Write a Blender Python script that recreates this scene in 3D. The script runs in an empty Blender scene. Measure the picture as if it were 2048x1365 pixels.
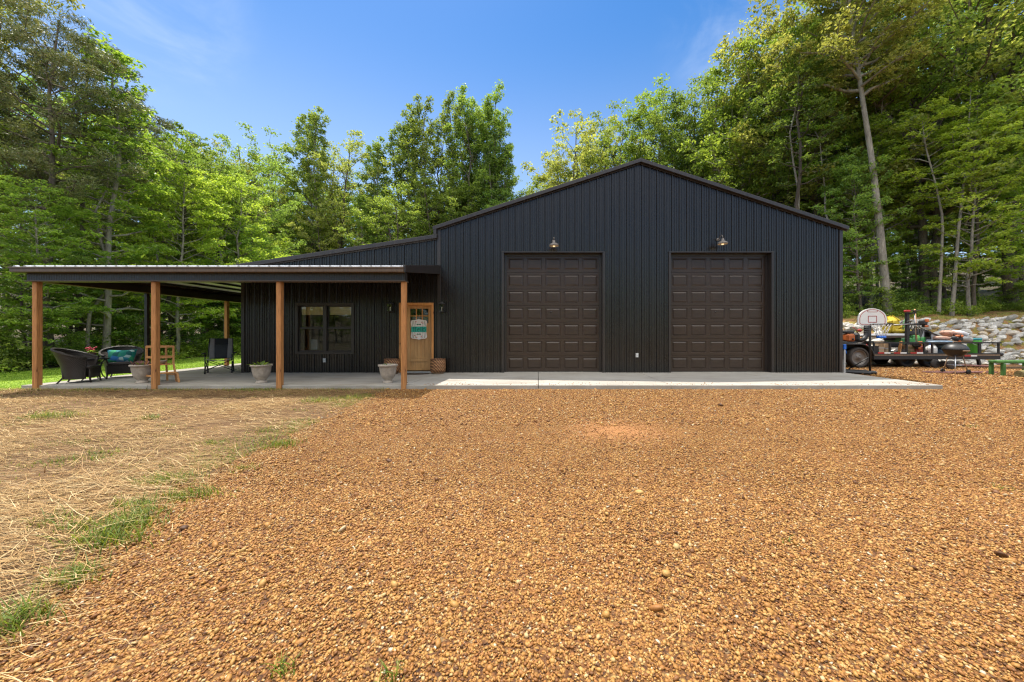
import bpy, math, random
import numpy as np
from mathutils import Vector, Matrix, Quaternion

C = bpy.context.scene.collection
SC = bpy.context.scene
PI = math.pi
R = math.radians

# ------------------------------------------------------------------ camera
F = 710.0            # focal length in photo pixels (photo is 2048 wide)
CX, CY = 1075.0, 667.0   # vanishing point of the depth axis in the photo
CAMH = 1.2           # eye height above the concrete apron (z = 0)
cam_d = bpy.data.cameras.new("camera")
cam = bpy.data.objects.new("camera", cam_d)
C.objects.link(cam)
cam.location = (0, 0, CAMH)
cam.rotation_euler = (R(90), 0, 0)
cam_d.sensor_width = 36.0
cam_d.lens = 36.0 * F / 2048
cam_d.shift_x = -(CX - 1024) / 2048
cam_d.shift_y = -(682.5 - CY) / 2048
cam_d.clip_start = 0.05
cam_d.clip_end = 2000
SC.camera = cam

# ------------------------------------------------------------------ sun and sky
SUNV = Vector((-1.3, 2.05, 6.5)).normalized()
sun_d = bpy.data.lights.new("sun", 'SUN')
sun_d.energy = 4.3
sun_d.angle = R(0.53)
sun_d.color = (1.0, 0.94, 0.84)
sun = bpy.data.objects.new("sun", sun_d)
C.objects.link(sun)
sun.location = (-20, 30, 60)
sun.rotation_euler = SUNV.to_track_quat('Z', 'Y').to_euler()

FILL_CLOUD = (15.5, 14.8, 13.4)
W = bpy.data.worlds.new("World")
SC.world = W
W.use_nodes = True
wn = W.node_tree.nodes
wl = W.node_tree.links
wn.clear()
wo = wn.new('ShaderNodeOutputWorld')
bg = wn.new('ShaderNodeBackground')
sky = wn.new('ShaderNodeTexSky')
sky.sky_type = 'NISHITA'
sky.sun_disc = False
sky.sun_elevation = math.asin(SUNV.z)
sky.sun_rotation = math.atan2(SUNV.x, SUNV.y)
sky.altitude = 200
sky.air_density = 1.0
sky.dust_density = 0.4
sky.ozone_density = 2.2
bg.inputs['Strength'].default_value = 0.15
# deeper blue, thin wisps of cloud, and an added bank of unseen cloud behind the camera as neutral fill
hs = wn.new('ShaderNodeHueSaturation')
hs.inputs['Saturation'].default_value = 1.36
hs.inputs['Value'].default_value = 0.82
tc = wn.new('ShaderNodeTexCoord')
def wmath(op, a, b=None, clamp=False):
    t = wn.new('ShaderNodeMath'); t.operation = op; t.use_clamp = clamp
    for i, v in enumerate((a, b)):
        if v is None: continue
        if hasattr(v, 'is_linked'): wl.new(v, t.inputs[i])
        else: t.inputs[i].default_value = v
    return t.outputs[0]
def wnoise(sc, loc, scale, dist):
    mp = wn.new('ShaderNodeMapping')
    mp.inputs['Scale'].default_value = sc
    mp.inputs['Location'].default_value = loc
    nz = wn.new('ShaderNodeTexNoise')
    nz.inputs['Scale'].default_value = scale
    nz.inputs['Detail'].default_value = 7
    nz.inputs['Roughness'].default_value = 0.6
    nz.inputs['Distortion'].default_value = dist
    wl.new(tc.outputs['Generated'], mp.inputs['Vector'])
    wl.new(mp.outputs[0], nz.inputs['Vector'])
    return nz.outputs['Fac']
sx = wn.new('ShaderNodeSeparateXYZ')
wl.new(tc.outputs['Generated'], sx.inputs[0])
def wrange(v, a, b, c=0.0, d=1.0):
    t = wn.new('ShaderNodeMapRange'); t.interpolation_type = 'SMOOTHSTEP'
    t.inputs['From Min'].default_value = a; t.inputs['From Max'].default_value = b
    t.inputs['To Min'].default_value = c; t.inputs['To Max'].default_value = d
    wl.new(v, t.inputs['Value'])
    return t.outputs[0]
# wisps in two places, high on the left and on the right
def toward(d, a, b):
    t = wn.new('ShaderNodeVectorMath'); t.operation = 'DOT_PRODUCT'
    v = Vector(d).normalized(); t.inputs[1].default_value = v
    wl.new(tc.outputs['Generated'], t.inputs[0])
    return wrange(t.outputs['Value'], a, b)
puff = wmath('MAXIMUM', toward((-1.16, 1, 1.0), 0.982, 0.9995), toward((0.66, 1, 0.90), 0.975, 0.999))
wisp = wmath('MULTIPLY', wrange(wnoise((2.2, 2.2, 4.0), (0.35, 0.1, 0.2), 2.2, 0.5), 0.38, 0.74, 0.0, 0.26), puff)
back = wrange(sx.outputs[1], 0.22, -0.25)                          # the half of the sky behind the camera
high = wrange(sx.outputs[2], 0.42, 0.60)
fill_cloud = wrange(wnoise((1.4, 1.4, 2.0), (1.7, 0.4, 0.9), 2.0, 0.2), 0.36, 0.52)
fill_cloud = wmath('MULTIPLY', wmath('MULTIPLY', fill_cloud, back), high)
def wmix(f, a, col):
    mx = wn.new('ShaderNodeMix'); mx.data_type = 'RGBA'
    mx.inputs[7].default_value = (*col, 1)
    wl.new(f, mx.inputs[0]); wl.new(a, mx.inputs[6])
    return mx.outputs[2]
wl.new(sky.outputs[0], hs.inputs['Color'])
hs2 = wn.new('ShaderNodeHueSaturation')      # paler towards the horizon
hs2.inputs['Saturation'].default_value = 1.02; hs2.inputs['Value'].default_value = 0.87
wl.new(sky.outputs[0], hs2.inputs['Color'])
mxs = wn.new('ShaderNodeMix'); mxs.data_type = 'RGBA'
wl.new(wrange(sx.outputs[2], 0.36, 0.70), mxs.inputs[0]); wl.new(hs2.outputs[0], mxs.inputs[6]); wl.new(hs.outputs[0], mxs.inputs[7])
c1 = wmix(wisp, mxs.outputs[2], (4.6, 5.0, 5.5))
c2 = wmix(fill_cloud, c1, (FILL_CLOUD[0], FILL_CLOUD[1], FILL_CLOUD[2]))
wl.new(c2, bg.inputs['Color'])
wl.new(bg.outputs[0], wo.inputs['Surface'])

SC.view_settings.view_transform = 'Standard'
SC.view_settings.look = 'None'
SC.view_settings.gamma = 1.0
SC.view_settings.exposure = 0.66
SC.render.engine = 'CYCLES'
cy = SC.cycles
cy.max_bounces = 8
cy.diffuse_bounces = 4
cy.glossy_bounces = 3
cy.transmission_bounces = 4
cy.transparent_max_bounces = 8
cy.caustics_reflective = False
cy.caustics_refractive = False
cy.sample_clamp_indirect = 6.0
cy.use_denoising = True
SC.cycles.filter_width = 1.25
try:
    cy.denoiser = 'OPENIMAGEDENOISE'
    cy.denoising_prefilter = 'NONE'
except Exception:
    pass

# ------------------------------------------------------------------ helpers
def at(px, py, Y):
    """photo pixel at depth Y -> world point"""
    return Vector(((px - CX) / F * Y, Y, CAMH - (py - CY) / F * Y))
def gnd(px, py, z=-0.09):
    Y = (CAMH - z) * F / (py - CY)
    return Vector(((px - CX) / F * Y, Y, z))

def tag(o, label=None, cat=None, group=None, kind=None):
    if label: o['label'] = label
    if cat: o['category'] = cat
    if group: o['group'] = group
    if kind: o['kind'] = kind
    return o
def thing(name, label, cat, loc=(0, 0, 0), rz=0.0, group=None):
    o = bpy.data.objects.new(name, None)
    o.empty_display_size = 0.2
    C.objects.link(o)
    o.location = loc
    o.rotation_euler = (0, 0, rz)
    return tag(o, label, cat, group)
def copy_tree(o, parent=None):
    c = o.copy()
    C.objects.link(c)
    c.parent = parent
    for ch in list(o.children):
        copy_tree(ch, c)
    return c

def np_mesh(name, V, Fc, k, mats, smooth=False):
    """mesh from numpy verts (n,3) and faces (m,k)"""
    me = bpy.data.meshes.new(name)
    V = np.ascontiguousarray(V, dtype=np.float32)
    Fc = np.ascontiguousarray(Fc, dtype=np.int32)
    me.vertices.add(len(V))
    me.vertices.foreach_set('co', V.ravel())
    me.loops.add(Fc.size)
    me.loops.foreach_set('vertex_index', Fc.ravel())
    me.polygons.add(len(Fc))
    me.polygons.foreach_set('loop_start', np.arange(len(Fc), dtype=np.int32) * k)
    for m in (mats if isinstance(mats, (list, tuple)) else [mats]):
        me.materials.append(m)
    me.update(calc_edges=True)
    if smooth: me.shade_smooth()
    else: me.shade_flat()
    return me
def link(name, me, parent=None, loc=None):
    o = bpy.data.objects.new(name, me)
    C.objects.link(o)
    if parent: o.parent = parent
    if loc is not None: o.location = loc
    return o

def frame_of(d):
    d = Vector(d).normalized()
    a = Vector((0, 0, 1)) if abs(d.z) < 0.95 else Vector((1, 0, 0))
    u = d.cross(a).normalized()
    return u, u.cross(d).normalized()

class MB:
    def __init__(s):
        s.v = []; s.f = []; s.mi = []; s.sm = []; s.m = 0
    def _add(s, vs, fs, smooth=False):
        b = len(s.v)
        s.v += [tuple(x) for x in vs]
        for f in fs:
            s.f.append(tuple(b + i for i in f)); s.mi.append(s.m); s.sm.append(smooth)
        return s
    def box(s, x0, x1, y0, y1, z0, z1, M=None):
        vs = [(x, y, z) for z in (z0, z1) for y in (y0, y1) for x in (x0, x1)]
        if M is not None: vs = [M @ Vector(v) for v in vs]
        return s._add(vs, [(0, 2, 3, 1), (4, 5, 7, 6), (0, 1, 5, 4), (2, 6, 7, 3), (0, 4, 6, 2), (1, 3, 7, 5)])
    def cbox(s, c, sx, sy, sz, rot=None):
        M = Matrix.Translation(Vector(c))
        if rot is not None: M = M @ rot.to_4x4()
        return s.box(-sx / 2, sx / 2, -sy / 2, sy / 2, -sz / 2, sz / 2, M)
    def rbox(s, c, sx, sy, sz, r=0.02, rot=None):
        """box with chamfered edges"""
        vs = []; key = {}
        h = (sx / 2, sy / 2, sz / 2)
        r = min(r, *(0.98 * q for q in h))
        for sgx in (-1, 1):
            for sgy in (-1, 1):
                for sgz in (-1, 1):
                    sg = (sgx, sgy, sgz)
                    for ax in range(3):
                        p = [sg[i] * (h[i] - (0 if i == ax else r)) for i in range(3)]
                        key[(sg, ax)] = len(vs); vs.append(p)
        fs = []
        for ax in range(3):
            a, b = [i for i in range(3) if i != ax]
            for s0 in (-1, 1):
                loop = []
                for (p, q) in ((-1, -1), (1, -1), (1, 1), (-1, 1)):
                    sg = [0, 0, 0]; sg[ax] = s0; sg[a] = p; sg[b] = q
                    loop.append(key[(tuple(sg), ax)])
                flip = (s0 > 0) == (ax == 1)
                fs.append(tuple(reversed(loop)) if flip else tuple(loop))
                
            for p in (-1, 1):
                for q in (-1, 1):
                    s1 = [0, 0, 0]; s2 = [0, 0, 0]
                    s1[a] = s2[a] = p; s1[b] = s2[b] = q; s1[ax] = -1; s2[ax] = 1
                    t1, t2 = tuple(s1), tuple(s2)
                    fs.append((key[(t1, a)], key[(t2, a)], key[(t2, b)], key[(t1, b)]))
        for sgx in (-1, 1):
            for sgy in (-1, 1):
                for sgz in (-1, 1):
                    sg = (sgx, sgy, sgz)
                    fs.append((key[(sg, 0)], key[(sg, 1)], key[(sg, 2)]))
        M = Matrix.Translation(Vector(c))
        if rot is not None: M = M @ rot.to_4x4()
        return s._add([M @ Vector(v) for v in vs], fs)
    def bar(s, p, q, w, h=None, up=None):
        h = h or w
        p, q = Vector(p), Vector(q)
        d = (q - p).normalized()
        if up is None: u, v = frame_of(d)
        else:
            u = d.cross(Vector(up)).normalized(); v = u.cross(d).normalized()
        vs = [c + u * a * w / 2 + v * b * h / 2 for c in (p, q) for (a, b) in ((-1, -1), (1, -1), (1, 1), (-1, 1))]
        return s._add(vs, [(3, 2, 1, 0), (4, 5, 6, 7)] + [(i, (i + 1) % 4, 4 + (i + 1) % 4, 4 + i) for i in range(4)])
    def tube(s, pts, rad, n=8, cap=True, closed=False):
        pts = [Vector(p) for p in pts]
        if not isinstance(rad, (list, tuple)): rad = [rad] * len(pts)
        vs = []; m = len(pts); pu = None
        for i, p in enumerate(pts):
            if closed: d = pts[(i + 1) % m] - pts[(i - 1) % m]
            else: d = pts[min(i + 1, m - 1)] - pts[max(i - 1, 0)]
            d.normalize()
            if pu is None: u, v = frame_of(d)
            else:
                u = pu - d * pu.dot(d)
                if u.length < 1e-5: u = frame_of(d)[0]
                u.normalize(); v = d.cross(u)
            pu = u
            v = d.cross(u)
            for k in range(n):
                a = 2 * PI * k / n
                vs.append(p + u * (math.cos(a) * rad[i]) + v * (math.sin(a) * rad[i]))
        fs = []
        for i in range(m if closed else m - 1):
            j = (i + 1) % m
            for k in range(n):
                k2 = (k + 1) % n
                fs.append((i * n + k, i * n + k2, j * n + k2, j * n + k))
        s._add(vs, fs, True)
        if cap and not closed:
            b = len(s.v) - len(vs)
            s.f.append(tuple(b + k for k in reversed(range(n)))); s.mi.append(s.m); s.sm.append(False)
            s.f.append(tuple(b + (m - 1) * n + k for k in range(n))); s.mi.append(s.m); s.sm.append(False)
        return s
    def lathe(s, prof, n=24, c=(0, 0, 0), M=None, smooth=True, a0=0.0):
        """profile [(r, z)] round the z axis"""
        c = Vector(c)
        vs = []
        for (r, z) in prof:
            for k in range(n):
                a = a0 + 2 * PI * k / n
                p = Vector((r * math.cos(a), r * math.sin(a), z))
                if M is not None: p = M @ p
                vs.append(p + c)
        fs = []
        for i in range(len(prof) - 1):
            for k in range(n):
                k2 = (k + 1) % n
                fs.append((i * n + k, i * n + k2, (i + 1) * n + k2, (i + 1) * n + k))
        s._add(vs, fs, smooth)
        b = len(s.v) - len(vs)
        if prof[0][0] > 1e-4:
            s.f.append(tuple(b + k for k in reversed(range(n)))); s.mi.append(s.m); s.sm.append(False)
        if prof[-1][0] > 1e-4:
            s.f.append(tuple(b + (len(prof) - 1) * n + k for k in range(n))); s.mi.append(s.m); s.sm.append(False)
        return s
    def prism(s, poly, y0, y1, M=None):
        """polygon in xz extruded along y"""
        n = len(poly)
        vs = [(x, y0, z) for x, z in poly] + [(x, y1, z) for x, z in poly]
        if M is not None: vs = [M @ Vector(v) for v in vs]
        return s._add(vs, [tuple(range(n)), tuple(reversed(range(n, 2 * n)))] +
                      [((i + 1) % n, i, n + i, n + (i + 1) % n) for i in range(n)])
    def ell(s, c, rx, ry, rz, nu=14, nv=9, rot=None, jit=0.0, seed=0, sq=1.0):
        rg = random.Random(seed)
        vs = []; c = Vector(c)
        for i in range(nv + 1):
            th = PI * i / nv
            for k in range(nu):
                a = 2 * PI * k / nu
                p = [math.sin(th) * math.cos(a), math.sin(th) * math.sin(a), math.cos(th)]
                if sq != 1.0: p = [math.copysign(abs(q) ** sq, q) for q in p]
                j = 1 + rg.uniform(-jit, jit)
                p = Vector((p[0] * rx * j, p[1] * ry * j, p[2] * rz * j))
                if rot is not None: p = rot @ p
                vs.append(p + c)
        fs = []
        for i in range(nv):
            for k in range(nu):
                k2 = (k + 1) % nu
                fs.append((i * nu + k, (i + 1) * nu + k, (i + 1) * nu + k2, i * nu + k2))
        return s._add(vs, fs, True)
    def quad(s, a, b, c, d, smooth=False):
        return s._add([a, b, c, d], [(0, 1, 2, 3)], smooth)
    def grid(s, fn, nu, nv, smooth=True):
        vs = [fn(i / nu, j / nv) for j in range(nv + 1) for i in range(nu + 1)]
        fs = [(j * (nu + 1) + i, j * (nu + 1) + i + 1, (j + 1) * (nu + 1) + i + 1, (j + 1) * (nu + 1) + i)
              for j in range(nv) for i in range(nu)]
        return s._add(vs, fs, smooth)
    def build(s, name, mats, parent=None, world=False, bevel=0.0, loc=None, solid=0.0):
        me = bpy.data.meshes.new(name)
        vs = s.v
        if world and parent is not None:
            off = parent.location
            vs = [(x - off.x, y - off.y, z - off.z) for x, y, z in vs]
        me.from_pydata(vs, [], s.f)
        for m in (mats if isinstance(mats, (list, tuple)) else [mats]): me.materials.append(m)
        me.polygons.foreach_set('material_index', s.mi)
        me.polygons.foreach_set('use_smooth', s.sm)
        me.update()
        me.validate()
        o = bpy.data.objects.new(name, me)
        C.objects.link(o)
        if parent: o.parent = parent
        if loc is not None: o.location = loc
        if solid:
            md = o.modifiers.new('solid', 'SOLIDIFY'); md.thickness = solid; md.offset = 0
        if bevel:
            md = o.modifiers.new('bevel', 'BEVEL'); md.width = bevel; md.segments = 2; md.limit_method = 'ANGLE'; md.angle_limit = R(40)
        return o

# ------------------------------------------------------------------ materials
def new_mat(name):
    m = bpy.data.materials.new(name)
    m.use_nodes = True
    nt = m.node_tree
    b = nt.nodes['Principled BSDF']
    return m, nt, nt.nodes, nt.links, b
def ramp(n, stops, interp='LINEAR'):
    r = n.new('ShaderNodeValToRGB')
    cr = r.color_ramp
    cr.interpolation = interp
    while len(cr.elements) < len(stops): cr.elements.new(0.5)
    for e, (p, c) in zip(cr.elements, stops):
        e.position = p; e.color = (c[0], c[1], c[2], 1)
    return r
def noise(n, l, vec, scale, detail=4, rough=0.55, dist=0.0):
    t = n.new('ShaderNodeTexNoise')
    t.inputs['Scale'].default_value = scale
    t.inputs['Detail'].default_value = detail
    t.inputs['Roughness'].default_value = rough
    t.inputs['Distortion'].default_value = dist
    if vec is not None: l.new(vec, t.inputs['Vector'])
    return t
def mapping(n, l, sc, rot=(0, 0, 0), src='Object'):
    t = n.new('ShaderNodeTexCoord'); m = n.new('ShaderNodeMapping')
    m.inputs['Scale'].default_value = sc
    m.inputs['Rotation'].default_value = rot
    l.new(t.outputs[src], m.inputs['Vector'])
    return m.outputs[0]
def bump(n, l, b, h, strength=0.3, dist=0.01):
    bp = n.new('ShaderNodeBump')
    bp.inputs['Strength'].default_value = strength
    bp.inputs['Distance'].default_value = dist
    l.new(h, bp.inputs['Height'])
    l.new(bp.outputs[0], b.inputs['Normal'])
    return bp
def mixc(n, l, fac, a, b, mode='MIX'):
    m = n.new('ShaderNodeMix'); m.data_type = 'RGBA'; m.blend_type = mode
    for s, v in ((0, fac), (6, a), (7, b)):
        if hasattr(v, 'default_value') or hasattr(v, 'is_linked'): l.new(v, m.inputs[s])
        elif s == 0: m.inputs[0].default_value = v
        else: m.inputs[s].default_value = (v[0], v[1], v[2], 1)
    return m.outputs[2]
def pm(name, col, rough=0.5, metal=0.0, var=0.18, scale=6.0, bmp=0.12, bscale=60.0, coat=0.0, spec=0.5, sc=(1, 1, 1)):
    """general painted / plastic / cloth surface with uneven colour and a fine bump"""
    m, nt, n, l, b = new_mat(name)
    v = mapping(n, l, sc)
    t = noise(n, l, v, scale, 6, 0.6)
    lo = tuple(c * (1 - var) for c in col); hi = tuple(min(1, c * (1 + var)) for c in col)
    r = ramp(n, [(0.3, lo), (0.7, hi)])
    l.new(t.outputs['Fac'], r.inputs['Fac'])
    l.new(r.outputs['Color'], b.inputs['Base Color'])
    b.inputs['Roughness'].default_value = rough
    b.inputs['Metallic'].default_value = metal
    b.inputs['Specular IOR Level'].default_value = spec
    b.inputs['Coat Weight'].default_value = coat
    if bmp:
        t2 = noise(n, l, v, bscale, 3, 0.6)
        bump(n, l, b, t2.outputs['Fac'], bmp, 0.004)
    return m
def wood_mat(name, dark, light, rough=0.6, sc=(14, 14, 0.9), knots=True):
    m, nt, n, l, b = new_mat(name)
    v = mapping(n, l, sc)
    t = noise(n, l, v, 2.0, 7, 0.65, 0.8)
    r = ramp(n, [(0.25, dark), (0.5, tuple((a + c) / 2 for a, c in zip(dark, light))), (0.75, light)])
    l.new(t.outputs['Fac'], r.inputs['Fac'])
    col = r.outputs['Color']
    v2 = mapping(n, l, (1, 1, 0.5))
    t2 = noise(n, l, v2, 3.0, 3)
    r2 = ramp(n, [(0.3, (0.72, 0.66, 0.6)), (0.7, (1.1, 1.05, 1.0))])
    l.new(t2.outputs['Fac'], r2.inputs['Fac'])
    col = mixc(n, l, 0.8, col, r2.outputs['Color'], 'MULTIPLY')
    if knots:
        vo = n.new('ShaderNodeTexVoronoi'); vo.inputs['Scale'].default_value = 4.0
        l.new(mapping(n, l, (1, 1, 0.6)), vo.inputs['Vector'])
        r3 = ramp(n, [(0.05, (0.3, 0.2, 0.14)), (0.13, (1, 1, 1))])
        l.new(vo.outputs['Distance'], r3.inputs['Fac'])
        col = mixc(n, l, 1.0, col, r3.outputs['Color'], 'MULTIPLY')
    l.new(col, b.inputs['Base Color'])
    b.inputs['Roughness'].default_value = rough
    bump(n, l, b, t.outputs['Fac'], 0.35, 0.004)
    return m
def metal_sheet(name, col, rough=0.4, spec=0.5):
    """painted steel sheet: faint oil canning, streaks of dust"""
    m, nt, n, l, b = new_mat(name)
    v = mapping(n, l, (0.7, 0.7, 0.25))
    t = noise(n, l, v, 1.2, 3)
    v2 = mapping(n, l, (9, 9, 0.35))
    t2 = noise(n, l, v2, 2.0, 5, 0.6)
    r = ramp(n, [(0.3, tuple(c * 0.8 for c in col)), (0.75, tuple(c * 1.25 for c in col))])
    l.new(t2.outputs['Fac'], r.inputs['Fac'])
    l.new(r.outputs['Color'], b.inputs['Base Color'])
    rr = n.new('ShaderNodeMapRange')
    rr.inputs['To Min'].default_value = rough - 0.06; rr.inputs['To Max'].default_value = rough + 0.1
    l.new(t2.outputs['Fac'], rr.inputs['Value'])
    l.new(rr.outputs[0], b.inputs['Roughness'])
    b.inputs['Specular IOR Level'].default_value = spec
    bump(n, l, b, t.outputs['Fac'], 0.5, 0.03)
    return m

M = {}
M['siding'] = metal_sheet('dark_siding', (0.0140, 0.0116, 0.0102), 0.25, 0.6)
M['trim'] = metal_sheet('dark_trim', (0.030, 0.023, 0.020), 0.3, 0.6)
M['fascia'] = metal_sheet('bronze_fascia', (0.115, 0.078, 0.052), 0.4)
M['galv'] = metal_sheet('galvanised_roof', (0.55, 0.56, 0.58), 0.42)
M['garage'] = pm('garage_door_paint', (0.042, 0.0255, 0.0170), 0.30, var=0.2, scale=3, bmp=0.4, bscale=90, sc=(1, 1, 6))
M['post'] = wood_mat('post_wood', (0.19, 0.072, 0.020), (0.74, 0.36, 0.125), 0.65, (34, 34, 1.6))
M['door_wood'] = wood_mat('door_wood', (0.46, 0.24, 0.085), (0.74, 0.44, 0.18), 0.5, (9, 9, 0.8))
M['frame_wood'] = wood_mat('door_frame_wood', (0.56, 0.23, 0.06), (0.78, 0.38, 0.12), 0.5, (12, 12, 1))
M['tower_wood'] = wood_mat('birch_orange_wood', (0.52, 0.24, 0.08), (0.70, 0.38, 0.15), 0.5, (9, 9, 2), False)
M['stump'] = wood_mat('weathered_wood', (0.20, 0.13, 0.08), (0.40, 0.29, 0.19), 0.8)
M['black'] = pm('black_paint', (0.018, 0.017, 0.017), 0.45, var=0.4)
M['blackplastic'] = pm('black_plastic', (0.025, 0.025, 0.027), 0.5)
M['rubber'] = pm('rubber', (0.045, 0.038, 0.034), 0.8, var=0.3)
M['steel'] = pm('bare_steel', (0.55, 0.55, 0.56), 0.3, 1.0, 0.1, bmp=0.03)
M['alu'] = pm('aluminium', (0.75, 0.76, 0.78), 0.35, 0.9, 0.08, bmp=0.03)
M['white'] = pm('white_plastic', (0.72, 0.72, 0.70), 0.4, var=0.06)
M['cream'] = pm('cream_enamel', (0.78, 0.72, 0.58), 0.35, var=0.05)
M['bronze'] = pm('bronze_lamp', (0.17, 0.15, 0.135), 0.45)
M['red'] = pm('red_plastic', (0.40, 0.03, 0.025), 0.45)
M['darkred'] = pm('faded_red_plastic', (0.34, 0.045, 0.035), 0.5)
M['orange'] = pm('orange_plastic', (0.50, 0.13, 0.03), 0.45, var=0.3)
M['yellow'] = pm('yellow_vinyl', (0.60, 0.45, 0.03), 0.4, var=0.15)
M['green'] = pm('green_paint', (0.05, 0.27, 0.05), 0.35, coat=0.2)
M['lime'] = pm('lime_plastic', (0.10, 0.46, 0.06), 0.45, var=0.1)
M['teal'] = pm('teal_plastic', (0.02, 0.20, 0.24), 0.45)
M['blue'] = pm('blue_plastic', (0.02, 0.14, 0.60), 0.4)
M['grey'] = pm('grey_plastic', (0.30, 0.30, 0.31), 0.5)
M['palegrey'] = pm('pale_grey_board', (0.36, 0.37, 0.38), 0.6)
M['tan'] = pm('tan_cardboard', (0.48, 0.35, 0.22), 0.8)
M['pinkbag'] = pm('tan_printed_sack', (0.46, 0.27, 0.20), 0.6, var=0.4, scale=18)
M['bluebag'] = pm('slate_blue_sack', (0.13, 0.19, 0.26), 0.45, var=0.5, scale=14)
M['whitebag'] = pm('white_sack', (0.62, 0.62, 0.66), 0.5, var=0.15, scale=9)
M['fabric'] = pm('grey_fabric', (0.30, 0.27, 0.25), 0.85, bmp=0.4, bscale=260)
M['blackfabric'] = pm('black_fabric', (0.02, 0.02, 0.022), 0.8, bmp=0.4, bscale=260)
M['meshfabric'] = pm('dark_mesh_fabric', (0.05, 0.05, 0.052), 0.8, bmp=0.5, bscale=300)
M['stonepot'] = pm('stone_planter', (0.40, 0.34, 0.28), 0.85, var=0.28, scale=9, bmp=0.5, bscale=45)
M['soil'] = pm('potting_soil', (0.045, 0.03, 0.02), 0.95, bmp=0.9, bscale=50)
M['mat'] = pm('door_mat', (0.06, 0.045, 0.035), 0.95, bmp=0.8, bscale=120)
M['ink'] = pm('dark_ink', (0.008, 0.03, 0.045), 0.5, bmp=0)
M['outlet'] = pm('outlet_grey', (0.50, 0.49, 0.47), 0.45, var=0.06)
M['shade'] = pm('woven_shade', (0.80, 0.72, 0.42), 0.8, var=0.15, scale=3, bmp=0.4, bscale=60, sc=(1, 1, 14))
M['moss'] = pm('mossy_green_timber', (0.055, 0.15, 0.028), 0.7, var=0.45, scale=8)
M['mossbrown'] = pm('mossy_brown_timber', (0.16, 0.13, 0.05), 0.9, var=0.5, scale=12, bmp=0.6, bscale=40)
M['hose'] = pm('brick_hose', (0.17, 0.07, 0.055), 0.55)
M['dark_interior'] = pm('interior', (0.12, 0.10, 0.08), 0.9)

def mat_concrete():
    m, nt, n, l, b = new_mat('broomed_concrete')
    v = mapping(n, l, (1, 1, 1))
    t = noise(n, l, v, 0.9, 7, 0.6)
    r = ramp(n, [(0.3, (0.33, 0.31, 0.275)), (0.7, (0.43, 0.405, 0.36))])
    l.new(t.outputs['Fac'], r.inputs['Fac'])
    t2 = noise(n, l, v, 55, 4, 0.7)
    r2 = ramp(n, [(0.3, (0.86, 0.86, 0.86)), (0.7, (1.08, 1.08, 1.08))])
    l.new(t2.outputs['Fac'], r2.inputs['Fac'])
    c = mixc(n, l, 1.0, r.outputs['Color'], r2.outputs['Color'], 'MULTIPLY')
    v3 = mapping(n, l, (0.35, 1.6, 1))
    t3 = noise(n, l, v3, 2.3, 6, 0.6, 1.2)
    r3 = ramp(n, [(0.42, (1, 1, 1)), (0.62, (0.80, 0.77, 0.72))])
    l.new(t3.outputs['Fac'], r3.inputs['Fac'])
    c = mixc(n, l, 0.8, c, r3.outputs['Color'], 'MULTIPLY')
    t4 = noise(n, l, mapping(n, l, (0.8, 2.2, 1)), 1.1, 8, 0.7, 0.8)
    r4 = ramp(n, [(0.55, (0, 0, 0)), (0.75, (0.55, 0.55, 0.55))])
    l.new(t4.outputs['Fac'], r4.inputs['Fac'])
    c = mixc(n, l, r4.outputs['Color'], c, (0.25, 0.175, 0.11))
    l.new(c, b.inputs['Base Color'])
    b.inputs['Roughness'].default_value = 0.85
    bump(n, l, b, t2.outputs['Fac'], 0.25, 0.003)
    return m
M['concrete'] = mat_concrete()

PEB = [(0.0, (0.0830, 0.0349, 0.0118)), (0.08, (0.1660, 0.0664, 0.0162)), (0.28, (0.2822, 0.1161, 0.0250)),
       (0.52, (0.3569, 0.1659, 0.0354)), (0.78, (0.4316, 0.2282, 0.0553)), (0.93, (0.4731, 0.2903, 0.0921)), (0.986, (0.4980, 0.3650, 0.1769)), (1.0, (0.5810, 0.5309, 0.3981))]
def mat_pebble():
    m, nt, n, l, b = new_mat('pebble')
    g = n.new('ShaderNodeNewGeometry')
    r = ramp(n, PEB)
    l.new(g.outputs['Random Per Island'], r.inputs['Fac'])
    v = mapping(n, l, (1, 1, 1))
    t = noise(n, l, v, 120, 4, 0.6)
    r2 = ramp(n, [(0.3, (0.75, 0.72, 0.7)), (0.7, (1.15, 1.12, 1.1))])
    l.new(t.outputs['Fac'], r2.inputs['Fac'])
    c = mixc(n, l, 0.8, r.outputs['Color'], r2.outputs['Color'], 'MULTIPLY')
    l.new(c, b.inputs['Base Color'])
    b.inputs['Roughness'].default_value = 0.62
    bump(n, l, b, t.outputs['Fac'], 0.2, 0.003)
    return m
M['pebble'] = mat_pebble()
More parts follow.
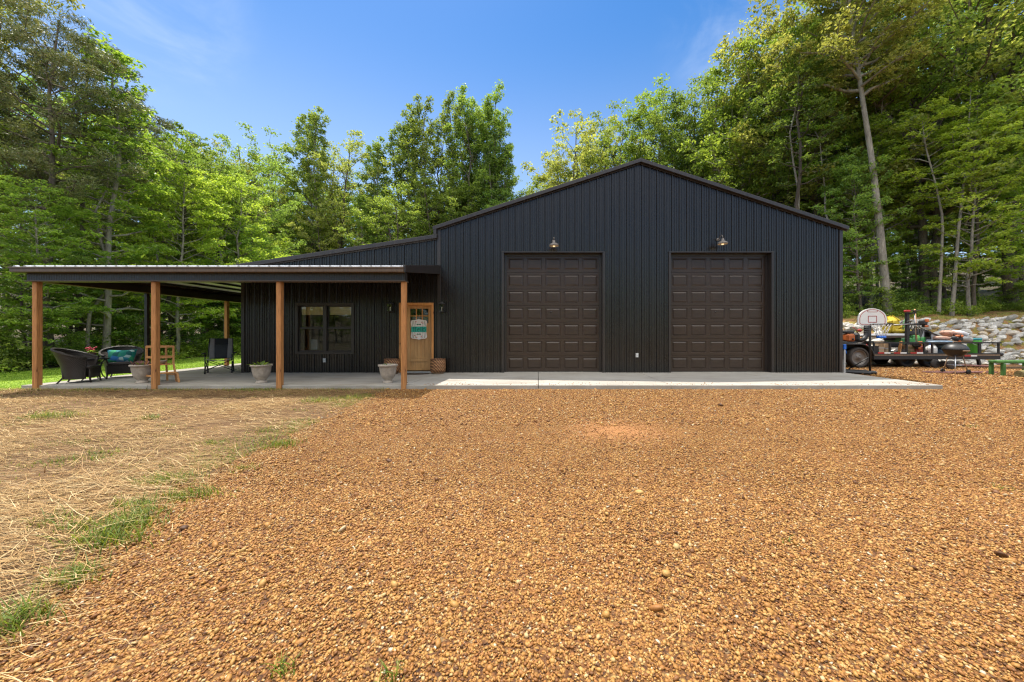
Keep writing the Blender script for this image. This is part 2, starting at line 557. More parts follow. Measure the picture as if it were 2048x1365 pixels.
def mat_gravel():
    m, nt, n, l, b = new_mat('gravel_bed')
    v = mapping(n, l, (1, 1, 1))
    vo = n.new('ShaderNodeTexVoronoi'); vo.inputs['Scale'].default_value = 58
    l.new(v, vo.inputs['Vector'])
    sp = n.new('ShaderNodeSeparateColor')
    l.new(vo.outputs['Color'], sp.inputs[0])
    r = ramp(n, PEB)
    l.new(sp.outputs[0], r.inputs['Fac'])
    re = ramp(n, [(0.25, (1, 1, 1)), (0.62, (0.35, 0.3, 0.27))])
    l.new(vo.outputs['Distance'], re.inputs['Fac'])
    c = mixc(n, l, 1.0, r.outputs['Color'], re.outputs['Color'], 'MULTIPLY')
    # worn dusty tracks of bare orange clay
    t = noise(n, l, mapping(n, l, (0.5, 1.1, 1)), 0.8, 5, 0.55, 0.5)
    rc = ramp(n, [(0.52, (0, 0, 0)), (0.70, (0.45, 0.45, 0.45))])
    l.new(t.outputs['Fac'], rc.inputs['Fac'])
    mpp = n.new('ShaderNodeMapping'); mpp.vector_type = 'TEXTURE'
    mpp.inputs['Location'].default_value = (1.1, 4.75, 0); mpp.inputs['Scale'].default_value = (1.05, 0.8, 1)
    tcp = n.new('ShaderNodeTexCoord'); l.new(tcp.outputs['Object'], mpp.inputs['Vector'])
    gsp = n.new('ShaderNodeTexGradient'); gsp.gradient_type = 'SPHERICAL'; l.new(mpp.outputs[0], gsp.inputs['Vector'])
    mxp = n.new('ShaderNodeMath'); mxp.operation = 'MAXIMUM'; l.new(gsp.outputs['Fac'], mxp.inputs[0]); l.new(rc.outputs['Color'], mxp.inputs[1])
    c = mixc(n, l, mxp.outputs[0], c, (0.36, 0.158, 0.050))
    l.new(c, b.inputs['Base Color'])
    b.inputs['Roughness'].default_value = 0.85
    inv = n.new('ShaderNodeMath'); inv.operation = 'SUBTRACT'; inv.inputs[0].default_value = 1
    l.new(vo.outputs['Distance'], inv.inputs[1])
    bump(n, l, b, inv.outputs[0], 0.8, 0.012)
    return m
M['gravel'] = mat_gravel()
def mat_strawbed():
    m, nt, n, l, b = new_mat('straw_bed')
    v = mapping(n, l, (9, 70, 1), (0, 0, 0.2))
    t = noise(n, l, v, 3.0, 6, 0.65, 0.6)
    r = ramp(n, [(0.3, (0.045, 0.024, 0.010)), (0.5, (0.16, 0.085, 0.032)), (0.72, (0.35, 0.22, 0.085))])
    l.new(t.outputs['Fac'], r.inputs['Fac'])
    t2 = noise(n, l, mapping(n, l, (1, 1, 1)), 1.3, 5)
    r2 = ramp(n, [(0.38, (0.62, 0.52, 0.44)), (0.62, (1.08, 1.06, 1.0))])
    l.new(t2.outputs['Fac'], r2.inputs['Fac'])
    c = mixc(n, l, 1.0, r.outputs['Color'], r2.outputs['Color'], 'MULTIPLY')
    l.new(c, b.inputs['Base Color'])
    b.inputs['Roughness'].default_value = 0.9
    bump(n, l, b, t.outputs['Fac'], 0.8, 0.02)
    return m
M['strawbed'] = mat_strawbed()
def mat_island(name, stops, rough=0.7, trans=0.0, tcol=None, spec=0.3):
    m, nt, n, l, b = new_mat(name)
    g = n.new('ShaderNodeNewGeometry')
    r = ramp(n, stops)
    l.new(g.outputs['Random Per Island'], r.inputs['Fac'])
    l.new(r.outputs['Color'], b.inputs['Base Color'])
    b.inputs['Roughness'].default_value = rough
    b.inputs['Specular IOR Level'].default_value = spec
    if trans:
        tr = n.new('ShaderNodeBsdfTranslucent')
        c = mixc(n, l, 1.0, r.outputs['Color'], tcol, 'MULTIPLY')
        l.new(c, tr.inputs['Color'])
        ms = n.new('ShaderNodeMixShader'); ms.inputs[0].default_value = trans
        l.new(b.outputs[0], ms.inputs[1]); l.new(tr.outputs[0], ms.inputs[2])
        l.new(ms.outputs[0], n['Material Output'].inputs['Surface'])
    return m
M['straw'] = mat_island('straw', [(0, (0.1640, 0.0800, 0.0273)), (0.35, (0.3280, 0.1840, 0.0624)), (0.75, (0.4756, 0.3120, 0.1248)), (1, (0.6232, 0.4880, 0.2652))], 0.6)
M['grass'] = mat_island('grass', [(0, (0.075, 0.115, 0.018)), (0.5, (0.135, 0.205, 0.025)), (0.8, (0.21, 0.28, 0.035)), (1, (0.38, 0.30, 0.10))], 0.5, 0.4, (1.8, 1.6, 1.0))
M['lawngrass'] = mat_island('lawn_grass', [(0, (0.14, 0.25, 0.02)), (0.6, (0.21, 0.34, 0.028)), (1, (0.30, 0.41, 0.05))], 0.5, 0.35, (1.5, 1.4, 1.0))

def mat_leaf(name, stops, tmul=(1.9, 1.85, 1.0), trans=0.48, rough=0.45, hue=0.016):
    """thin leaf: coloured per leaf and per tree, lets light through from behind"""
    m, nt, n, l, b = new_mat(name)
    g = n.new('ShaderNodeNewGeometry')
    r = ramp(n, stops)
    l.new(g.outputs['Random Per Island'], r.inputs['Fac'])
    oi = n.new('ShaderNodeObjectInfo')
    hs = n.new('ShaderNodeHueSaturation')
    mr = n.new('ShaderNodeMapRange'); mr.inputs['To Min'].default_value = 0.5 - hue; mr.inputs['To Max'].default_value = 0.5 + hue * 0.6
    l.new(oi.outputs['Random'], mr.inputs['Value'])
    l.new(mr.outputs[0], hs.inputs['Hue'])
    mr2 = n.new('ShaderNodeMath'); mr2.operation = 'MULTIPLY'; mr2.inputs[1].default_value = 7.31
    fr = n.new('ShaderNodeMath'); fr.operation = 'FRACT'
    l.new(oi.outputs['Random'], mr2.inputs[0]); l.new(mr2.outputs[0], fr.inputs[0])
    mr3 = n.new('ShaderNodeMapRange'); mr3.inputs['To Min'].default_value = 0.75; mr3.inputs['To Max'].default_value = 1.3
    l.new(fr.outputs[0], mr3.inputs['Value']); l.new(mr3.outputs[0], hs.inputs['Value'])
    l.new(r.outputs['Color'], hs.inputs['Color'])
    l.new(hs.outputs[0], b.inputs['Base Color'])
    b.inputs['Roughness'].default_value = rough
    b.inputs['Specular IOR Level'].default_value = 0.4
    tr = n.new('ShaderNodeBsdfTranslucent')
    c = mixc(n, l, 1.0, hs.outputs[0], tmul, 'MULTIPLY')
    l.new(c, tr.inputs['Color'])
    ms = n.new('ShaderNodeMixShader'); ms.inputs[0].default_value = trans
    l.new(b.outputs[0], ms.inputs[1]); l.new(tr.outputs[0], ms.inputs[2])
    l.new(ms.outputs[0], n['Material Output'].inputs['Surface'])
    return m
M['leaf_mid'] = mat_leaf('leaf_mid', [(0, (0.11, 0.165, 0.040)), (0.5, (0.16, 0.235, 0.050)), (1, (0.26, 0.33, 0.08))])
M['leaf_bright'] = mat_leaf('leaf_bright', [(0, (0.14, 0.215, 0.040)), (0.5, (0.20, 0.30, 0.050)), (1, (0.31, 0.39, 0.08))])
M['leaf_lime'] = mat_leaf('leaf_lime', [(0, (0.19, 0.28, 0.045)), (0.5, (0.26, 0.37, 0.06)), (1, (0.37, 0.46, 0.095))])  # lime leaf colour, also raised to put light into the shaded side woods
M['leaf_fresh'] = mat_leaf('leaf_fresh', [(0, (0.13, 0.21, 0.055)), (0.5, (0.185, 0.285, 0.07)), (1, (0.28, 0.38, 0.10))])
M['leaf_olive'] = mat_leaf('leaf_olive', [(0, (0.17, 0.20, 0.06)), (0.5, (0.235, 0.265, 0.075)), (1, (0.34, 0.35, 0.115))])
M['needle'] = mat_leaf('needle', [(0, (0.10, 0.14, 0.05)), (0.6, (0.15, 0.19, 0.06)), (1, (0.24, 0.23, 0.09))], (1.5, 1.4, 1.0), 0.25)
M['plant_leaf'] = mat_leaf('plant_leaf', [(0, (0.09, 0.17, 0.03)), (1, (0.20, 0.30, 0.06))])
def mat_bark(name, dark, light):
    m, nt, n, l, b = new_mat(name)
    v = mapping(n, l, (6, 6, 1.4))
    t = noise(n, l, v, 3, 8, 0.7, 0.6)
    r = ramp(n, [(0.32, dark), (0.68, light)])
    l.new(t.outputs['Fac'], r.inputs['Fac'])
    t2 = noise(n, l, mapping(n, l, (1, 1, 0.5)), 2.2, 4)
    r2 = ramp(n, [(0.4, (0.8, 0.8, 0.8)), (0.68, (1.2, 1.22, 1.18))])
    l.new(t2.outputs['Fac'], r2.inputs['Fac'])
    c = mixc(n, l, 1.0, r.outputs['Color'], r2.outputs['Color'], 'MULTIPLY')
    l.new(c, b.inputs['Base Color'])
    b.inputs['Roughness'].default_value = 0.9
    bump(n, l, b, t.outputs['Fac'], 0.8, 0.03)
    return m
M['bark'] = mat_bark('bark_brown', (0.09, 0.07, 0.052), (0.24, 0.19, 0.15))
M['bark_pale'] = mat_bark('bark_pale', (0.20, 0.17, 0.14), (0.44, 0.39, 0.33))
M['bark_dark'] = mat_bark('bark_dark', (0.05, 0.038, 0.03), (0.14, 0.11, 0.085))
def mat_forestfloor():
    m, nt, n, l, b = new_mat('forest_floor')
    v = mapping(n, l, (1, 1, 1))
    t = noise(n, l, v, 9, 8, 0.7)
    r = ramp(n, [(0.3, (0.03, 0.022, 0.012)), (0.55, (0.085, 0.058, 0.03)), (0.8, (0.16, 0.115, 0.06))])
    l.new(t.outputs['Fac'], r.inputs['Fac'])
    t2 = noise(n, l, v, 0.7, 6, 0.6)
    r2 = ramp(n, [(0.45, (0, 0, 0)), (0.62, (0.75, 0.75, 0.75))])
    l.new(t2.outputs['Fac'], r2.inputs['Fac'])
    c = mixc(n, l, r2.outputs['Color'], r.outputs['Color'], (0.06, 0.085, 0.018))
    l.new(c, b.inputs['Base Color'])
    b.inputs['Roughness'].default_value = 0.95
    bump(n, l, b, t.outputs['Fac'], 0.9, 0.05)
    return m
M['forest'] = mat_forestfloor()
def mat_bank():
    m, nt, n, l, b = new_mat('bank_soil')
    v = mapping(n, l, (1, 1, 1))
    t = noise(n, l, v, 14, 7, 0.7)
    r = ramp(n, [(0.3, (0.17, 0.08, 0.03)), (0.6, (0.36, 0.19, 0.08)), (0.8, (0.48, 0.33, 0.16))])
    l.new(t.outputs['Fac'], r.inputs['Fac'])
    t2 = noise(n, l, v, 1.6, 7, 0.65)
    r2 = ramp(n, [(0.44, (0, 0, 0)), (0.56, (0.8, 0.8, 0.8))])
    l.new(t2.outputs['Fac'], r2.inputs['Fac'])
    c = mixc(n, l, r2.outputs['Color'], r.outputs['Color'], (0.20, 0.21, 0.03))
    l.new(c, b.inputs['Base Color'])
    b.inputs['Roughness'].default_value = 0.95
    bump(n, l, b, t.outputs['Fac'], 0.8, 0.03)
    return m
M['bank'] = mat_bank()
def mat_lawn():
    m, nt, n, l, b = new_mat('lawn')
    v = mapping(n, l, (1, 1, 1))
    t = noise(n, l, v, 60, 5, 0.7)
    t2 = noise(n, l, v, 1.2, 4)
    r = ramp(n, [(0.3, (0.17, 0.28, 0.02)), (0.7, (0.30, 0.43, 0.04))])
    l.new(t.outputs['Fac'], r.inputs['Fac'])
    r2 = ramp(n, [(0.3, (0.85, 0.9, 0.9)), (0.7, (1.15, 1.08, 1))])
    l.new(t2.outputs['Fac'], r2.inputs['Fac'])
    c = mixc(n, l, 1.0, r.outputs['Color'], r2.outputs['Color'], 'MULTIPLY')
    l.new(c, b.inputs['Base Color'])
    b.inputs['Roughness'].default_value = 0.9
    bump(n, l, b, t.outputs['Fac'], 0.6, 0.02)
    return m
M['lawn'] = mat_lawn()
def mat_rock():
    m, nt, n, l, b = new_mat('riprap_rock')
    oi = n.new('ShaderNodeObjectInfo')
    g = n.new('ShaderNodeNewGeometry')
    ad = n.new('ShaderNodeMath'); ad.operation = 'ADD'
    l.new(oi.outputs['Random'], ad.inputs[0]); l.new(g.outputs['Random Per Island'], ad.inputs[1])
    fr = n.new('ShaderNodeMath'); fr.operation = 'FRACT'; l.new(ad.outputs[0], fr.inputs[0])
    r = ramp(n, [(0, (0.36, 0.34, 0.30)), (0.4, (0.55, 0.525, 0.48)), (0.85, (0.70, 0.68, 0.63)), (1, (0.64, 0.54, 0.41))])
    l.new(fr.outputs[0], r.inputs['Fac'])
    t = noise(n, l, mapping(n, l, (1, 1, 1)), 9, 7, 0.65)
    r2 = ramp(n, [(0.3, (0.72, 0.7, 0.68)), (0.7, (1.15, 1.15, 1.15))])
    l.new(t.outputs['Fac'], r2.inputs['Fac'])
    c = mixc(n, l, 1.0, r.outputs['Color'], r2.outputs['Color'], 'MULTIPLY')
    l.new(c, b.inputs['Base Color'])
    b.inputs['Roughness'].default_value = 0.85
    bump(n, l, b, t.outputs['Fac'], 0.6, 0.02)
    return m
M['rock'] = mat_rock()
def mat_weave(name, dark, light, su, sv, rough=0.6):
    m, nt, n, l, b = new_mat(name)
    t = n.new('ShaderNodeTexCoord')
    w1 = n.new('ShaderNodeTexWave'); w1.bands_direction = 'Z'; w1.inputs['Scale'].default_value = sv
    w2 = n.new('ShaderNodeTexWave'); w2.bands_direction = 'DIAGONAL'; w2.inputs['Scale'].default_value = su
    w1.inputs['Distortion'].default_value = 0.6; w2.inputs['Distortion'].default_value = 0.6
    l.new(t.outputs['Object'], w1.inputs['Vector']); l.new(t.outputs['Object'], w2.inputs['Vector'])
    mu = n.new('ShaderNodeMath'); mu.operation = 'MULTIPLY'
    l.new(w1.outputs['Fac'], mu.inputs[0]); l.new(w2.outputs['Fac'], mu.inputs[1])
    r = ramp(n, [(0.0, dark), (0.7, light)])
    l.new(mu.outputs[0], r.inputs['Fac'])
    l.new(r.outputs['Color'], b.inputs['Base Color'])
    b.inputs['Roughness'].default_value = rough
    bump(n, l, b, mu.outputs[0], 0.8, 0.01)
    return m
M['wicker'] = mat_weave('dark_wicker', (0.012, 0.009, 0.007), (0.062, 0.043, 0.032), 22, 22, 0.45)
M['basket'] = mat_weave('tan_basket', (0.10, 0.04, 0.015), (0.60, 0.29, 0.12), 7, 8, 0.65)
def mat_glass():
    m, nt, n, l, b = new_mat('window_glass')
    n.remove(b)
    tr = n.new('ShaderNodeBsdfTransparent'); tr.inputs[0].default_value = (0.96, 0.97, 0.96, 1)
    gl = n.new('ShaderNodeBsdfGlossy'); gl.inputs['Roughness'].default_value = 0.02
    fr = n.new('ShaderNodeFresnel'); fr.inputs['IOR'].default_value = 1.5
    ms = n.new('ShaderNodeMixShader')
    l.new(fr.outputs[0], ms.inputs[0]); l.new(tr.outputs[0], ms.inputs[1]); l.new(gl.outputs[0], ms.inputs[2])
    l.new(ms.outputs[0], n['Material Output'].inputs['Surface'])
    return m
M['glass'] = mat_glass()
def mat_cushion():
    m, nt, n, l, b = new_mat('cushion_print')
    vo = n.new('ShaderNodeTexVoronoi'); vo.inputs['Scale'].default_value = 9
    l.new(mapping(n, l, (1, 1, 1)), vo.inputs['Vector'])
    sp = n.new('ShaderNodeSeparateColor'); l.new(vo.outputs['Color'], sp.inputs[0])
    r = ramp(n, [(0, (0.01, 0.10, 0.11)), (0.3, (0.02, 0.27, 0.20)), (0.55, (0.05, 0.35, 0.12)), (0.75, (0.03, 0.16, 0.42)), (0.92, (0.45, 0.62, 0.55))])
    l.new(sp.outputs[0], r.inputs['Fac'])
    l.new(r.outputs['Color'], b.inputs['Base Color'])
    b.inputs['Roughness'].default_value = 0.85
    return m
M['cushion'] = mat_cushion()
M['sign_white'] = pm('sign_face', (0.80, 0.73, 0.66), 0.5, var=0.05)
M['sign_teal'] = pm('sign_band', (0.02, 0.42, 0.29), 0.5, var=0.08)
M['sign_green'] = pm('sign_leaf', (0.03, 0.15, 0.06), 0.5)
M['sign_pink'] = pm('sign_flower', (0.72, 0.22, 0.17), 0.5)
M['flower_red'] = pm('red_flower', (0.65, 0.05, 0.10), 0.6)
# ------------------------------------------------------------------ terrain
def sstep(a, b, x):
    t = np.clip((np.asarray(x, dtype=float) - a) / (b - a), 0, 1)
    return t * t * (3 - 2 * t)
def lumps(x, y):
    return (0.5 * np.sin(x * 0.9 + 1.3) * np.cos(y * 0.7) + 0.3 * np.sin(x * 2.1 + y * 1.7) + 0.2 * np.sin(x * 4.3 - y * 3.1 + 2))
BANKY = 15.1
def terrain(x, y):
    x = np.asarray(x, dtype=float); y = np.asarray(y, dtype=float)
    m = sstep(8.6, 11.5, x)
    rise = (1.62 + 0.035 * (x - 12)) * sstep(0, 1, (y - BANKY) / 2.7) + np.clip(y - 17.6, 0, 22) * 0.17
    rise = rise + 0.10 * lumps(x * 1.3, y * 1.3) * sstep(15, 17, y)
    z = -0.13 + m * rise
    left = sstep(-16.6, -19.5, x)
    z = z + left * (0.25 + 0.10 * lumps(x, y))
    back = sstep(27, 34, y)
    far = np.clip(y - 46, 0, 60) * 0.16 + np.clip(-x - 38, 0, 60) * 0.2 + np.clip(x - 46, 0, 60) * 0.1
    return z + back * (1 - m) * 0.5 + np.minimum(far, 11)
def gz(x, y):
    """surface of the yard (gravel and straw)"""
    x = np.asarray(x, dtype=float); y = np.asarray(y, dtype=float)
    near = sstep(8.1, 6.9, y)
    return -0.09 + near * 0.018 * lumps(x * 1.4, y * 1.4) - near * 0.012
def sheet(name, xs, ys, fz, mat, drop=None):
    X, Y = np.meshgrid(xs, ys)
    V = np.stack([X.ravel(), Y.ravel(), np.broadcast_to(fz(X, Y), X.shape).ravel()], 1)
    nx, ny = len(xs), len(ys)
    i = np.arange((nx - 1) * (ny - 1)); r = i // (nx - 1); c = i % (nx - 1)
    a = r * nx + c
    Fc = np.stack([a, a + 1, a + nx + 1, a + nx], 1)
    if drop is not None:
        cx = V[Fc].mean(1)
        Fc = Fc[drop(cx[:, 0], cx[:, 1])]
    me = np_mesh(name, V, Fc, 4, mat, True)
    return tag(link(name, me), kind='structure')

xs = np.concatenate([np.linspace(-220, -30, 20), np.linspace(-29, 8, 38), np.linspace(8.3, 32, 90), np.linspace(34, 220, 20)])
ys = np.concatenate([np.linspace(-120, -10, 12), np.linspace(-9, 14, 24), np.linspace(14.2, 24, 60), np.linspace(25, 60, 36), np.linspace(65, 260, 20)])
gob = sheet('ground', xs, ys, terrain, M['forest'])
# the open bank between the rocks and the woods
xs = np.linspace(9.5, 33, 110); ys = np.linspace(14.6, 20.6, 46)
sheet('bank', xs, ys, lambda x, y: terrain(x, y) + 0.012, M['bank'])
xs = np.linspace(-13, 30, 173); ys = np.linspace(-6, 16.4, 91)
sheet('gravel_yard', xs, ys, lambda x, y: gz(x, y), M['gravel'])

def straw_edge(y):
    y = np.asarray(y, dtype=float)
    return np.interp(y, [0, 1.0, 1.46, 2.0, 2.8, 3.5, 4.8, 6.2, 7.5, 8.3], [-1.7, -1.95, -2.25, -2.62, -2.95, -3.05, -3.15, -3.3, -3.45, -3.3])
def strip(name, ys, x0f, x1f, nx, fz, mat):
    V = []; nu = nx + 1
    for y in ys:
        for i in range(nu):
            t = i / nx
            x = float(x0f(y)) * (1 - t) + float(x1f(y)) * t
            V.append((x, y, float(fz(x, y))))
    Fc = []
    for j in range(len(ys) - 1):
        for i in range(nx):
            a = j * nu + i
            Fc.append((a, a + 1, a + nu + 1, a + nu))
    me = np_mesh(name, np.array(V), np.array(Fc), 4, mat, True)
    return tag(link(name, me), kind='structure')
rs = random.Random(4)
wob = {}
def strip_edge(y):
    k = round(float(y) * 10)
    if k not in wob: wob[k] = rs.uniform(-0.10, 0.10)
    return straw_edge(y) + wob[k]
strip('straw_ground', list(np.linspace(-2, 8.16, 103)), lambda y: -14.0, strip_edge, 60, lambda x, y: gz(x, y) + 0.006, M['strawbed'])
def lawn_x1(y): return -11.93 if y < 16.05 else (-8.99 if y < 26 else -8.99)
lys = [7.75, 7.9, 8.1, 8.4] + list(np.linspace(9, 16.04, 9)) + [16.06] + list(np.linspace(16.5, 27, 12))
strip('lawn', lys, lambda y: -17.6 + 0.5 * math.sin(y * 0.7) + 0.2 * math.sin(y * 2.3), lawn_x1, 10, lambda x, y: -0.075 + 0.012 * float(lumps(x, y)) + max(0, (y - 9)) * 0.004, M['lawn'])

# ------------------------------------------------------------------ concrete apron and porch floor
FY = 10.85   # plane of the front wall
SY = 8.19    # front edge of the concrete
mb = MB()
g = 0.006
cuts = [-11.92, -9.0, -6.03, -3.05, 0.02, 3.1, 6.2, 9.36]
for a, b in zip(cuts[:-1], cuts[1:]):
    mb.box(a + g, b - g, SY, FY + 0.6, -0.30, 0.0)
for a, b in ((FY + 0.6 + 2 * g, 13.4), (13.4 + 2 * g, 16.0)):
    mb.box(-11.92 + g, -9.0 - g, a, b, -0.30, 0.0)
slab = mb.build('concrete_apron', M['concrete'], bevel=0.008)
tag(slab, kind='structure')

# ------------------------------------------------------------------ the metal building
BX0, BX1, LX0 = -3.01, 9.30, -9.0
RX, RZ, EZ = 3.13, 6.42, 4.40
DEPTH = 29.0
def roof_main(x): return RZ - abs(x - RX) * (RZ - EZ) / (BX1 - RX)
def roof_lean(x): return 3.22 + (x - LX0) * (4.12 - 3.22) / (BX0 - LX0)
house = thing('metal_building', 'dark metal building with gable front, two brown garage doors and lean-to porch side', 'building', (3.1, FY, 0))

def rib_profile(x0, x1, step=0.2286, phase=0.0):
    """(x, offset) of the sheet: one tall rib and two low ones per step"""
    pts = []
    k = math.floor((x0 - phase) / step) - 1
    while True:
        c = phase + k * step
        if c > x1 + step: break
        for dx, o in ((-0.030, 0), (-0.014, 0.030), (0.014, 0.030), (0.030, 0),
                      (0.062, 0), (0.068, 0.014), (0.084, 0.014), (0.090, 0),
                      (0.134, 0), (0.140, 0.014), (0.156, 0.014), (0.162, 0)):
            pts.append((c + dx, o))
        k += 1
    def off(x):
        for (a, oa), (b, ob) in zip(pts[:-1], pts[1:]):
            if a <= x <= b: return oa + (ob - oa) * (x - a) / max(1e-9, b - a)
        return 0
    xs_ = [(x, o) for x, o in pts if x0 < x < x1]
    return [(x0, off(x0))] + xs_ + [(x1, off(x1))], off
def ribbed_wall(mb, x0, x1, zb, ztop, openings=(), put=None, extra=(), phase=0.0):
    prof, off = rib_profile(x0, x1, phase=phase)
    for v in [o[0] for o in openings] + [o[1] for o in openings] + list(extra):
        if x0 < v < x1 and all(abs(v - p[0]) > 1e-4 for p in prof): prof.append((v, off(v)))
    prof.sort()
    for (a, oa), (b, ob) in zip(prof[:-1], prof[1:]):
        if b - a < 1e-5: continue
        c = (a + b) / 2
        segs = [(zb, None)]
        for (u0, u1, z0, z1) in openings:
            if u0 < c < u1:
                segs = ([(zb, z0)] if z0 > zb + 1e-3 else []) + [(z1, None)]
        for (s0, s1) in segs:
            ta, tb = (ztop(a), ztop(b)) if s1 is None else (s1, s1)
            mb.quad(put(a, oa, s0), put(b, ob, s0), put(b, ob, tb), put(a, oa, ta))

GD = [(-1.03, 1.99), (4.06, 7.14)]
GZ = 3.66
DOORX = (-4.22, -3.165)
WINX = (-7.36, -5.63); WINZ = (0.60, 2.09)
front = lambda x, o, z: (x, FY - o, z)
mb = MB()
ribbed_wall(mb, BX0, BX1, 0.0, roof_main, [(a, b, 0.0, GZ) for a, b in GD], front, [RX])
mb.build('front_wall', M['siding'], house, True)
mb = MB()
ribbed_wall(mb, LX0, BX0, 0.0, roof_lean, [(DOORX[0], DOORX[1], 0, 2.12), (WINX[0], WINX[1], WINZ[0], WINZ[1])], front, phase=0.03)
mb.build('front_wall', M['siding'], house, True)
mb = MB()
ribbed_wall(mb, FY, DEPTH, -0.1, lambda y: EZ, [], lambda y, o, z: (BX1 + o, y, z))
ribbed_wall(mb, FY, DEPTH, 0.0, lambda y: roof_lean(LX0), [], lambda y, o, z: (LX0 - o, y, z))
ribbed_wall(mb, FY, DEPTH, 3.9, lambda y: EZ, [], lambda y, o, z: (BX0 - o, y, z))
mb.build('side_wall', M['siding'], house, True)
mb = MB()
ribbed_wall(mb, BX0, BX1, 0.0, roof_main, [], lambda x, o, z: (x, DEPTH + o, z), [RX])
ribbed_wall(mb, LX0, BX0, 0.0, roof_lean, [], lambda x, o, z: (x, DEPTH + o, z))
mb.build('back_wall', M['siding'], house, True)
mb = MB()
for zrow in (0.12, 1.25, 2.4, 3.75, 4.55, 5.35):
    x = BX0 + 0.1
    while x < BX1 - 0.05:
        if zrow < roof_main(x) - 0.15 and not any(a - 0.03 < x < b + 0.03 and zrow < GZ + 0.05 for a, b in GD):
            mb.lathe([(0.009, 0), (0.007, 0.005), (0, 0.006)], 6, (x, FY - 0.001, zrow), Matrix.Rotation(R(90), 4, 'X'))
        x += 0.2286
o = mb.build('screws', M['trim'], house, True); o['kind'] = 'stuff'
# inside: a plain lining so that the rooms behind the glass are rooms
mb = MB()
mb.box(LX0 + 0.15, BX0 - 0.1, FY + 4.0, FY + 4.1, 0, 3.2)
mb.box(-5.0, -4.9, FY + 0.25, FY + 4.0, 0, 3.2)
mb.box(-8.6, -8.5, FY + 0.25, FY + 4.0, 0, 3.2)
mb.box(LX0 + 0.15, BX0 - 0.1, FY + 0.2, FY + 4.1, 2.6, 2.65)
mb.box(-9, 9.3, FY + 0.6, DEPTH, -0.2, -0.01)
mb.box(LX0 + 0.1, BX0, FY + 0.14, FY + 0.17, 2.22, 3.15)
mb.build('interior_wall', M['dark_interior'], house, True)

# roof
mb = MB()
def slope_pts(x0, x1, f, dz): return [(x0, f(x0) + dz), (x1, f(x1) + dz)]
sl = (RZ - EZ) / (BX1 - RX)
ex0, ex1 = BX0 - 0.16, BX1 + 0.12
rl = lambda x: RZ - abs(x - RX) * sl
mb.prism([(ex0, rl(ex0) + 0.03), (RX, RZ + 0.03), (ex1, rl(ex1) + 0.03), (ex1, rl(ex1) + 0.085), (RX, RZ + 0.085), (ex0, rl(ex0) + 0.085)], FY - 0.10, DEPTH + 0.1)
mb.prism([(LX0 - 0.25, roof_lean(LX0 - 0.25) + 0.03), (BX0 - 0.03, roof_lean(BX0) + 0.03), (BX0 - 0.03, roof_lean(BX0) + 0.09), (LX0 - 0.25, roof_lean(LX0 - 0.25) + 0.09)], FY - 0.10, DEPTH + 0.1)
mb.build('roof', M['trim'], house, True)
# rake trim boards
mb = MB()
y0, y1 = FY - 0.13, FY - 0.03
h1, h0 = 0.075, -0.035
mb.prism([(ex0, rl(ex0) + h0), (RX, RZ + h0), (RX, RZ + h1), (ex0, rl(ex0) + h1)], y0, y1)
mb.prism([(RX, RZ + h0), (ex1, rl(ex1) + h0), (ex1, rl(ex1) + h1), (RX, RZ + h1)], y0, y1)
mb.prism([(LX0 - 0.25, roof_lean(LX0 - 0.25) + h0), (BX0 - 0.035, roof_lean(BX0) + h0), (BX0 - 0.035, roof_lean(BX0) + h1), (LX0 - 0.25, roof_lean(LX0 - 0.25) + h1)], y0, y1)
# lower lip of the trim: a second, thinner fold
for (a, b) in ((ex0, RX), (RX, ex1)):
    mb.prism([(a, rl(a) + h0 - 0.035), (b, rl(b) + h0 - 0.035), (b, rl(b) + h0 - 0.002), (a, rl(a) + h0 - 0.002)], FY - 0.05, FY - 0.026)
mb.prism([(LX0, roof_lean(LX0) + h0 - 0.035), (BX0 - 0.06, roof_lean(BX0) + h0 - 0.035), (BX0 - 0.06, roof_lean(BX0) + h0 - 0.002), (LX0, roof_lean(LX0) + h0 - 0.002)], FY - 0.05, FY - 0.026)
mb.build('rake_trim', M['trim'], house, True, bevel=0.006)
for (xa, xb, ya, yb, za, zb) in ((BX0 - 0.04, BX0 + 0.06, FY - 0.040, FY - 0.002, 0.0, EZ - 0.06), (BX1 - 0.10, BX1, FY - 0.040, FY - 0.002, 0.0, EZ - 0.06),
                                 (LX0 - 0.03, LX0 + 0.07, FY - 0.040, FY - 0.002, 0.0, 3.16), (BX0 - 0.14, BX0 - 0.05, FY - 0.12, FY + 0.3, 4.20, 4.42)):
    mb = MB(); mb.box(xa, xb, ya, yb, za, zb)
    mb.build('corner_trim', M['trim'], house, True, bevel=0.004)

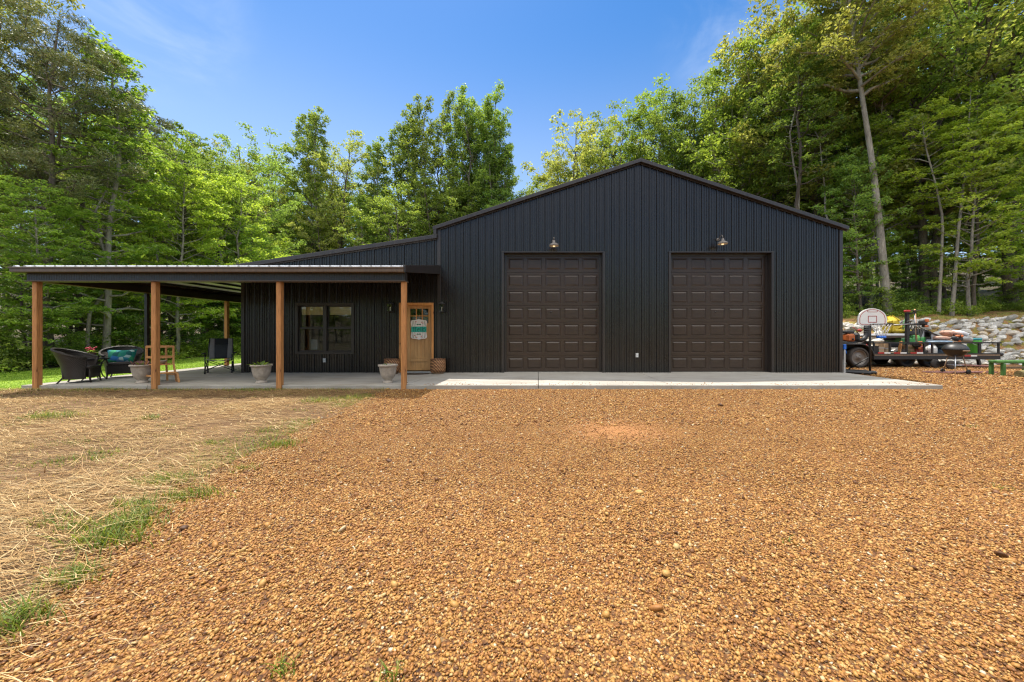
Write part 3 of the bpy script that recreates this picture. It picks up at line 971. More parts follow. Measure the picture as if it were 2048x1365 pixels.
# garage doors: seven sections of five raised panels
def garage_door(x0, x1):
    D = FY + 0.20
    t = 0.07
    door = MB()
    a0, a1 = x0 + t, x1 - t
    zt = GZ - 0.05
    rows, cols = 7, 5
    rh = zt / rows; cw = (a1 - a0) / cols
    def ring(r0, ya, r1, yb):
        (p0, p1, q0, q1) = r0; (s0, s1, u0, u1) = r1
        A = [(p0, ya, q0), (p1, ya, q0), (p1, ya, q1), (p0, ya, q1)]
        B = [(s0, yb, u0), (s1, yb, u0), (s1, yb, u1), (s0, yb, u1)]
        for i in range(4):
            j = (i + 1) % 4
            door.quad(A[i], A[j], B[j], B[i])
    for r in range(rows):
        z0, z1 = r * rh, (r + 1) * rh
        for c in range(cols):
            u0, u1 = a0 + c * cw, a0 + (c + 1) * cw
            # joint between sections
            s = (u0, u1, z0 + 0.004, z1 - 0.004)
            ring((u0, u1, z0, z1), D + 0.012, s, D)
            mx_ = 0.055 if 0 < c < cols - 1 else 0.055
            p = (u0 + mx_, u1 - mx_, z0 + 0.085, z1 - 0.075)
            ring(s, D, p, D)
            def ins(q, d): return (q[0] + d, q[1] - d, q[2] + d, q[3] - d)
            p1 = ins(p, 0.012); p2 = ins(p, 0.024); p3 = ins(p, 0.055)
            ring(p, D, p1, D + 0.014)
            ring(p1, D + 0.014, p2, D + 0.014)
            ring(p2, D + 0.014, p3, D - 0.002)
            door.quad((p3[0], D - 0.002, p3[2]), (p3[1], D - 0.002, p3[2]), (p3[1], D - 0.002, p3[3]), (p3[0], D - 0.002, p3[3]))
    door.box(a0, a1, D + 0.03, D + 0.05, 0, zt)
    d = door.build('garage_door', M['garage'], house, True)
    fr = MB()
    fr.box(x0 - 0.03, x0 + t, FY + 0.16, D + 0.02, 0, GZ)         # jambs set back
    fr.box(x1 - t, x1 + 0.03, FY + 0.16, D + 0.02, 0, GZ)
    fr.box(x0 + t + 0.001, x1 - t - 0.001, FY + 0.16, D + 0.02, GZ - 0.06, GZ)
    fr.box(x0 - 0.012, x0 + 0.006, FY - 0.034, FY + 0.16, 0, GZ)   # returns of the opening
    fr.box(x1 - 0.006, x1 + 0.012, FY - 0.034, FY + 0.16, 0, GZ)
    fr.box(x0 - 0.07, x1 + 0.07, FY - 0.045, FY + 0.159, GZ + 0.001, GZ + 0.035)
    fr.box(x0 - 0.06, x0 - 0.0125, FY - 0.038, FY - 0.002, 0, GZ)
    fr.box(x1 + 0.0125, x1 + 0.06, FY - 0.038, FY - 0.002, 0, GZ)
    off = fr
    f = off.build('door_frame', M['trim'], None)
    f.parent = d
    f.data.transform(Matrix.Translation(-house.location))
    hb = MB()
    hb.m = 0
    zc = 3.5 * rh
    hb.lathe([(0.028, 0), (0.028, 0.012), (0.012, 0.02), (0.0, 0.022)], 12, ((x0 + x1) / 2 - 0.06, D, zc + 0.06), Matrix.Rotation(R(90), 4, 'X'))
    h_ = hb.build('lock', M['trim'], None); h_.parent = d
    h_.data.transform(Matrix.Translation(-house.location))
    bs = MB(); bs.box(a0, a1, D - 0.006, D + 0.03, 0.0, 0.02)
    b_ = bs.build('bottom_seal', M['rubber'], None); b_.parent = d
    b_.data.transform(Matrix.Translation(-house.location))
    return d
for a, b in GD: garage_door(a, b)

# front door
def sub(mb, name, mat, parent, **k):
    o = mb.build(name, mat, None, **k)
    o.data.transform(Matrix.Translation(-house.location))
    o.parent = parent
    return o
dx0, dx1 = -4.135, -3.235
DY = FY + 0.05
gx0, gx1, gz0, gz1 = -3.905, -3.36, 1.52, 1.945
dm = MB()
# stiles and rails round the glass and panels
dm.box(dx0, gx0 - 0.01, DY, DY + 0.045, 0.06, 2.04)
dm.box(gx1 + 0.01, dx1, DY, DY + 0.045, 0.06, 2.04)
dm.box(gx0 - 0.0095, gx1 + 0.0095, DY + 0.0005, DY + 0.045, gz1 + 0.01, 2.04)
dm.box(gx0 - 0.0095, gx1 + 0.0095, DY + 0.0005, DY + 0.045, 1.36, gz0 - 0.01)
dm.box(gx0 - 0.0095, gx1 + 0.0095, DY + 0.0005, DY + 0.045, 0.33, 0.42)
dm.box(gx0 - 0.0095, gx1 + 0.0095, DY + 0.0005, DY + 0.045, 0.06, 0.12)
xm = (gx0 + gx1) / 2
dm.box(xm - 0.045, xm + 0.045, DY + 0.001, DY + 0.045, 0.4205, 1.3595)
# sunk panels, planked
for (a, b) in ((gx0 - 0.0095, xm - 0.0455), (xm + 0.0455, gx1 + 0.0095)):
    w = (b - a) / 2
    for i in range(2):
        dm.box(a + i * w + 0.003, a + (i + 1) * w - 0.003, DY + 0.020, DY + 0.04, 0.4205, 1.3595)
dm.box(gx0 - 0.0095, gx1 + 0.0095, DY + 0.020, DY + 0.04, 0.1205, 0.3295)
door = dm.build('front_door', M['door_wood'], house, True, bevel=0.004)
gm = MB(); gm.box(gx0 - 0.009, gx1 + 0.009, DY + 0.028, DY + 0.034, gz0 - 0.009, gz1 + 0.009)
sub(gm, 'door_glass', M['glass'], door)
mm = MB()
for i in (1, 2):
    x = gx0 + (gx1 - gx0) * i / 3
    mm.box(x - 0.012, x + 0.012, DY + 0.006, DY + 0.027, gz0 - 0.0095, gz1 + 0.0095)
zc = (gz0 + gz1) / 2
for i in range(3):
    a = gx0 + (gx1 - gx0) * i / 3 + (0.0125 if i else -0.009); b = gx0 + (gx1 - gx0) * (i + 1) / 3 - (0.0125 if i < 2 else -0.009)
    mm.box(a, b, DY + 0.006, DY + 0.027, zc - 0.012, zc + 0.012)
sub(mm, 'glazing_bars', M['frame_wood'], door)
fm = MB()
fm.box(DOORX[0], dx0 - 0.004, FY - 0.04, FY + 0.12, 0.0, 2.13)
fm.box(dx1 + 0.004, DOORX[1], FY - 0.04, FY + 0.12, 0.0, 2.13)
fm.box(dx0 - 0.0035, dx1 + 0.0035, FY - 0.038, FY + 0.12, 2.045, 2.13)
sub(fm, 'door_frame', M['frame_wood'], door, bevel=0.004)
tm = MB(); tm.box(dx0, dx1, FY - 0.05, FY + 0.11, 0.0, 0.035)
sub(tm, 'threshold', M['alu'], door)
hm = MB()
hx = dx0 + 0.075
hm.rbox((hx, DY - 0.008, 0.98), 0.045, 0.018, 0.30, 0.008)
hm.tube([(hx, DY - 0.012, 0.90), (hx, DY - 0.06, 0.92), (hx, DY - 0.06, 1.06), (hx, DY - 0.012, 1.09)], 0.010, 8)
hm.lathe([(0.028, 0), (0.028, 0.02), (0.0, 0.024)], 14, (hx, DY, 1.25), Matrix.Rotation(R(90), 4, 'X'))
sub(hm, 'door_handle', M['black'], door)

# double window with blinds
wy = FY + 0.02
wx0, wx1 = WINX; wz0, wz1 = WINZ
fm = MB()
fm.box(wx0 - 0.04, wx0 + 0.05, FY - 0.035, FY + 0.10, wz0 - 0.04, wz1 + 0.04)
fm.box(wx1 - 0.05, wx1 + 0.04, FY - 0.035, FY + 0.10, wz0 - 0.04, wz1 + 0.04)
fm.box(wx0 + 0.0505, wx1 - 0.0505, FY - 0.034, FY + 0.10, wz1 - 0.045, wz1 + 0.039)
fm.box(wx0 + 0.0505, wx1 - 0.0505, FY - 0.034, FY + 0.10, wz0 - 0.039, wz0 + 0.045)
wm = (wx0 + wx1) / 2
fm.box(wm - 0.055, wm + 0.055, FY - 0.02, FY + 0.10, wz0 + 0.0455, wz1 - 0.0455)
win = fm.build('window', M['trim'], house, True, bevel=0.004)
sm = MB(); gm = MB(); gl2 = MB()
zmid = (wz0 + wz1) / 2 + 0.02
for (a, b) in ((wx0 + 0.051, wm - 0.056), (wm + 0.056, wx1 - 0.051)):
    for (z0, z1, yy) in ((wz0 + 0.046, zmid, 0.0), (zmid + 0.001, wz1 - 0.046, 0.03)):
        y = wy + yy
        sm.box(a, a + 0.03, y, y + 0.028, z0, z1)
        sm.box(b - 0.03, b, y, y + 0.028, z0, z1)
        sm.box(a + 0.0305, b - 0.0305, y, y + 0.028, z0, z0 + 0.035)
        sm.box(a + 0.0305, b - 0.0305, y, y + 0.028, z1 - 0.035, z1)
        pn = MB(); pn.box(a + 0.029, b - 0.029, y + 0.011, y + 0.016, z0 + 0.034, z1 - 0.034)
        sub(pn, 'pane', M['glass'], win)
    bl = MB()
    for i in range(3):
        bl.rbox(((a + b) / 2, wy + 0.115 + 0.006 * i, wz1 - 0.15 - 0.0 * i - 0.045 * i), b - a - 0.02, 0.010, 0.16, 0.004)
    sub(bl, 'shade', M['shade'], win)
sub(sm, 'sash', M['trim'], win, bevel=0.003)
# a small pale box standing inside on the sill side table
pbx = MB(); pbx.rbox((0, 0, 0.16), 0.22, 0.12, 0.32, 0.01)
pbx.rbox((0, 0, -0.06), 0.7, 0.4, 0.06, 0.01); 
for sx in (-1, 1):
    for sy in (-1, 1): pbx.bar((sx * 0.3, sy * 0.16, -0.09), (sx * 0.3, sy * 0.16, -0.66), 0.04)
tag(pbx.build('side_cabinet', M['palegrey'], None, loc=(-7.08, FY + 0.45, 0.68)), 'small pale box on a table seen through the lower left window pane', 'box')

# ------------------------------------------------------------------ porch
porch = thing('porch', 'open porch with timber posts and a dark fascia wrapping the low wing', 'porch', (-7.4, 8.2, 0))
PX0, PX1, PYF = -11.80, -3.02, 7.97
ZE, ZW = 2.70, 3.24
IX = -9.05
def zfront(y): return ZE + (y - PYF) / (FY - PYF) * (ZW - ZE)
def zside(x): return ZE + (x - PX0) / (IX - PX0) * (ZW - ZE)
YB = 16.1
top = MB()
def ribs_on(mb, a, b, place, step=0.2286, h=0.022):
    k = a + 0.02
    while k < b - 0.05:
        place(k); k += step
th = 0.018
hipx = lambda x: PYF + (x - PX0) / (IX - PX0) * (FY - PYF)
def slab4(mb, pts):
    n = len(pts)
    lo = [(x, y, z - th) for x, y, z in pts]
    mb._add(list(pts) + lo, [tuple(range(n)), tuple(reversed(range(n, 2 * n)))] + [((i + 1) % n, i, n + i, n + (i + 1) % n) for i in range(n)])
slab4(top, [(PX0, PYF, ZE), (PX1, PYF, ZE), (PX1, FY - 0.04, zfront(FY - 0.04)), (IX, FY - 0.04, zfront(FY - 0.04))])
slab4(top, [(PX0, PYF, ZE), (IX, FY - 0.04, zside(IX)), (IX, YB, zside(IX)), (PX0, YB, ZE)])
k = PX0 + 0.06
while k < PX1 - 0.02:
    ye = FY - 0.05 if k > IX else hipx(k)
    if ye > PYF + 0.05:
        top.prism([(-0.03, 0.001), (0.03, 0.001), (0.014, 0.022), (-0.014, 0.022)], PYF - 0.004, PYF + 0.001) if False else None
        a = Vector((k, PYF - 0.005, ZE)); b_ = Vector((k, ye, zfront(ye)))
        vs = []
        for p in (a, b_):
            for dx, dz in ((-0.03, 0.001), (0.03, 0.001), (0.014, 0.024), (-0.014, 0.024)):
                vs.append((p.x + dx, p.y, p.z + dz))
        top._add(vs, [(3, 2, 1, 0), (4, 5, 6, 7), (0, 1, 5, 4), (1, 2, 6, 5), (2, 3, 7, 6), (3, 0, 4, 7)])
    k += 0.2286
top.build('roof', M['galv'], porch, True)
# purlins under the sheet
mb = MB()
x = PX0 + 0.35
while x < IX:
    z = zside(x) - th - 0.002
    mb.box(x - 0.02, x + 0.02, max(hipx(x), 8.3), YB - 0.1, z - 0.06, z)
    x += 0.40
y = 8.55
while y < FY - 0.1:
    z = zfront(y) - th - 0.002
    xa = PX0 + (y - PYF) / (FY - PYF) * (IX - PX0) + 0.1
    mb.box(xa, PX1 - 0.05, y - 0.045, y + 0.045, z - 0.075, z)
    y += 0.42
mb.build('purlins', M['black'], porch, True)
mb = MB()
mb.box(PX0 - 0.02, PX1 + 0.02, PYF - 0.03, PYF + 0.02, ZE - 0.125, ZE - 0.018)
mb.box(PX0 - 0.025, PX1 + 0.025, PYF - 0.045, PYF - 0.005, ZE - 0.045, ZE - 0.012)
mb.box(PX0 - 0.03, PX0 + 0.02, PYF + 0.021, YB, ZE - 0.125, ZE - 0.018)
mb.build('fascia', M['fascia'], porch, True, bevel=0.006)
# soffit strip between fascia and beam
mb = MB()
mb.box(PX0 + 0.02, PX1, PYF + 0.02, 8.10, ZE - 0.125, ZE - 0.11)
mb.box(PX0 + 0.02, -11.66, 8.101, YB, ZE - 0.125, ZE - 0.11)
mb.build('soffit', M['fascia'], porch, True)
# beam clad in fine ribbed sheet
BZ0, BZ1 = 2.405, 2.60
mb = MB()
n = int((PX1 - 0.02 + 11.68) / 0.0381)
for i in range(n):
    a = -11.68 + i * 0.0381
    for (u, o), (v_, q) in zip(((0, 0), (0.012, 0.0), (0.016, 0.006), (0.026, 0.006), (0.030, 0)), ((0.012, 0.0), (0.016, 0.006), (0.026, 0.006), (0.030, 0), (0.0381, 0))):
        mb.quad((a + u, 8.12 - o, BZ0), (a + v_, 8.12 - q, BZ0), (a + v_, 8.12 - q, BZ1), (a + u, 8.12 - o, BZ1))
mb.box(-11.68, PX1 - 0.02, 8.125, 8.29, BZ0, BZ1)
mb.box(-11.68, -11.50, 8.291, YB - 0.1, BZ0, BZ1)
mb.build('beam', M['trim'], porch, True)
mb = MB()
mb.box(-11.70, PX1, 8.095, 8.31, BZ0 - 0.02, BZ0 - 0.001)
mb.box(-11.71, -11.49, 8.311, YB - 0.1, BZ0 - 0.02, BZ0 - 0.001)
mb.build('beam_trim', M['fascia'], porch, True)
# closed gable end on the right
mb = MB()
mb.prism([(0, 0), (1, 0), (1, 1), (0, 1)], 0, 0.001) if False else None
pts = [(PYF - 0.01, ZE - 0.13), (FY - 0.045, ZW - 0.24), (FY - 0.045, ZW + 0.03), (PYF - 0.01, ZE + 0.03)]
vs = [(PX1 + 0.004, y, z) for y, z in pts] + [(PX1 + 0.06, y, z) for y, z in pts]
mb._add(vs, [(0, 1, 2, 3), (7, 6, 5, 4), (0, 4, 5, 1), (1, 5, 6, 2), (2, 6, 7, 3), (3, 7, 4, 0)])
mb.build('end_trim', M['trim'], porch, True, bevel=0.004)
PW = 0.105
for (x, y, zb) in [(-11.545, 8.195, -0.12), (-8.815, 8.195, -0.12), (-5.945, 8.195, -0.12), (-3.08, 8.195, -0.12), (-11.55, 10.7, 0), (-11.55, 13.2, 0), (-11.55, 15.7, 0)]:
    pb = MB(); pb.box(-PW / 2, PW / 2, -PW / 2, PW / 2, 0, BZ0 - 0.021 - zb)
    o = pb.build('post', M['post'], porch, bevel=0.006)
    o.location = Vector((x, y, zb)) - porch.location
mb = MB()
mb.box(-11.69, -11.605, 10.55, 10.63, 0.05, 2.40)
mb.box(-11.72, -11.60, 10.54, 10.64, 2.401, 2.57)
mb.build('downspout', M['black'], porch, True, bevel=0.006)
# pale daylight tube lights under the beam? only a slim white strip shows
# ------------------------------------------------------------------ trees
def unit(a): return a / np.maximum(1e-9, np.linalg.norm(a, axis=-1, keepdims=True))
def leaf_arrays(rng, cen, nrm, size, wid=0.55, fold=0.12):
    """diamond leaves: base, side, tip, side"""
    N = len(cen)
    n = unit(nrm)
    d = rng.normal(size=(N, 3)); d -= n * (d * n).sum(1, keepdims=True); d = unit(d)
    s = np.cross(n, d)
    L = (size * rng.uniform(0.65, 1.3, N))[:, None]
    w = L * wid * 0.5
    m = cen + d * L * 0.05
    up = n * L * fold
    V = np.stack([cen - d * L * 0.5, m - s * w + up, cen + d * L * 0.5 - n * L * fold * 0.8, m + s * w + up], 1).reshape(-1, 3)
    return V, np.arange(N * 4).reshape(N, 4)
def clusters_to_leaves(rng, cl, nl, size, wid=0.55, flat=0.5, upw=0.9, shell=0.5):
    """cl: array of (x,y,z,r)"""
    cl = np.asarray(cl)
    k = np.repeat(np.arange(len(cl)), nl)
    o = unit(rng.normal(size=(len(k), 3))) * (rng.uniform(0, 1, len(k)) ** shell)[:, None]
    o[:, 2] *= flat
    cen = cl[k, :3] + o * cl[k, 3:4]
    nrm = rng.normal(size=(len(k), 3)) * 0.6 + np.array([0, 0, upw]) + o * 0.5
    return leaf_arrays(rng, cen, nrm, size, wid)
class Tubes:
    def __init__(s): s.V = []; s.F = []; s.n = 0
    def add(s, pts, rad, k):
        mb = MB(); mb.tube(pts, rad, k, cap=False)
        s.V.append(np.array([tuple(v) for v in mb.v])); s.F.append(np.array(mb.f) + s.n); s.n += len(mb.v)
    def mesh(s, name, mat): return np_mesh(name, np.concatenate(s.V), np.concatenate(s.F), 4, mat, True)
def interp_path(path, t):
    m = len(path) - 1
    f = min(m - 1e-6, max(0, t * m)); i = int(f); u = f - i
    return path[i] * (1 - u) + path[i + 1] * u
def make_tree(seed, H, cb, prof, nb, leaf, bark, nl=42, lsize=0.15, cr=0.6, r0=0.16, rise=0.45, flat=0.5,
              lean=(0, 0), wig=0.25, stems=1, fork=0.45, spread=1.2, droop=0.0, spacing=0.75, low=0, wid=0.55, upw=0.9, side=2, path=None, bare=0.3):
    """prof(t) gives the crown radius at the height fraction t of the crown (0 bottom, 1 top)"""
    rng = np.random.default_rng(seed)
    rd = random.Random(seed)
    T = Tubes(); cl = []
    if path is None:
        ks = 9
        path = []
        px_, py_ = 0.0, 0.0
        for i in range(ks + 1):
            t = i / ks
            path.append(np.array([lean[0] * t * H + px_, lean[1] * t * H + py_, t * H]))
            px_ += rd.uniform(-wig, wig) * H / 20; py_ += rd.uniform(-wig, wig) * H / 20
    path = [np.array(p, dtype=float) for p in path]
    mains = []
    if stems == 1:
        mains.append((path, r0, 0.0))
        n = len(path)
        rad = [r0 * (1.25 if i == 0 else 1) * (1 - 0.88 * (i / (n - 1)) ** 1.1) + 0.008 for i in range(n)]
        T.add(path, rad, 8)
    else:
        kf = max(1, int(fork * (len(path) - 1)))
        low_p = path[:kf + 1]
        T.add(low_p, [r0 * (1.25 if i == 0 else 1) * (1 - 0.25 * i / kf) for i in range(kf + 1)], 8)
        for s in range(stems):
            a = 2 * PI * s / stems + rd.uniform(-0.4, 0.4)
            st = [low_p[-1]]
            m = len(path) - kf
            for i in range(1, m):
                u = i / (m - 1)
                off = np.array([math.cos(a), math.sin(a), 0]) * spread * (u ** 0.7) * rd.uniform(0.85, 1.15)
                st.append(path[kf + i] + off - np.array([0, 0, rd.uniform(0, 0.06) * H * u]))
            rr = r0 * 0.72
            T.add(st, [rr * (1 - 0.88 * i / (m - 1)) + 0.008 for i in range(m)], 6)
            full = low_p[:-1] + st
            mains.append((full, rr, fork))
    for b in range(nb):
        mp_, rr, fk = mains[b % len(mains)]
        tc = (b + rd.random()) / nb           # height in the crown
        tc = tc ** 0.9
        t = cb + (0.985 - cb) * tc
        p0 = interp_path(mp_, t)
        Rb = prof(tc) * rd.uniform(0.6, 1.15)
        az = b * 2.39996 + rd.uniform(-0.5, 0.5)
        el = rise * (0.45 + 1.1 * tc) + rd.uniform(-0.2, 0.2)
        d = np.array([math.cos(az) * math.cos(el), math.sin(az) * math.cos(el), math.sin(el)])
        br = max(0.010, min(0.09, r0 * 0.42 * (1 - tc) + 0.010) * min(1.2, Rb / 2.5 + 0.3))
        pts = [p0]
        m = 4
        for i in range(1, m + 1):
            u = i / m
            q = p0 + d * Rb * u + np.array([rd.uniform(-1, 1), rd.uniform(-1, 1), rd.uniform(-0.6, 0.6)]) * 0.09 * Rb
            q[2] += (0.10 - droop) * Rb * u * u
            pts.append(q)
        T.add(pts, [br, br * 0.8, br * 0.58, br * 0.36, 0.006], 4)
        nc = max(1, int(Rb * (1 - bare) / spacing + 0.5))
        for i in range(nc):
            u = bare + (1 - bare) * (i + 0.8) / nc
            p = interp_path(pts, min(1, u))
            cl.append((p[0], p[1], p[2] + 0.05, cr * rd.uniform(0.7, 1.25)))
            for sgn in range(side):
                sg = -1 if sgn % 2 else 1
                sd = np.array([-d[1], d[0], 0]) * sg
                ln = rd.uniform(0.35, 0.95) * cr * 1.7 * (1.25 - 0.6 * u)
                q = p + (sd * 0.85 + d * 0.5) * ln + np.array([0, 0, rd.uniform(-0.25, 0.3) * ln])
                cl.append((q[0], q[1], q[2], cr * rd.uniform(0.6, 1.1)))
                if rd.random() < 0.7: T.add([p, q], [br * 0.35 + 0.003, 0.004], 3)
    if cl:
        top = mains[0][0][-1]
        for (mp_, _, _) in mains:
            e = mp_[-1]
            cl.append((e[0], e[1], e[2], cr * 0.8)); cl.append((e[0], e[1], e[2] - cr * 0.7, cr * 0.9))
    V, Fc = clusters_to_leaves(rng, cl, nl, lsize, wid, flat, upw)
    return T.mesh('trunk', M[bark]), np_mesh('crown', V, Fc, 4, M[leaf])

broad = lambda R_: (lambda t: R_ * (0.30 + 1.25 * math.sin(PI * min(1, t * 0.80 + 0.17)) ** 0.9 * 0.75))
cone = lambda R_: (lambda t: R_ * (1.02 - 0.88 * t) * (0.75 + 0.25 * min(1, t * 6)))
oval = lambda R_: (lambda t: R_ * (0.25 + 0.75 * math.sin(PI * (0.12 + 0.80 * t))))
VAR = {}
def variant(key, **k):
    tm, cm = make_tree(**k)
    co = np.empty(len(cm.vertices) * 3, dtype=np.float32); cm.vertices.foreach_get('co', co)
    VAR[key] = (float(np.percentile(co[2::3], 99.7)), tm, cm)
variant('oak1', seed=1, H=20, cb=0.28, prof=broad(4.6), nb=66, leaf='leaf_mid', bark='bark', nl=24, lsize=0.23, cr=0.58, r0=0.22, stems=3, fork=0.45, spread=2.2, flat=0.62, spacing=0.85)
variant('oak2', seed=2, H=20, cb=0.22, prof=broad(4.2), nb=62, leaf='leaf_olive', bark='bark', nl=24, lsize=0.23, cr=0.58, r0=0.2, stems=2, fork=0.5, spread=1.8, flat=0.62, spacing=0.85)
variant('oak3', seed=3, H=18, cb=0.18, prof=broad(4.0), nb=66, leaf='leaf_bright', bark='bark_pale', nl=24, lsize=0.23, cr=0.58, r0=0.18, stems=2, fork=0.4, spread=1.4, flat=0.6, spacing=0.85)
variant('poplar1', seed=4, H=22, cb=0.20, prof=oval(3.5), nb=110, leaf='leaf_mid', bark='bark', nl=24, lsize=0.22, cr=0.48, r0=0.18, rise=0.8, stems=3, fork=0.22, spread=1.7, flat=0.8)
variant('poplar2', seed=5, H=22, cb=0.22, prof=oval(2.8), nb=84, leaf='leaf_mid', bark='bark_pale', nl=24, lsize=0.22, cr=0.48, r0=0.16, rise=0.8, stems=2, fork=0.3, spread=1.2, flat=0.8)
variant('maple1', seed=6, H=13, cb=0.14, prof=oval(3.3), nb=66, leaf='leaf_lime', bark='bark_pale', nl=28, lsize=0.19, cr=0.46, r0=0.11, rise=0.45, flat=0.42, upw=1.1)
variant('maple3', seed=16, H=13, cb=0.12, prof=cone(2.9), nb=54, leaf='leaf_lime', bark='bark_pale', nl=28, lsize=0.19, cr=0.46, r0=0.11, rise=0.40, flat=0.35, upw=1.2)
variant('maple2', seed=7, H=13, cb=0.10, prof=oval(3.0), nb=62, leaf='leaf_fresh', bark='bark', nl=28, lsize=0.19, cr=0.46, r0=0.10, rise=0.5, flat=0.5, upw=1.0)
variant('pine1', seed=8, H=17, cb=0.40, prof=broad(2.8), nb=54, leaf='needle', bark='bark', nl=60, lsize=0.24, cr=0.42, r0=0.17, rise=0.3, flat=0.8, wid=0.14, upw=0.2, side=3)
variant('pine2', seed=9, H=17, cb=0.48, prof=broad(2.4), nb=46, leaf='needle', bark='bark', nl=60, lsize=0.24, cr=0.42, r0=0.15, rise=0.25, flat=0.8, wid=0.14, upw=0.2, side=3)
variant('under1', seed=10, H=6, cb=0.12, prof=broad(2.2), nb=30, leaf='leaf_fresh', bark='bark_dark', nl=26, lsize=0.17, cr=0.38, r0=0.05, rise=0.4, flat=0.4, upw=1.1)
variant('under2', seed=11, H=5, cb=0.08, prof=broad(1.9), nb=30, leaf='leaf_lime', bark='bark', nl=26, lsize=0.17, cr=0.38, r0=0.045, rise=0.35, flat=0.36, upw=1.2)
variant('pole1', seed=12, H=15, cb=0.55, prof=oval(1.7), nb=28, leaf='leaf_bright', bark='bark_pale', nl=26, lsize=0.18, cr=0.45, r0=0.075, wig=0.8, rise=0.4, flat=0.35)
variant('pole2', seed=13, H=16, cb=0.5, prof=oval(2.0), nb=30, leaf='leaf_mid', bark='bark_dark', nl=26, lsize=0.18, cr=0.48, r0=0.13, wig=0.5, rise=0.4, flat=0.4)
def bush_mesh(seed, Rb, Hb, n, leaf, ls=0.10):
    rng = np.random.default_rng(seed)
    cl = np.stack([rng.uniform(-Rb, Rb, n), rng.uniform(-Rb, Rb, n), rng.uniform(0.06, 1, n) ** 1.2 * Hb, rng.uniform(0.2, 0.4, n)], 1)
    q = 1 - 0.6 * cl[:, 2] / Hb
    cl[:, 0] *= q; cl[:, 1] *= q
    V, Fc = clusters_to_leaves(rng, cl, 34, ls, 0.55, 0.5, 1.0)
    k = 14
    VV = [V]; FF = [Fc]; b = len(V)
    for i in range(k):     # a few stems
        c = cl[rng.integers(n)]
        w = 0.008
        a = np.array([c[0] * 0.2, c[1] * 0.2, 0.0]); e = c[:3]
        VV.append(np.array([a + [w, 0, 0], a - [w, 0, 0], e - [w * 0.4, 0, 0], e + [w * 0.4, 0, 0]])); FF.append(np.array([[b, b + 1, b + 2, b + 3]])); b += 4
    return np_mesh('shrub', np.concatenate(VV), np.concatenate(FF), 4, M[leaf])
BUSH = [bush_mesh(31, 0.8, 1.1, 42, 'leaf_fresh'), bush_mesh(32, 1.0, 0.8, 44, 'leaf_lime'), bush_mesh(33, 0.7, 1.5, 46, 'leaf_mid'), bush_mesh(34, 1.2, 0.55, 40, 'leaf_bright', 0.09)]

tr_rng = random.Random(77)
TN = {'oak': 'oak_tree', 'poplar': 'poplar_tree', 'maple': 'maple_tree', 'pine': 'pine_tree', 'under': 'understory_tree', 'pole': 'slender_tree'}
def plant_tree(key, x, y, label, group=None, h=None, wide=1.0, rz=None, z=None, leaf=None):
    H, tm, cm = VAR[key]
    s = (h / H) if h else tr_rng.uniform(0.85, 1.12)
    zz = float(terrain(x, y)) - 0.05 if z is None else z
    t = thing(TN[key.rstrip('0123456789')], label, 'tree', (x, y, zz), tr_rng.uniform(0, 6.28) if rz is None else rz, group)
    t.scale = (s * wide, s * wide, s)
    link('trunk', tm, t); c = link('crown', cm, t)
    if leaf: c.material_slots[0].link = 'OBJECT'; c.material_slots[0].material = M[leaf]
    return t
def plant_px(key, px, ytop, Y, label, group=None, wide=1.0, rz=None):
    """tree whose top stands at this pixel of the photo when it grows at depth Y"""
    x = (px - CX) / F * Y
    h = CAMH - (ytop - CY) / F * Y - float(terrain(x, Y))
    return plant_tree(key, x, Y, label, group, h, wide, rz)

G_BACK = 'tall trees of the wood behind the building'
G_LEFT = 'trees of the wood left of the lawn'
G_RIGHT = 'trees of the wood on the right bank'
# --- skyline behind the building, left to right
sky_trees = [
 ('pine1', 300, 232, 27, 'tall dark pine whose spire rises right of the thin maple'),
 ('oak2', 345, 300, 29, 'olive rounded tree at the low dip of the left skyline'),
 ('oak1', 415, 312, 31, 'rounded leafy tree just right of the skyline dip'),
 ('oak2', 470, 305, 33, 'tall olive tree over the porch roof, left of the twin crowns'),
 ('oak1', 527, 282, 34, 'left one of the two tall pointed crowns above the porch'),
 ('poplar2', 612, 228, 34, 'right one of the two tall pointed crowns above the porch'),
 ('oak2', 675, 280, 35, 'rounded olive crown above the low wing roof'),
 ('poplar2', 745, 288, 36, 'narrow leafy tree between the rounded crown and the big poplar'),
 ('poplar2', 797, 252, 35, 'narrow tree with a pointed top just left of the big poplar'),
 ('poplar1', 912, 205, 36, 'inner stem of the big poplar clump, left of the tallest one'),
 ('poplar1', 868, 215, 34, 'left stem of the big poplar clump behind the building'),
 ('poplar1', 955, 190, 35, 'tallest poplar in the middle of the skyline'),
 ('poplar1', 972, 235, 36, 'inner stem of the big poplar clump, right of the tallest one'),
 ('poplar2', 1003, 285, 34, 'lower right shoulder tree of the big poplar clump'),
 ('oak2', 1128, 318, 40, 'small olive tree in the gap right of the poplar clump'),
 ('oak2', 1088, 340, 43, 'low far tree at the bottom of the sky gap right of the poplar clump'),
 ('oak2', 1160, 268, 38, 'olive crown rising left of the gable peak'),
 ('oak2', 1196, 262, 41, 'far olive crown between the low gap tree and the gable peak'),
 ('oak1', 1232, 250, 37, 'broad crown straight above the gable peak'),
 ('oak3', 1310, 190, 35, 'bright green crown just right of the gable peak'),
 ('oak1', 1372, 190, 33, 'dense dark crown above the right roof slope'),
 ('oak1', 1425, 170, 30, 'tall dense crown where the right skyline climbs'),
 ('oak3', 1488, 112, 28, 'pale green tall tree above the right roof slope'),
 ('oak2', 1560, 55, 27, 'tall olive tree at the upper end of the right skyline'),
 ('oak2', 1630, -40, 25, 'olive tree with spreading limbs whose top leaves the picture'),
]
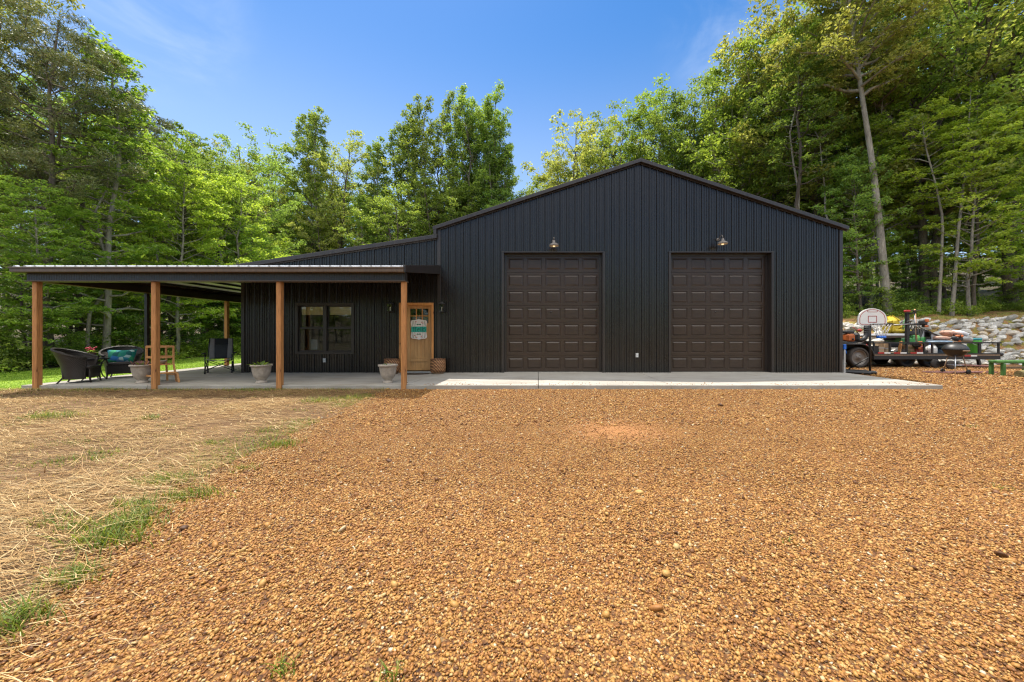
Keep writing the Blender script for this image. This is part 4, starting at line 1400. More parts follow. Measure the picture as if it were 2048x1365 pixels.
for (k, px, yt, Y, lb) in sky_trees:
    wide = (1.0 if k[0] != 'p' else 1.05) * (0.72 if Y >= 40 else 0.86 if 900 < px < 1020 else 1.0)
    plant_px(k, px, yt, Y, lb, None, wide * tr_rng.uniform(0.95, 1.1))
# --- filler rows behind the building
for row, (Y0, hmin, hmax, step, xr) in enumerate([(29.5, 6, 10, 2.6, (-22, 24)), (32.5, 11, 15, 3.2, (-26, 28)), (38.5, 14, 18, 3.6, (-32, 32)), (43, 14, 19, 4.0, (-36, 38)), (48, 5, 9, 2.4, (-44, 44))]):
    x = xr[0]
    while x < xr[1]:
        px = CX + x / Y0 * F
        cap = np.interp(px, [300, 420, 520, 610, 700, 760, 860, 950, 1030, 1062, 1110, 1180, 1260, 1350, 1450, 1560], [300, 320, 290, 290, 330, 345, 290, 260, 340, 420, 370, 330, 280, 240, 190, 110])
        hc = CAMH - (cap - CY) / F * Y0
        h = min(tr_rng.uniform(hmin, hmax), hc - 0.5)
        keys = ['maple2', 'maple1', 'under1', 'maple2'] if row in (0, 4) else ['oak1', 'oak2', 'oak3', 'poplar2', 'maple2', 'poplar1']
        k = tr_rng.choice(keys)
        plant_tree(k, x, Y0 + tr_rng.uniform(-1, 1), 'leafy tree filling the wood behind the building, below the skyline', G_BACK, h, tr_rng.uniform(0.9, 1.25))
        if row == 4: h = max(h, 5)
        x += step * tr_rng.uniform(0.75, 1.25)
# --- wood left of the lawn
left_trees = [
 ('oak2', -22.8, 12.9, 18.5, 'tall tree at the left edge whose high branches hang into the top corner'),
 ('pine1', -18.6, 13.6, 13.3, 'pine with a bare straight trunk at the far left'),
 ('pine2', -20.2, 15.6, 14.2, 'second pine with bare trunk beside the far left pine'),
 ('maple3', -18.0, 14.8, 13.2, 'slender bright maple with a thin pointed leader left of the open sky'),
 ('oak2', -22.6, 14.2, 16.0, 'olive tree behind the far left pine'),
 ('maple1', -17.9, 17.6, 9.5, 'bright low maple overhanging the lawn behind the porch'),
 ('maple1', -17.4, 12.4, 6.5, 'bright young maple at the lawn edge by the left corner post'),
 ('oak3', -18.2, 20.6, 10.5, 'bright leafy tree at the far end of the lawn'),
 ('pine2', -20.8, 19.5, 11.2, 'dark pine behind the slender bright maple'),
 ('maple2', -17.6, 21.5, 8.0, 'green maple seen over the porch roof'),
 ('oak1', -19.5, 23.5, 12.5, 'rounded tree where the lawn meets the back wood'),
]
LIFTED_LEAF = {'oak1': 'leaf_fresh', 'oak3': 'leaf_lime'}  # brighter leaf colours stand in for light on the shaded side trees
for (k, x, y, h, lb) in left_trees: plant_tree(k, x, y, lb, None, h, 0.64 if k == 'oak2' else 1.0, leaf=LIFTED_LEAF.get(k))
for i in range(40):
    y = tr_rng.uniform(6, 36); x = -23.5 - tr_rng.uniform(0, 1) ** 1.2 * 16
    px = CX + x / y * F
    if px < -160: continue
    cap = np.interp(px, [0, 150, 200, 260, 300, 350, 420], [60, 120, 170, 230, 270, 320, 320])
    h = min(tr_rng.uniform(9, 17), CAMH - (cap - CY) / F * y)
    k = tr_rng.choice(['oak1', 'oak2', 'maple2', 'pole2', 'pole2', 'poplar2', 'maple1', 'pine2'])
    plant_tree(k, x, y, 'leafy tree standing in the shade of the wood left of the lawn', G_LEFT, h, tr_rng.uniform(0.85, 1.1), leaf=LIFTED_LEAF.get(k))
for i in range(20):
    y = 9 + i * 0.9 + tr_rng.uniform(-0.4, 0.4); x = -18.4 - tr_rng.uniform(0, 2.4)
    plant_tree(tr_rng.choice(['under1', 'under2', 'under1']), x, y, 'low understory tree at the shaded edge of the left wood', 'understory trees along the lawn', tr_rng.uniform(3.0, 5.5), tr_rng.uniform(0.9, 1.3))
# trunks seen through the porch
for (px, Y, h, lb) in [(180, 14.6, 9.5, 'pale leaning trunk seen behind the wicker chairs'), (352, 20.5, 12, 'pale leaning trunk seen between the second and third porch posts'), (380, 23, 12, 'pale slim trunk right of the leaning one, behind the porch'), (474, 24, 12, 'pale slim trunk beside the dark corner of the low wing')]:
    plant_tree('pole1', (px - CX) / F * Y, Y, lb, None, h, 1.3)
# --- wood on the right bank
right_trees = [
 ('oak2', 24.6, 21.8, 23, 'tall tree with dark forking limbs right of the leaning trunk'),
 ('oak1', 27.6, 20.6, 23, 'tall tree at the right edge with a thick brown trunk'),
 ('oak3', 24.5, 26.5, 21, 'bright tree behind the leaning trunk'),
 ('maple1', 23.6, 19.4, 10.5, 'bright layered maple with spreading low sprays near the right edge'),
 ('maple1', 27.0, 18.9, 9.5, 'bright layered maple at the right edge of the picture'),
 ('maple2', 25.8, 22.4, 13, 'tall layered green maple between the curved grey stem and the right edge'),
 ('maple1', 21.4, 22.8, 12, 'tall layered maple between the leaning trunk and the pale saplings'),
 ('maple1', 29.5, 21.5, 14, 'tall bright maple in the upper right corner'),
 ('maple2', 19.0, 20.8, 10, 'green maple just right of the garage wall'),
 ('oak1', 19.6, 27.0, 18, 'dense tree right behind the garage corner'),
 ('oak3', 31.0, 22.0, 22, 'bright tall tree beyond the right edge trunk'),
]
for (k, x, y, h, lb) in right_trees: plant_tree(k, x, y, lb, None, h, 1.0, leaf=LIFTED_LEAF.get(k))
for i in range(28):
    y = tr_rng.uniform(26, 43); x = tr_rng.uniform(0.52, 1.5) * y
    px = CX + x / y * F
    h = min(tr_rng.uniform(12, 22), CAMH - (np.interp(px, [1440, 1560, 1650, 1750], [170, 80, -40, -200]) - CY) / F * y)
    k = tr_rng.choice(['oak1', 'oak2', 'oak3', 'maple2', 'pole2', 'pole2', 'poplar1', 'maple1'])
    plant_tree(k, x, y, 'leafy tree standing deep in the wood on the right bank', G_RIGHT, h, tr_rng.uniform(0.85, 1.15), leaf=LIFTED_LEAF.get(k))
for i in range(13):
    x = 15.5 + i * 1.4 + tr_rng.uniform(-0.4, 0.4); y = 21.2 + tr_rng.uniform(0, 3.0)
    plant_tree(tr_rng.choice(['under1', 'under2', 'under2']), x, y, 'low understory tree at the shaded edge of the right wood', 'understory trees along the bank', tr_rng.uniform(2.6, 5.0), tr_rng.uniform(0.9, 1.3))
for i in range(12):
    x = 16.0 + i * 1.15 + tr_rng.uniform(-0.4, 0.4); y = 21.8 + tr_rng.uniform(0, 3.2)
    plant_tree(tr_rng.choice(['pole1', 'pole1', 'pole2']), x, y, 'slim bare-stemmed tree standing among others on the right bank', 'slim trees on the right bank', tr_rng.uniform(13, 18), tr_rng.uniform(0.9, 1.2))
for i in range(9):
    y = 11 + i * 1.5 + tr_rng.uniform(-0.5, 0.5); x = -18.8 - tr_rng.uniform(0, 3.0)
    plant_tree(tr_rng.choice(['pole1', 'pole2']), x, y, 'slim bare-stemmed tree standing among others left of the lawn', 'slim trees left of the lawn', tr_rng.uniform(9, 12.5), tr_rng.uniform(0.9, 1.2))
# leaning tall grey trunk (own shape) and the thin pale stems beside it
def own_tree(name, label, key_px, Y, r0, leaf, bark, nb, prof, cb, seed, **k):
    """trunk drawn through photo pixels at one depth; grows its own crown"""
    P = [at(px, py, Y + 0.02 * i) for i, (px, py) in enumerate(key_px)]
    b = Vector((P[0].x, P[0].y, float(terrain(P[0].x, P[0].y)) - 0.05))
    path = [np.zeros(3)] + [np.array(p - b) for p in P[1:]]
    # more joints
    fine = [interp_path(path, i / 14) for i in range(15)]
    tm, cm = make_tree(seed, fine[-1][2], cb, prof, nb, leaf, bark, r0=r0, path=fine, **k)
    t = thing(name, label, 'tree', b)
    link('trunk', tm, t); link('crown', cm, t)
    return t
own_tree('oak_tree', 'tall tree with a long bare grey trunk leaning left, behind the basketball hoop', [(1776, 628), (1762, 480), (1745, 330), (1722, 180), (1700, 20), (1686, -120)], 20.4, 0.20, 'leaf_olive', 'bark_pale', 56, broad(3.4), 0.58, 51, nl=24, lsize=0.20, cr=0.52, bare=0.15, side=3)
own_tree('oak_tree', 'tall dark trunk that forks in two high up, right of the leaning grey trunk', [(1848, 620), (1846, 460), (1828, 310), (1800, 190), (1762, 90), (1730, -60)], 22.0, 0.22, 'leaf_fresh', 'bark', 46, broad(4.0), 0.5, 52, nl=24, lsize=0.20, cr=0.55, stems=2, fork=0.48, spread=2.6)
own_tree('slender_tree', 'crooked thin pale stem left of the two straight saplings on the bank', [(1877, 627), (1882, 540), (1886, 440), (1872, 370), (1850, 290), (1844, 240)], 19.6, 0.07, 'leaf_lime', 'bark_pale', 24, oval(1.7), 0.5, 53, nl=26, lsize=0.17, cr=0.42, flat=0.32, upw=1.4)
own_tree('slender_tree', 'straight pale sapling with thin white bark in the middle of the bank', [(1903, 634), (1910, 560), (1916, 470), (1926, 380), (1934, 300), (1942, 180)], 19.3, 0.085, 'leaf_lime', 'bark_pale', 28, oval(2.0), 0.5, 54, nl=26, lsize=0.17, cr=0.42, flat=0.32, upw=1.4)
own_tree('slender_tree', 'curved grey stem right of the straight pale sapling on the bank', [(1949, 622), (1946, 580), (1956, 500), (1953, 400), (1950, 300), (1956, 180)], 19.9, 0.095, 'leaf_fresh', 'bark', 28, oval(2.1), 0.5, 55, nl=26, lsize=0.17, cr=0.45, flat=0.32, upw=1.4)
own_tree('oak_tree', 'thick brown trunk near the right edge of the picture', [(2023, 625), (2026, 500), (2024, 350), (2020, 200), (2030, 60), (2040, -120)], 21.0, 0.23, 'leaf_fresh', 'bark', 44, broad(3.8), 0.42, 56, nl=24, lsize=0.20, cr=0.55)
# --- shrubs at the wood edges
BL = ['low leafy shrub in the shade at the edge of the wood left of the lawn', 'low leafy shrub at the foot of the trees on the right bank']
for i in range(34):
    o = link('shrub', BUSH[i % 4], None, None)
    y = 8.6 + i * 0.5 + tr_rng.uniform(-0.3, 0.3); x = -17.7 - tr_rng.uniform(0, 1.6)
    o.location = (x, y, float(terrain(x, y)) - 0.03); o.rotation_euler = (0, 0, tr_rng.uniform(0, 6)); s = tr_rng.uniform(0.7, 1.5); o.scale = (s, s, s)
    tag(o, BL[0], 'shrub', 'shrubs along the lawn')
for i in range(30):
    o = link('shrub', BUSH[(i * 3 + 1) % 4], None, None)
    x = 13.5 + i * 0.6 + tr_rng.uniform(-0.3, 0.3); y = 19.6 + tr_rng.uniform(0, 1.8)
    o.location = (x, y, float(terrain(x, y)) - 0.03); o.rotation_euler = (0, 0, tr_rng.uniform(0, 6)); s = tr_rng.uniform(0.6, 1.2); o.scale = (s, s, s)
    tag(o, BL[1], 'shrub', 'shrubs along the bank')
for i in range(14):
    o = link('shrub', BUSH[i % 4], None, None)
    x = -17 + i * 0.9 + tr_rng.uniform(-0.3, 0.3); y = 27.5 + tr_rng.uniform(-0.6, 1.2)
    o.location = (x, y, float(terrain(x, y)) - 0.03); o.rotation_euler = (0, 0, tr_rng.uniform(0, 6)); s = tr_rng.uniform(1, 2.0); o.scale = (s, s, s)
    tag(o, 'leafy shrub at the far end of the lawn behind the building', 'shrub', 'shrubs behind the building')

# --- the wood on the other side of the yard, behind the camera (the window panes mirror it)
for i in range(20):
    x = -34 + i * 3.4 + tr_rng.uniform(-1, 1); y = -20 - tr_rng.uniform(0, 7)
    plant_tree(tr_rng.choice(['oak1', 'maple2', 'oak3', 'pole1', 'poplar2']), x, y, 'leafy tree of the wood across the yard, mirrored in the window panes', 'trees across the yard', tr_rng.uniform(8.5, 11.5), 1.3)
for i in range(14):
    x = -26 + i * 4 + tr_rng.uniform(-1, 1); y = -18 - tr_rng.uniform(0, 3)
    plant_tree(tr_rng.choice(['under1', 'under2']), x, y, 'low understory tree of the wood across the yard', 'understory trees across the yard', tr_rng.uniform(3, 5), 1.4)
# ------------------------------------------------------------------ loose gravel
import bmesh
def base_pebble(kind, seed):
    rng = np.random.default_rng(seed)
    bm = bmesh.new()
    if kind == 2: bmesh.ops.create_icosphere(bm, subdivisions=2, radius=1)
    elif kind == 1: bmesh.ops.create_icosphere(bm, subdivisions=1, radius=1)
    else:
        for p in ((1, 0, 0), (-1, 0, 0), (0, 1, 0), (0, -1, 0), (0, 0, 1), (0, 0, -1)): bm.verts.new(p)
        bmesh.ops.convex_hull(bm, input=bm.verts)
    bmesh.ops.triangulate(bm, faces=bm.faces)
    bm.verts.ensure_lookup_table()
    for v in bm.verts: v.index = bm.verts[:].index(v) if False else v.index
    bm.verts.index_update()
    V = np.array([tuple(v.co) for v in bm.verts]); Fc = np.array([[v.index for v in f.verts] for f in bm.faces])
    bm.free()
    # smooth lumps and one or two flattened sides
    for _ in range(3):
        d = rng.normal(size=3); d /= np.linalg.norm(d)
        V = V * (1 + 0.16 * np.sin(2.1 * (V @ d) + rng.uniform(0, 6)))[:, None]
    for _ in range(4):
        d = rng.normal(size=3); d /= np.linalg.norm(d)
        h = rng.uniform(0.62, 0.85); s = V @ d
        V = V - np.outer(np.maximum(0, s - h) * 0.8, d)
    return V, Fc
def rand_rot(rng, n, tilt=0.45):
    az = rng.uniform(0, 2 * PI, n); ax = rng.normal(0, tilt, n); ay = rng.normal(0, tilt, n)
    ca, sa, cx_, sx_, cy_, sy_ = np.cos(az), np.sin(az), np.cos(ax), np.sin(ax), np.cos(ay), np.sin(ay)
    z = np.zeros(n); o = np.ones(n)
    Rz = np.stack([ca, -sa, z, sa, ca, z, z, z, o], 1).reshape(n, 3, 3)
    Rx = np.stack([o, z, z, z, cx_, -sx_, z, sx_, cx_], 1).reshape(n, 3, 3)
    Ry = np.stack([cy_, z, sy_, z, o, z, -sy_, z, cy_], 1).reshape(n, 3, 3)
    return Rz @ Rx @ Ry
def pebbles(rng, P, r, kind, nvar=6):
    VV, FF, b = [], [], 0
    grp = rng.integers(0, nvar, len(P))
    for g_ in range(nvar):
        q = np.where(grp == g_)[0]
        if not len(q): continue
        V, Fc = base_pebble(kind, 100 * kind + g_)
        n = len(q)
        S = np.stack([rng.uniform(0.95, 1.55, n), rng.uniform(0.7, 1.05, n), rng.uniform(0.42, 0.75, n)], 1) * r[q][:, None]
        W_ = np.einsum('nij,nvj->nvi', rand_rot(rng, n), V[None] * S[:, None, :]) + P[q][:, None, :]
        VV.append(W_.reshape(-1, 3))
        FF.append((Fc[None] + (b + np.arange(n) * len(V))[:, None, None]).reshape(-1, 3))
        b += n * len(V)
    return np.concatenate(VV), np.concatenate(FF)
def in_wedge(x, y, mg=0.7): return (x > -1.56 * y - mg) & (x < 1.40 * y + mg)
def on_gravel(x, y, rng):
    e = straw_edge(y) + rng.normal(0, 0.16, len(x)) - 0.05
    # packed orange fines show through in worn patches
    worn = np.exp(-(((x - 1.1) / 0.75) ** 2 + ((y - 4.75) / 0.55) ** 2)) * 0.85
    tracks = sstep(0.35, 0.9, np.sin(x * 1.15 + 0.5 * np.sin(y * 0.9)) * np.cos(y * 0.35 + 0.4) + 0.35 * np.sin(x * 3.1 + y * 2.3)) * 0.45
    keep = rng.random(len(x)) > np.clip(worn + tracks * sstep(2.2, 3.6, y), 0, 0.9)
    return keep & (x > e) & ~((y > 8.15) & (x < 9.38)) & (y < 15.6)
grng = np.random.default_rng(5)
def scatter(y0, y1, dens, mg=1.5):
    xa, xb = -1.56 * y1 - mg, 1.40 * y1 + mg
    n = int((xb - xa) * (y1 - y0) * dens)
    x = grng.uniform(xa, xb, n); y = grng.uniform(y0, y1, n)
    k = in_wedge(x, y, mg) & on_gravel(x, y, grng)
    return x[k], y[k]
GV, GF, gb = [], [], 0
for (y0, y1, dens, kind, rm) in ((0.75, 1.8, 9600, 1, 0.0057), (1.8, 3.0, 8200, 1, 0.0060), (3.0, 5.0, 5600, 0, 0.0069), (5.0, 8.15, 2500, 0, 0.0100), (8.15, 13.5, 520, 0, 0.016)):
    for (y0b, y1b) in ((y0, (y0 + y1) / 2), ((y0 + y1) / 2, y1)):
        x, y = scatter(y0b, y1b, dens)
        n = len(x)
        r = rm * np.exp(grng.normal(0, 0.30, n))
        r[grng.random(n) < 0.006] *= 1.9
        z = gz(x, y) + r * grng.uniform(0.1, 0.75, n)
        V, Fc = pebbles(grng, np.stack([x, y, z], 1), r, kind)
        GV.append(V); GF.append(Fc + gb); gb += len(V)
# a few larger pale and brown stones lying on top
x, y = scatter(1.3, 7.5, 3.0); n = len(x)
r = 0.013 * np.exp(grng.normal(0, 0.35, n))
V, Fc = pebbles(grng, np.stack([x, y, gz(x, y) + r * 0.35], 1), r, 2)
GV.append(V); GF.append(Fc + gb); gb += len(V)
# strays on the straw side
xs_ = grng.uniform(-5, -1.5, 1500); ys_ = grng.uniform(1, 8, 1500)
d = straw_edge(ys_) - xs_
k = (d > 0) & (grng.random(1500) < np.exp(-d / 0.35))
r = grng.uniform(0.008, 0.016, k.sum())
V, Fc = pebbles(grng, np.stack([xs_[k], ys_[k], gz(xs_[k], ys_[k]) + 0.012], 1), r, 1)
GV.append(V); GF.append(Fc + gb); gb += len(V)
# stones kicked up onto the edge of the concrete
n = 420
xs_ = grng.uniform(-3.2, 9.2, n); ys_ = 8.22 + np.abs(grng.normal(0, 0.22, n)); k = grng.random(n) < 0.35 + 0.65 * (np.sin(xs_ * 2.3) > 0.2)
r = grng.uniform(0.006, 0.013, k.sum())
V, Fc = pebbles(grng, np.stack([xs_[k], ys_[k], r * 0.5], 1), r, 1)
GV.append(V); GF.append(Fc + gb)
me = np_mesh('gravel', np.concatenate(GV), np.concatenate(GF), 3, M['pebble'], True)
tag(link('gravel', me), 'loose orange and brown river gravel covering the yard', 'gravel', kind='stuff')
del GV, GF

# ------------------------------------------------------------------ straw and grass
def ribbons(rng, P, az, L, w, up, bend, seg=2, curl=0.15):
    """flat blades from P along azimuth az; up: rise at the tip, bend: sideways bow, two or more segments"""
    n = len(P)
    d = np.stack([np.cos(az), np.sin(az), np.zeros(n)], 1)
    s = np.stack([-np.sin(az), np.cos(az), np.zeros(n)], 1)
    VV = []
    for i in range(seg + 1):
        t = i / seg
        c = P + d * (L * t)[:, None] + s * (bend * L * t * (1 - t) * 2)[:, None]
        c[:, 2] += up * t - curl * L * t * t if curl else up * t
        ww = (w * (1 - 0.75 * t))[:, None]
        VV.append(c - s * ww); VV.append(c + s * ww)
    V = np.stack(VV, 1)          # n, 2(seg+1), 3
    k = 2 * (seg + 1)
    Fc = np.array([[2 * i, 2 * i + 1, 2 * i + 3, 2 * i + 2] for i in range(seg)])
    return V.reshape(-1, 3), (Fc[None] + (np.arange(n) * k)[:, None, None]).reshape(-1, 4)
srng = np.random.default_rng(8)
SV, SF, sb = [], [], 0
def put_straw(x, y, Lm, wm, zl, az_sd=0.55, dry_up=0.02):
    global sb
    n = len(x)
    az = srng.normal(0.15, az_sd, n) + np.where(srng.random(n) < 0.5, PI, 0)
    L = Lm * np.exp(srng.normal(0, 0.4, n)); w = wm * srng.uniform(0.6, 1.4, n)
    z = gz(x, y) + 0.008 + srng.uniform(0, 1, n) ** 2 * zl
    up = srng.normal(0, dry_up, n)
    V, Fc = ribbons(srng, np.stack([x, y, z], 1), az, L, w, up, srng.normal(0, 0.18, n), 2, 0)
    V[:, 2] = np.maximum(V[:, 2], gz(V[:, 0], V[:, 1]) + 0.007)
    SV.append(V); SF.append(Fc + sb); sb += len(V)
def on_straw(x, y, sd=0.22):
    return x < straw_edge(y) + srng.normal(0, sd, len(x))
for (y0, y1, dens, Lm, wm, zl) in ((0.8, 2.6, 4200, 0.14, 0.0017, 0.05), (2.6, 4.6, 2400, 0.15, 0.0021, 0.05), (4.6, 8.1, 1200, 0.16, 0.003, 0.045)):
    xa = -1.56 * y1 - 0.6; A = (-1.5 - xa) * (y1 - y0)
    n = int(A * dens)
    x = srng.uniform(xa, -1.5, n); y = srng.uniform(y0, y1, n)
    k = on_straw(x, y) & (x > -1.56 * y - 0.6)
    patch = 0.5 + 0.5 * np.sin(x[k] * 1.9 + 2 * np.sin(y[k] * 1.3)) * np.cos(y[k] * 2.3 + x[k])
    kk = srng.random(k.sum()) < 0.16 + 0.84 * np.clip(patch * 1.3, 0, 1) ** 1.5
    put_straw(x[k][kk], y[k][kk], Lm, wm, zl)
# long pale stalks piled at the lower left corner, single stalks strewn over the gravel
x = srng.uniform(-4.6, -2.5, 900); y = srng.uniform(1.5, 3.6, 900); k = on_straw(x, y, 0.12) 
put_straw(x[k], y[k], 0.24, 0.0030, 0.07, 0.8, 0.06)
x = srng.uniform(-4, 6, 260); y = srng.uniform(1.4, 8, 260)
put_straw(x, y, 0.10, 0.0018, 0.012, 1.4, 0.01)
x = srng.uniform(-3, -0.5, 240); y = srng.uniform(1.2, 4, 240)
k = srng.random(240) < np.exp(-(x - straw_edge(y)) / 0.5)
put_straw(x[k], y[k], 0.13, 0.002, 0.02, 1.0, 0.02)
tag(link('straw', np_mesh('straw', np.concatenate(SV), np.concatenate(SF), 4, M['straw'], False)), 'dry straw mulch strewn over the bare yard on the left', 'straw', kind='stuff')
del SV, SF

def grass_patch(P, L, w, lean=0.6, seg=3):
    n = len(P)
    az = srng.uniform(0, 2 * PI, n)
    Lh = L * srng.uniform(0.25, 1.0, n) * lean
    upv = L * srng.uniform(0.6, 1.15, n)
    d = np.stack([np.cos(az), np.sin(az), np.zeros(n)], 1)
    s = np.stack([-np.sin(az), np.cos(az), np.zeros(n)], 1)
    VV = []
    for i in range(seg + 1):
        t = i / seg
        c = P + d * (Lh * t ** 1.7)[:, None]
        c[:, 2] += upv * (t - 0.38 * t * t)
        ww = (w * (1 - 0.9 * t ** 1.5))[:, None]
        VV.append(c - s * ww); VV.append(c + s * ww)
    V = np.stack(VV, 1); k = 2 * (seg + 1)
    Fc = np.array([[2 * i, 2 * i + 1, 2 * i + 3, 2 * i + 2] for i in range(seg)])
    return V.reshape(-1, 3), (Fc[None] + (np.arange(n) * k)[:, None, None]).reshape(-1, 4)
AV, AF, ab = [], [], 0
def put_grass(P, L, w, lean=0.6):
    global ab
    V, Fc = grass_patch(P, L, w, lean)
    AV.append(V); AF.append(Fc + ab); ab += len(V)
def tuft(px, py, rx, ry, n, L, lean=0.9):
    c = gnd(px, py)
    n = int(n * 0.85); L *= 0.9
    x = c.x + srng.normal(0, rx * 0.5, n); y = c.y + srng.normal(0, ry * 0.5, n)
    put_grass(np.stack([x, y, gz(x, y)], 1), L * np.exp(srng.normal(0, 0.3, n)), srng.uniform(0.0018, 0.0042, n), lean)
TUFTS = [(640, 803, .34, .20, 420, .13), (702, 797, .28, .16, 360, .13), (740, 795, .1, .1, 60, .1), (110, 832, .42, .2, 420, .12), (85, 836, .3, .2, 200, .09), (300, 838, .16, .12, 170, .11),
 (562, 892, .2, .13, 260, .12), (525, 862, .13, .1, 70, .08), (428, 885, .17, .1, 170, .08), (340, 962, .22, .12, 240, .11), (300, 968, .16, .1, 160, .1), (382, 990, .24, .10, 300, .10),
 (270, 1010, .2, .1, 200, .10), (240, 1055, .26, .14, 420, .12), (205, 1085, .24, .10, 300, .12), (150, 1055, .12, .1, 110, .10), (285, 1030, .16, .1, 170, .1), (105, 1045, .1, .08, 70, .12),
 (140, 1158, .14, .08, 170, .09), (165, 1140, .1, .06, 90, .08), (15, 1260, .14, .12, 150, .14), (40, 1230, .1, .1, 80, .12), (190, 915, .3, .18, 190, .07), (150, 885, .3, .14, 160, .06), (105, 925, .3, .14, 120, .07), (215, 905, .2, .1, 100, .07),
 (490, 938, .14, .1, 90, .06), (350, 815, .5, .15, 120, .05), (455, 812, .3, .12, 90, .05), (600, 822, .2, .1, 80, .05), (40, 848, .3, .12, 90, .05), (340, 852, .2, .1, 60, .06), (330, 870, .3, .12, 90, .05),
 (568, 1338, .06, .05, 34, .07), (788, 1352, .05, .04, 30, .07), (1577, 1080, .06, .05, 22, .04), (2010, 975, .08, .06, 30, .04), (1945, 852, .1, .08, 30, .04)]
for t in TUFTS: tuft(*t)
# thin green seedlings all over the straw
x = srng.uniform(-12, -2.6, 11000); y = srng.uniform(1.4, 8.1, 11000); k = on_straw(x, y, 0.16) & (np.sin(x * 1.1 + 1) * np.cos(y * 1.6) > 0.05)
put_grass(np.stack([x[k], y[k], gz(x[k], y[k])], 1), srng.uniform(0.03, 0.08, k.sum()), srng.uniform(0.0016, 0.003, k.sum()))
# ragged grass along the edge of the gravel
n = 6000
y = srng.uniform(1.5, 7.5, n); x = straw_edge(y) - np.abs(srng.normal(0.12, 0.35, n)); k = np.sin(y * 4.1) + np.sin(y * 1.7 + 1) + 0.5 * np.sin(x * 5) > 0.1
put_grass(np.stack([x[k], y[k], gz(x[k], y[k])], 1), srng.uniform(0.03, 0.10, k.sum()), srng.uniform(0.0014, 0.003, k.sum()), 1.1)
# the unmown strip along the concrete
n = 6500
x = srng.uniform(-12.4, -3.4, n); y = 8.17 - np.abs(srng.normal(0, 0.16, n)); k = srng.random(n) < 0.45 + 0.5 * np.sin(x * 2.7) * np.sin(x * 0.9 + 1)
put_grass(np.stack([x[k], y[k], gz(x[k], y[k])], 1), srng.uniform(0.03, 0.10, k.sum()), srng.uniform(0.0025, 0.005, k.sum()))
# rough tufts on the bank
n = 9000
x = srng.uniform(10, 32, n); y = srng.uniform(17.3, 20.8, n); k = np.sin(x * 1.7 + y) * np.cos(y * 2.2 - x * 0.6) > -0.15
put_grass(np.stack([x[k], y[k], terrain(x[k], y[k])], 1), srng.uniform(0.05, 0.16, k.sum()), srng.uniform(0.004, 0.008, k.sum()))
tag(link('grass', np_mesh('grass', np.concatenate(AV), np.concatenate(AF), 4, M['grass'], False)), 'green grass tufts and seedlings coming up through the straw and bank', 'grass', kind='stuff')
AV, AF, ab = [], [], 0
n = 120000
y = 7.7 + 16 * srng.random(n) ** 1.5; x = srng.uniform(-17.6, -11.93, n) + np.where(y > 16.1, srng.uniform(0, 2.5, n), 0)
put_grass(np.stack([x, y, np.full(n, -0.08) + np.maximum(0, (y - 9)) * 0.004], 1), srng.uniform(0.025, 0.055, n), srng.uniform(0.003, 0.006, n), 0.5)
tag(link('lawn_grass', np_mesh('lawn_grass', np.concatenate(AV), np.concatenate(AF), 4, M['lawngrass'], False)), 'short mown bright green grass of the lawn left of the porch', 'grass', kind='stuff')
del AV, AF

# ------------------------------------------------------------------ rocks on the bank
def hull_rock(seed):
    rng = np.random.default_rng(seed)
    bm = bmesh.new()
    for _ in range(20):
        p = rng.normal(size=3); p /= np.linalg.norm(p); p *= rng.uniform(0.72, 1.0)
        bm.verts.new(p * np.array([1.0, 0.72, 0.55]))
    r = bmesh.ops.convex_hull(bm, input=bm.verts)
    bmesh.ops.delete(bm, geom=[e for e in r['geom_interior'] if isinstance(e, bmesh.types.BMVert)], context='VERTS')
    bmesh.ops.bevel(bm, geom=bm.edges[:], offset=0.05, segments=1, affect='EDGES')
    bmesh.ops.triangulate(bm, faces=bm.faces)
    me = bpy.data.meshes.new('rock')
    bm.to_mesh(me); bm.free()
    me.materials.append(M['rock'])
    return me
ROCKS = [hull_rock(200 + i) for i in range(10)]
rr = random.Random(15)
spots = []
x = 9.7
while x < 31:
    yy = BANKY - 0.4
    while yy < BANKY + 2.75:
        px_, py_ = x + rr.uniform(-0.13, 0.13), yy + rr.uniform(-0.13, 0.13)
        t = (py_ - BANKY) / 2.7
        bare = 0.5 + 0.5 * math.sin(px_ * 1.3 + 0.6) * math.cos(px_ * 0.47)
        if t < 0.80 or rr.random() < (1.25 - t) * 2.2 * (0.35 + bare):
            s = rr.uniform(0.13, 0.24) * (1.15 if rr.random() < 0.8 else 1.5)
            spots.append((px_, py_, s))
        yy += 0.225
    x += 0.245
spots.sort(key=lambda q: -(q[2] / math.hypot(q[0], q[1])) if q[0] / q[1] < 1.40 else 0)
MBV, MBF, mbn = [], [], 0
for i, (x, y, s) in enumerate(spots):
    me = ROCKS[i % 10]
    z = float(terrain(x, y)) + s * rr.uniform(0.15, 0.38)
    rot = Matrix.Rotation(rr.uniform(-0.5, 0.3) - 0.3, 3, 'X') @ Matrix.Rotation(rr.uniform(-0.4, 0.4), 3, 'Y') @ Matrix.Rotation(rr.uniform(0, 6.28), 3, 'Z')
    sc = (s * rr.uniform(0.85, 1.3), s * rr.uniform(0.8, 1.2), s * rr.uniform(0.8, 1.25))
    if i < 300:
        o = link('riprap_rock', me)
        o.location = (x, y, z); o.rotation_euler = rot.to_euler(); o.scale = sc
        tag(o, 'angular pale grey rock among the many covering the bank behind the trailer', 'rock', 'rocks covering the bank')
    else:
        n = len(me.vertices); co = np.empty(n * 3); me.vertices.foreach_get('co', co)
        V = (np.array(rot) @ (co.reshape(-1, 3) * np.array(sc)).T).T + np.array([x, y, z])
        fc = np.array([p.vertices[:] for p in me.polygons])
        MBV.append(V); MBF.append(fc + mbn); mbn += n
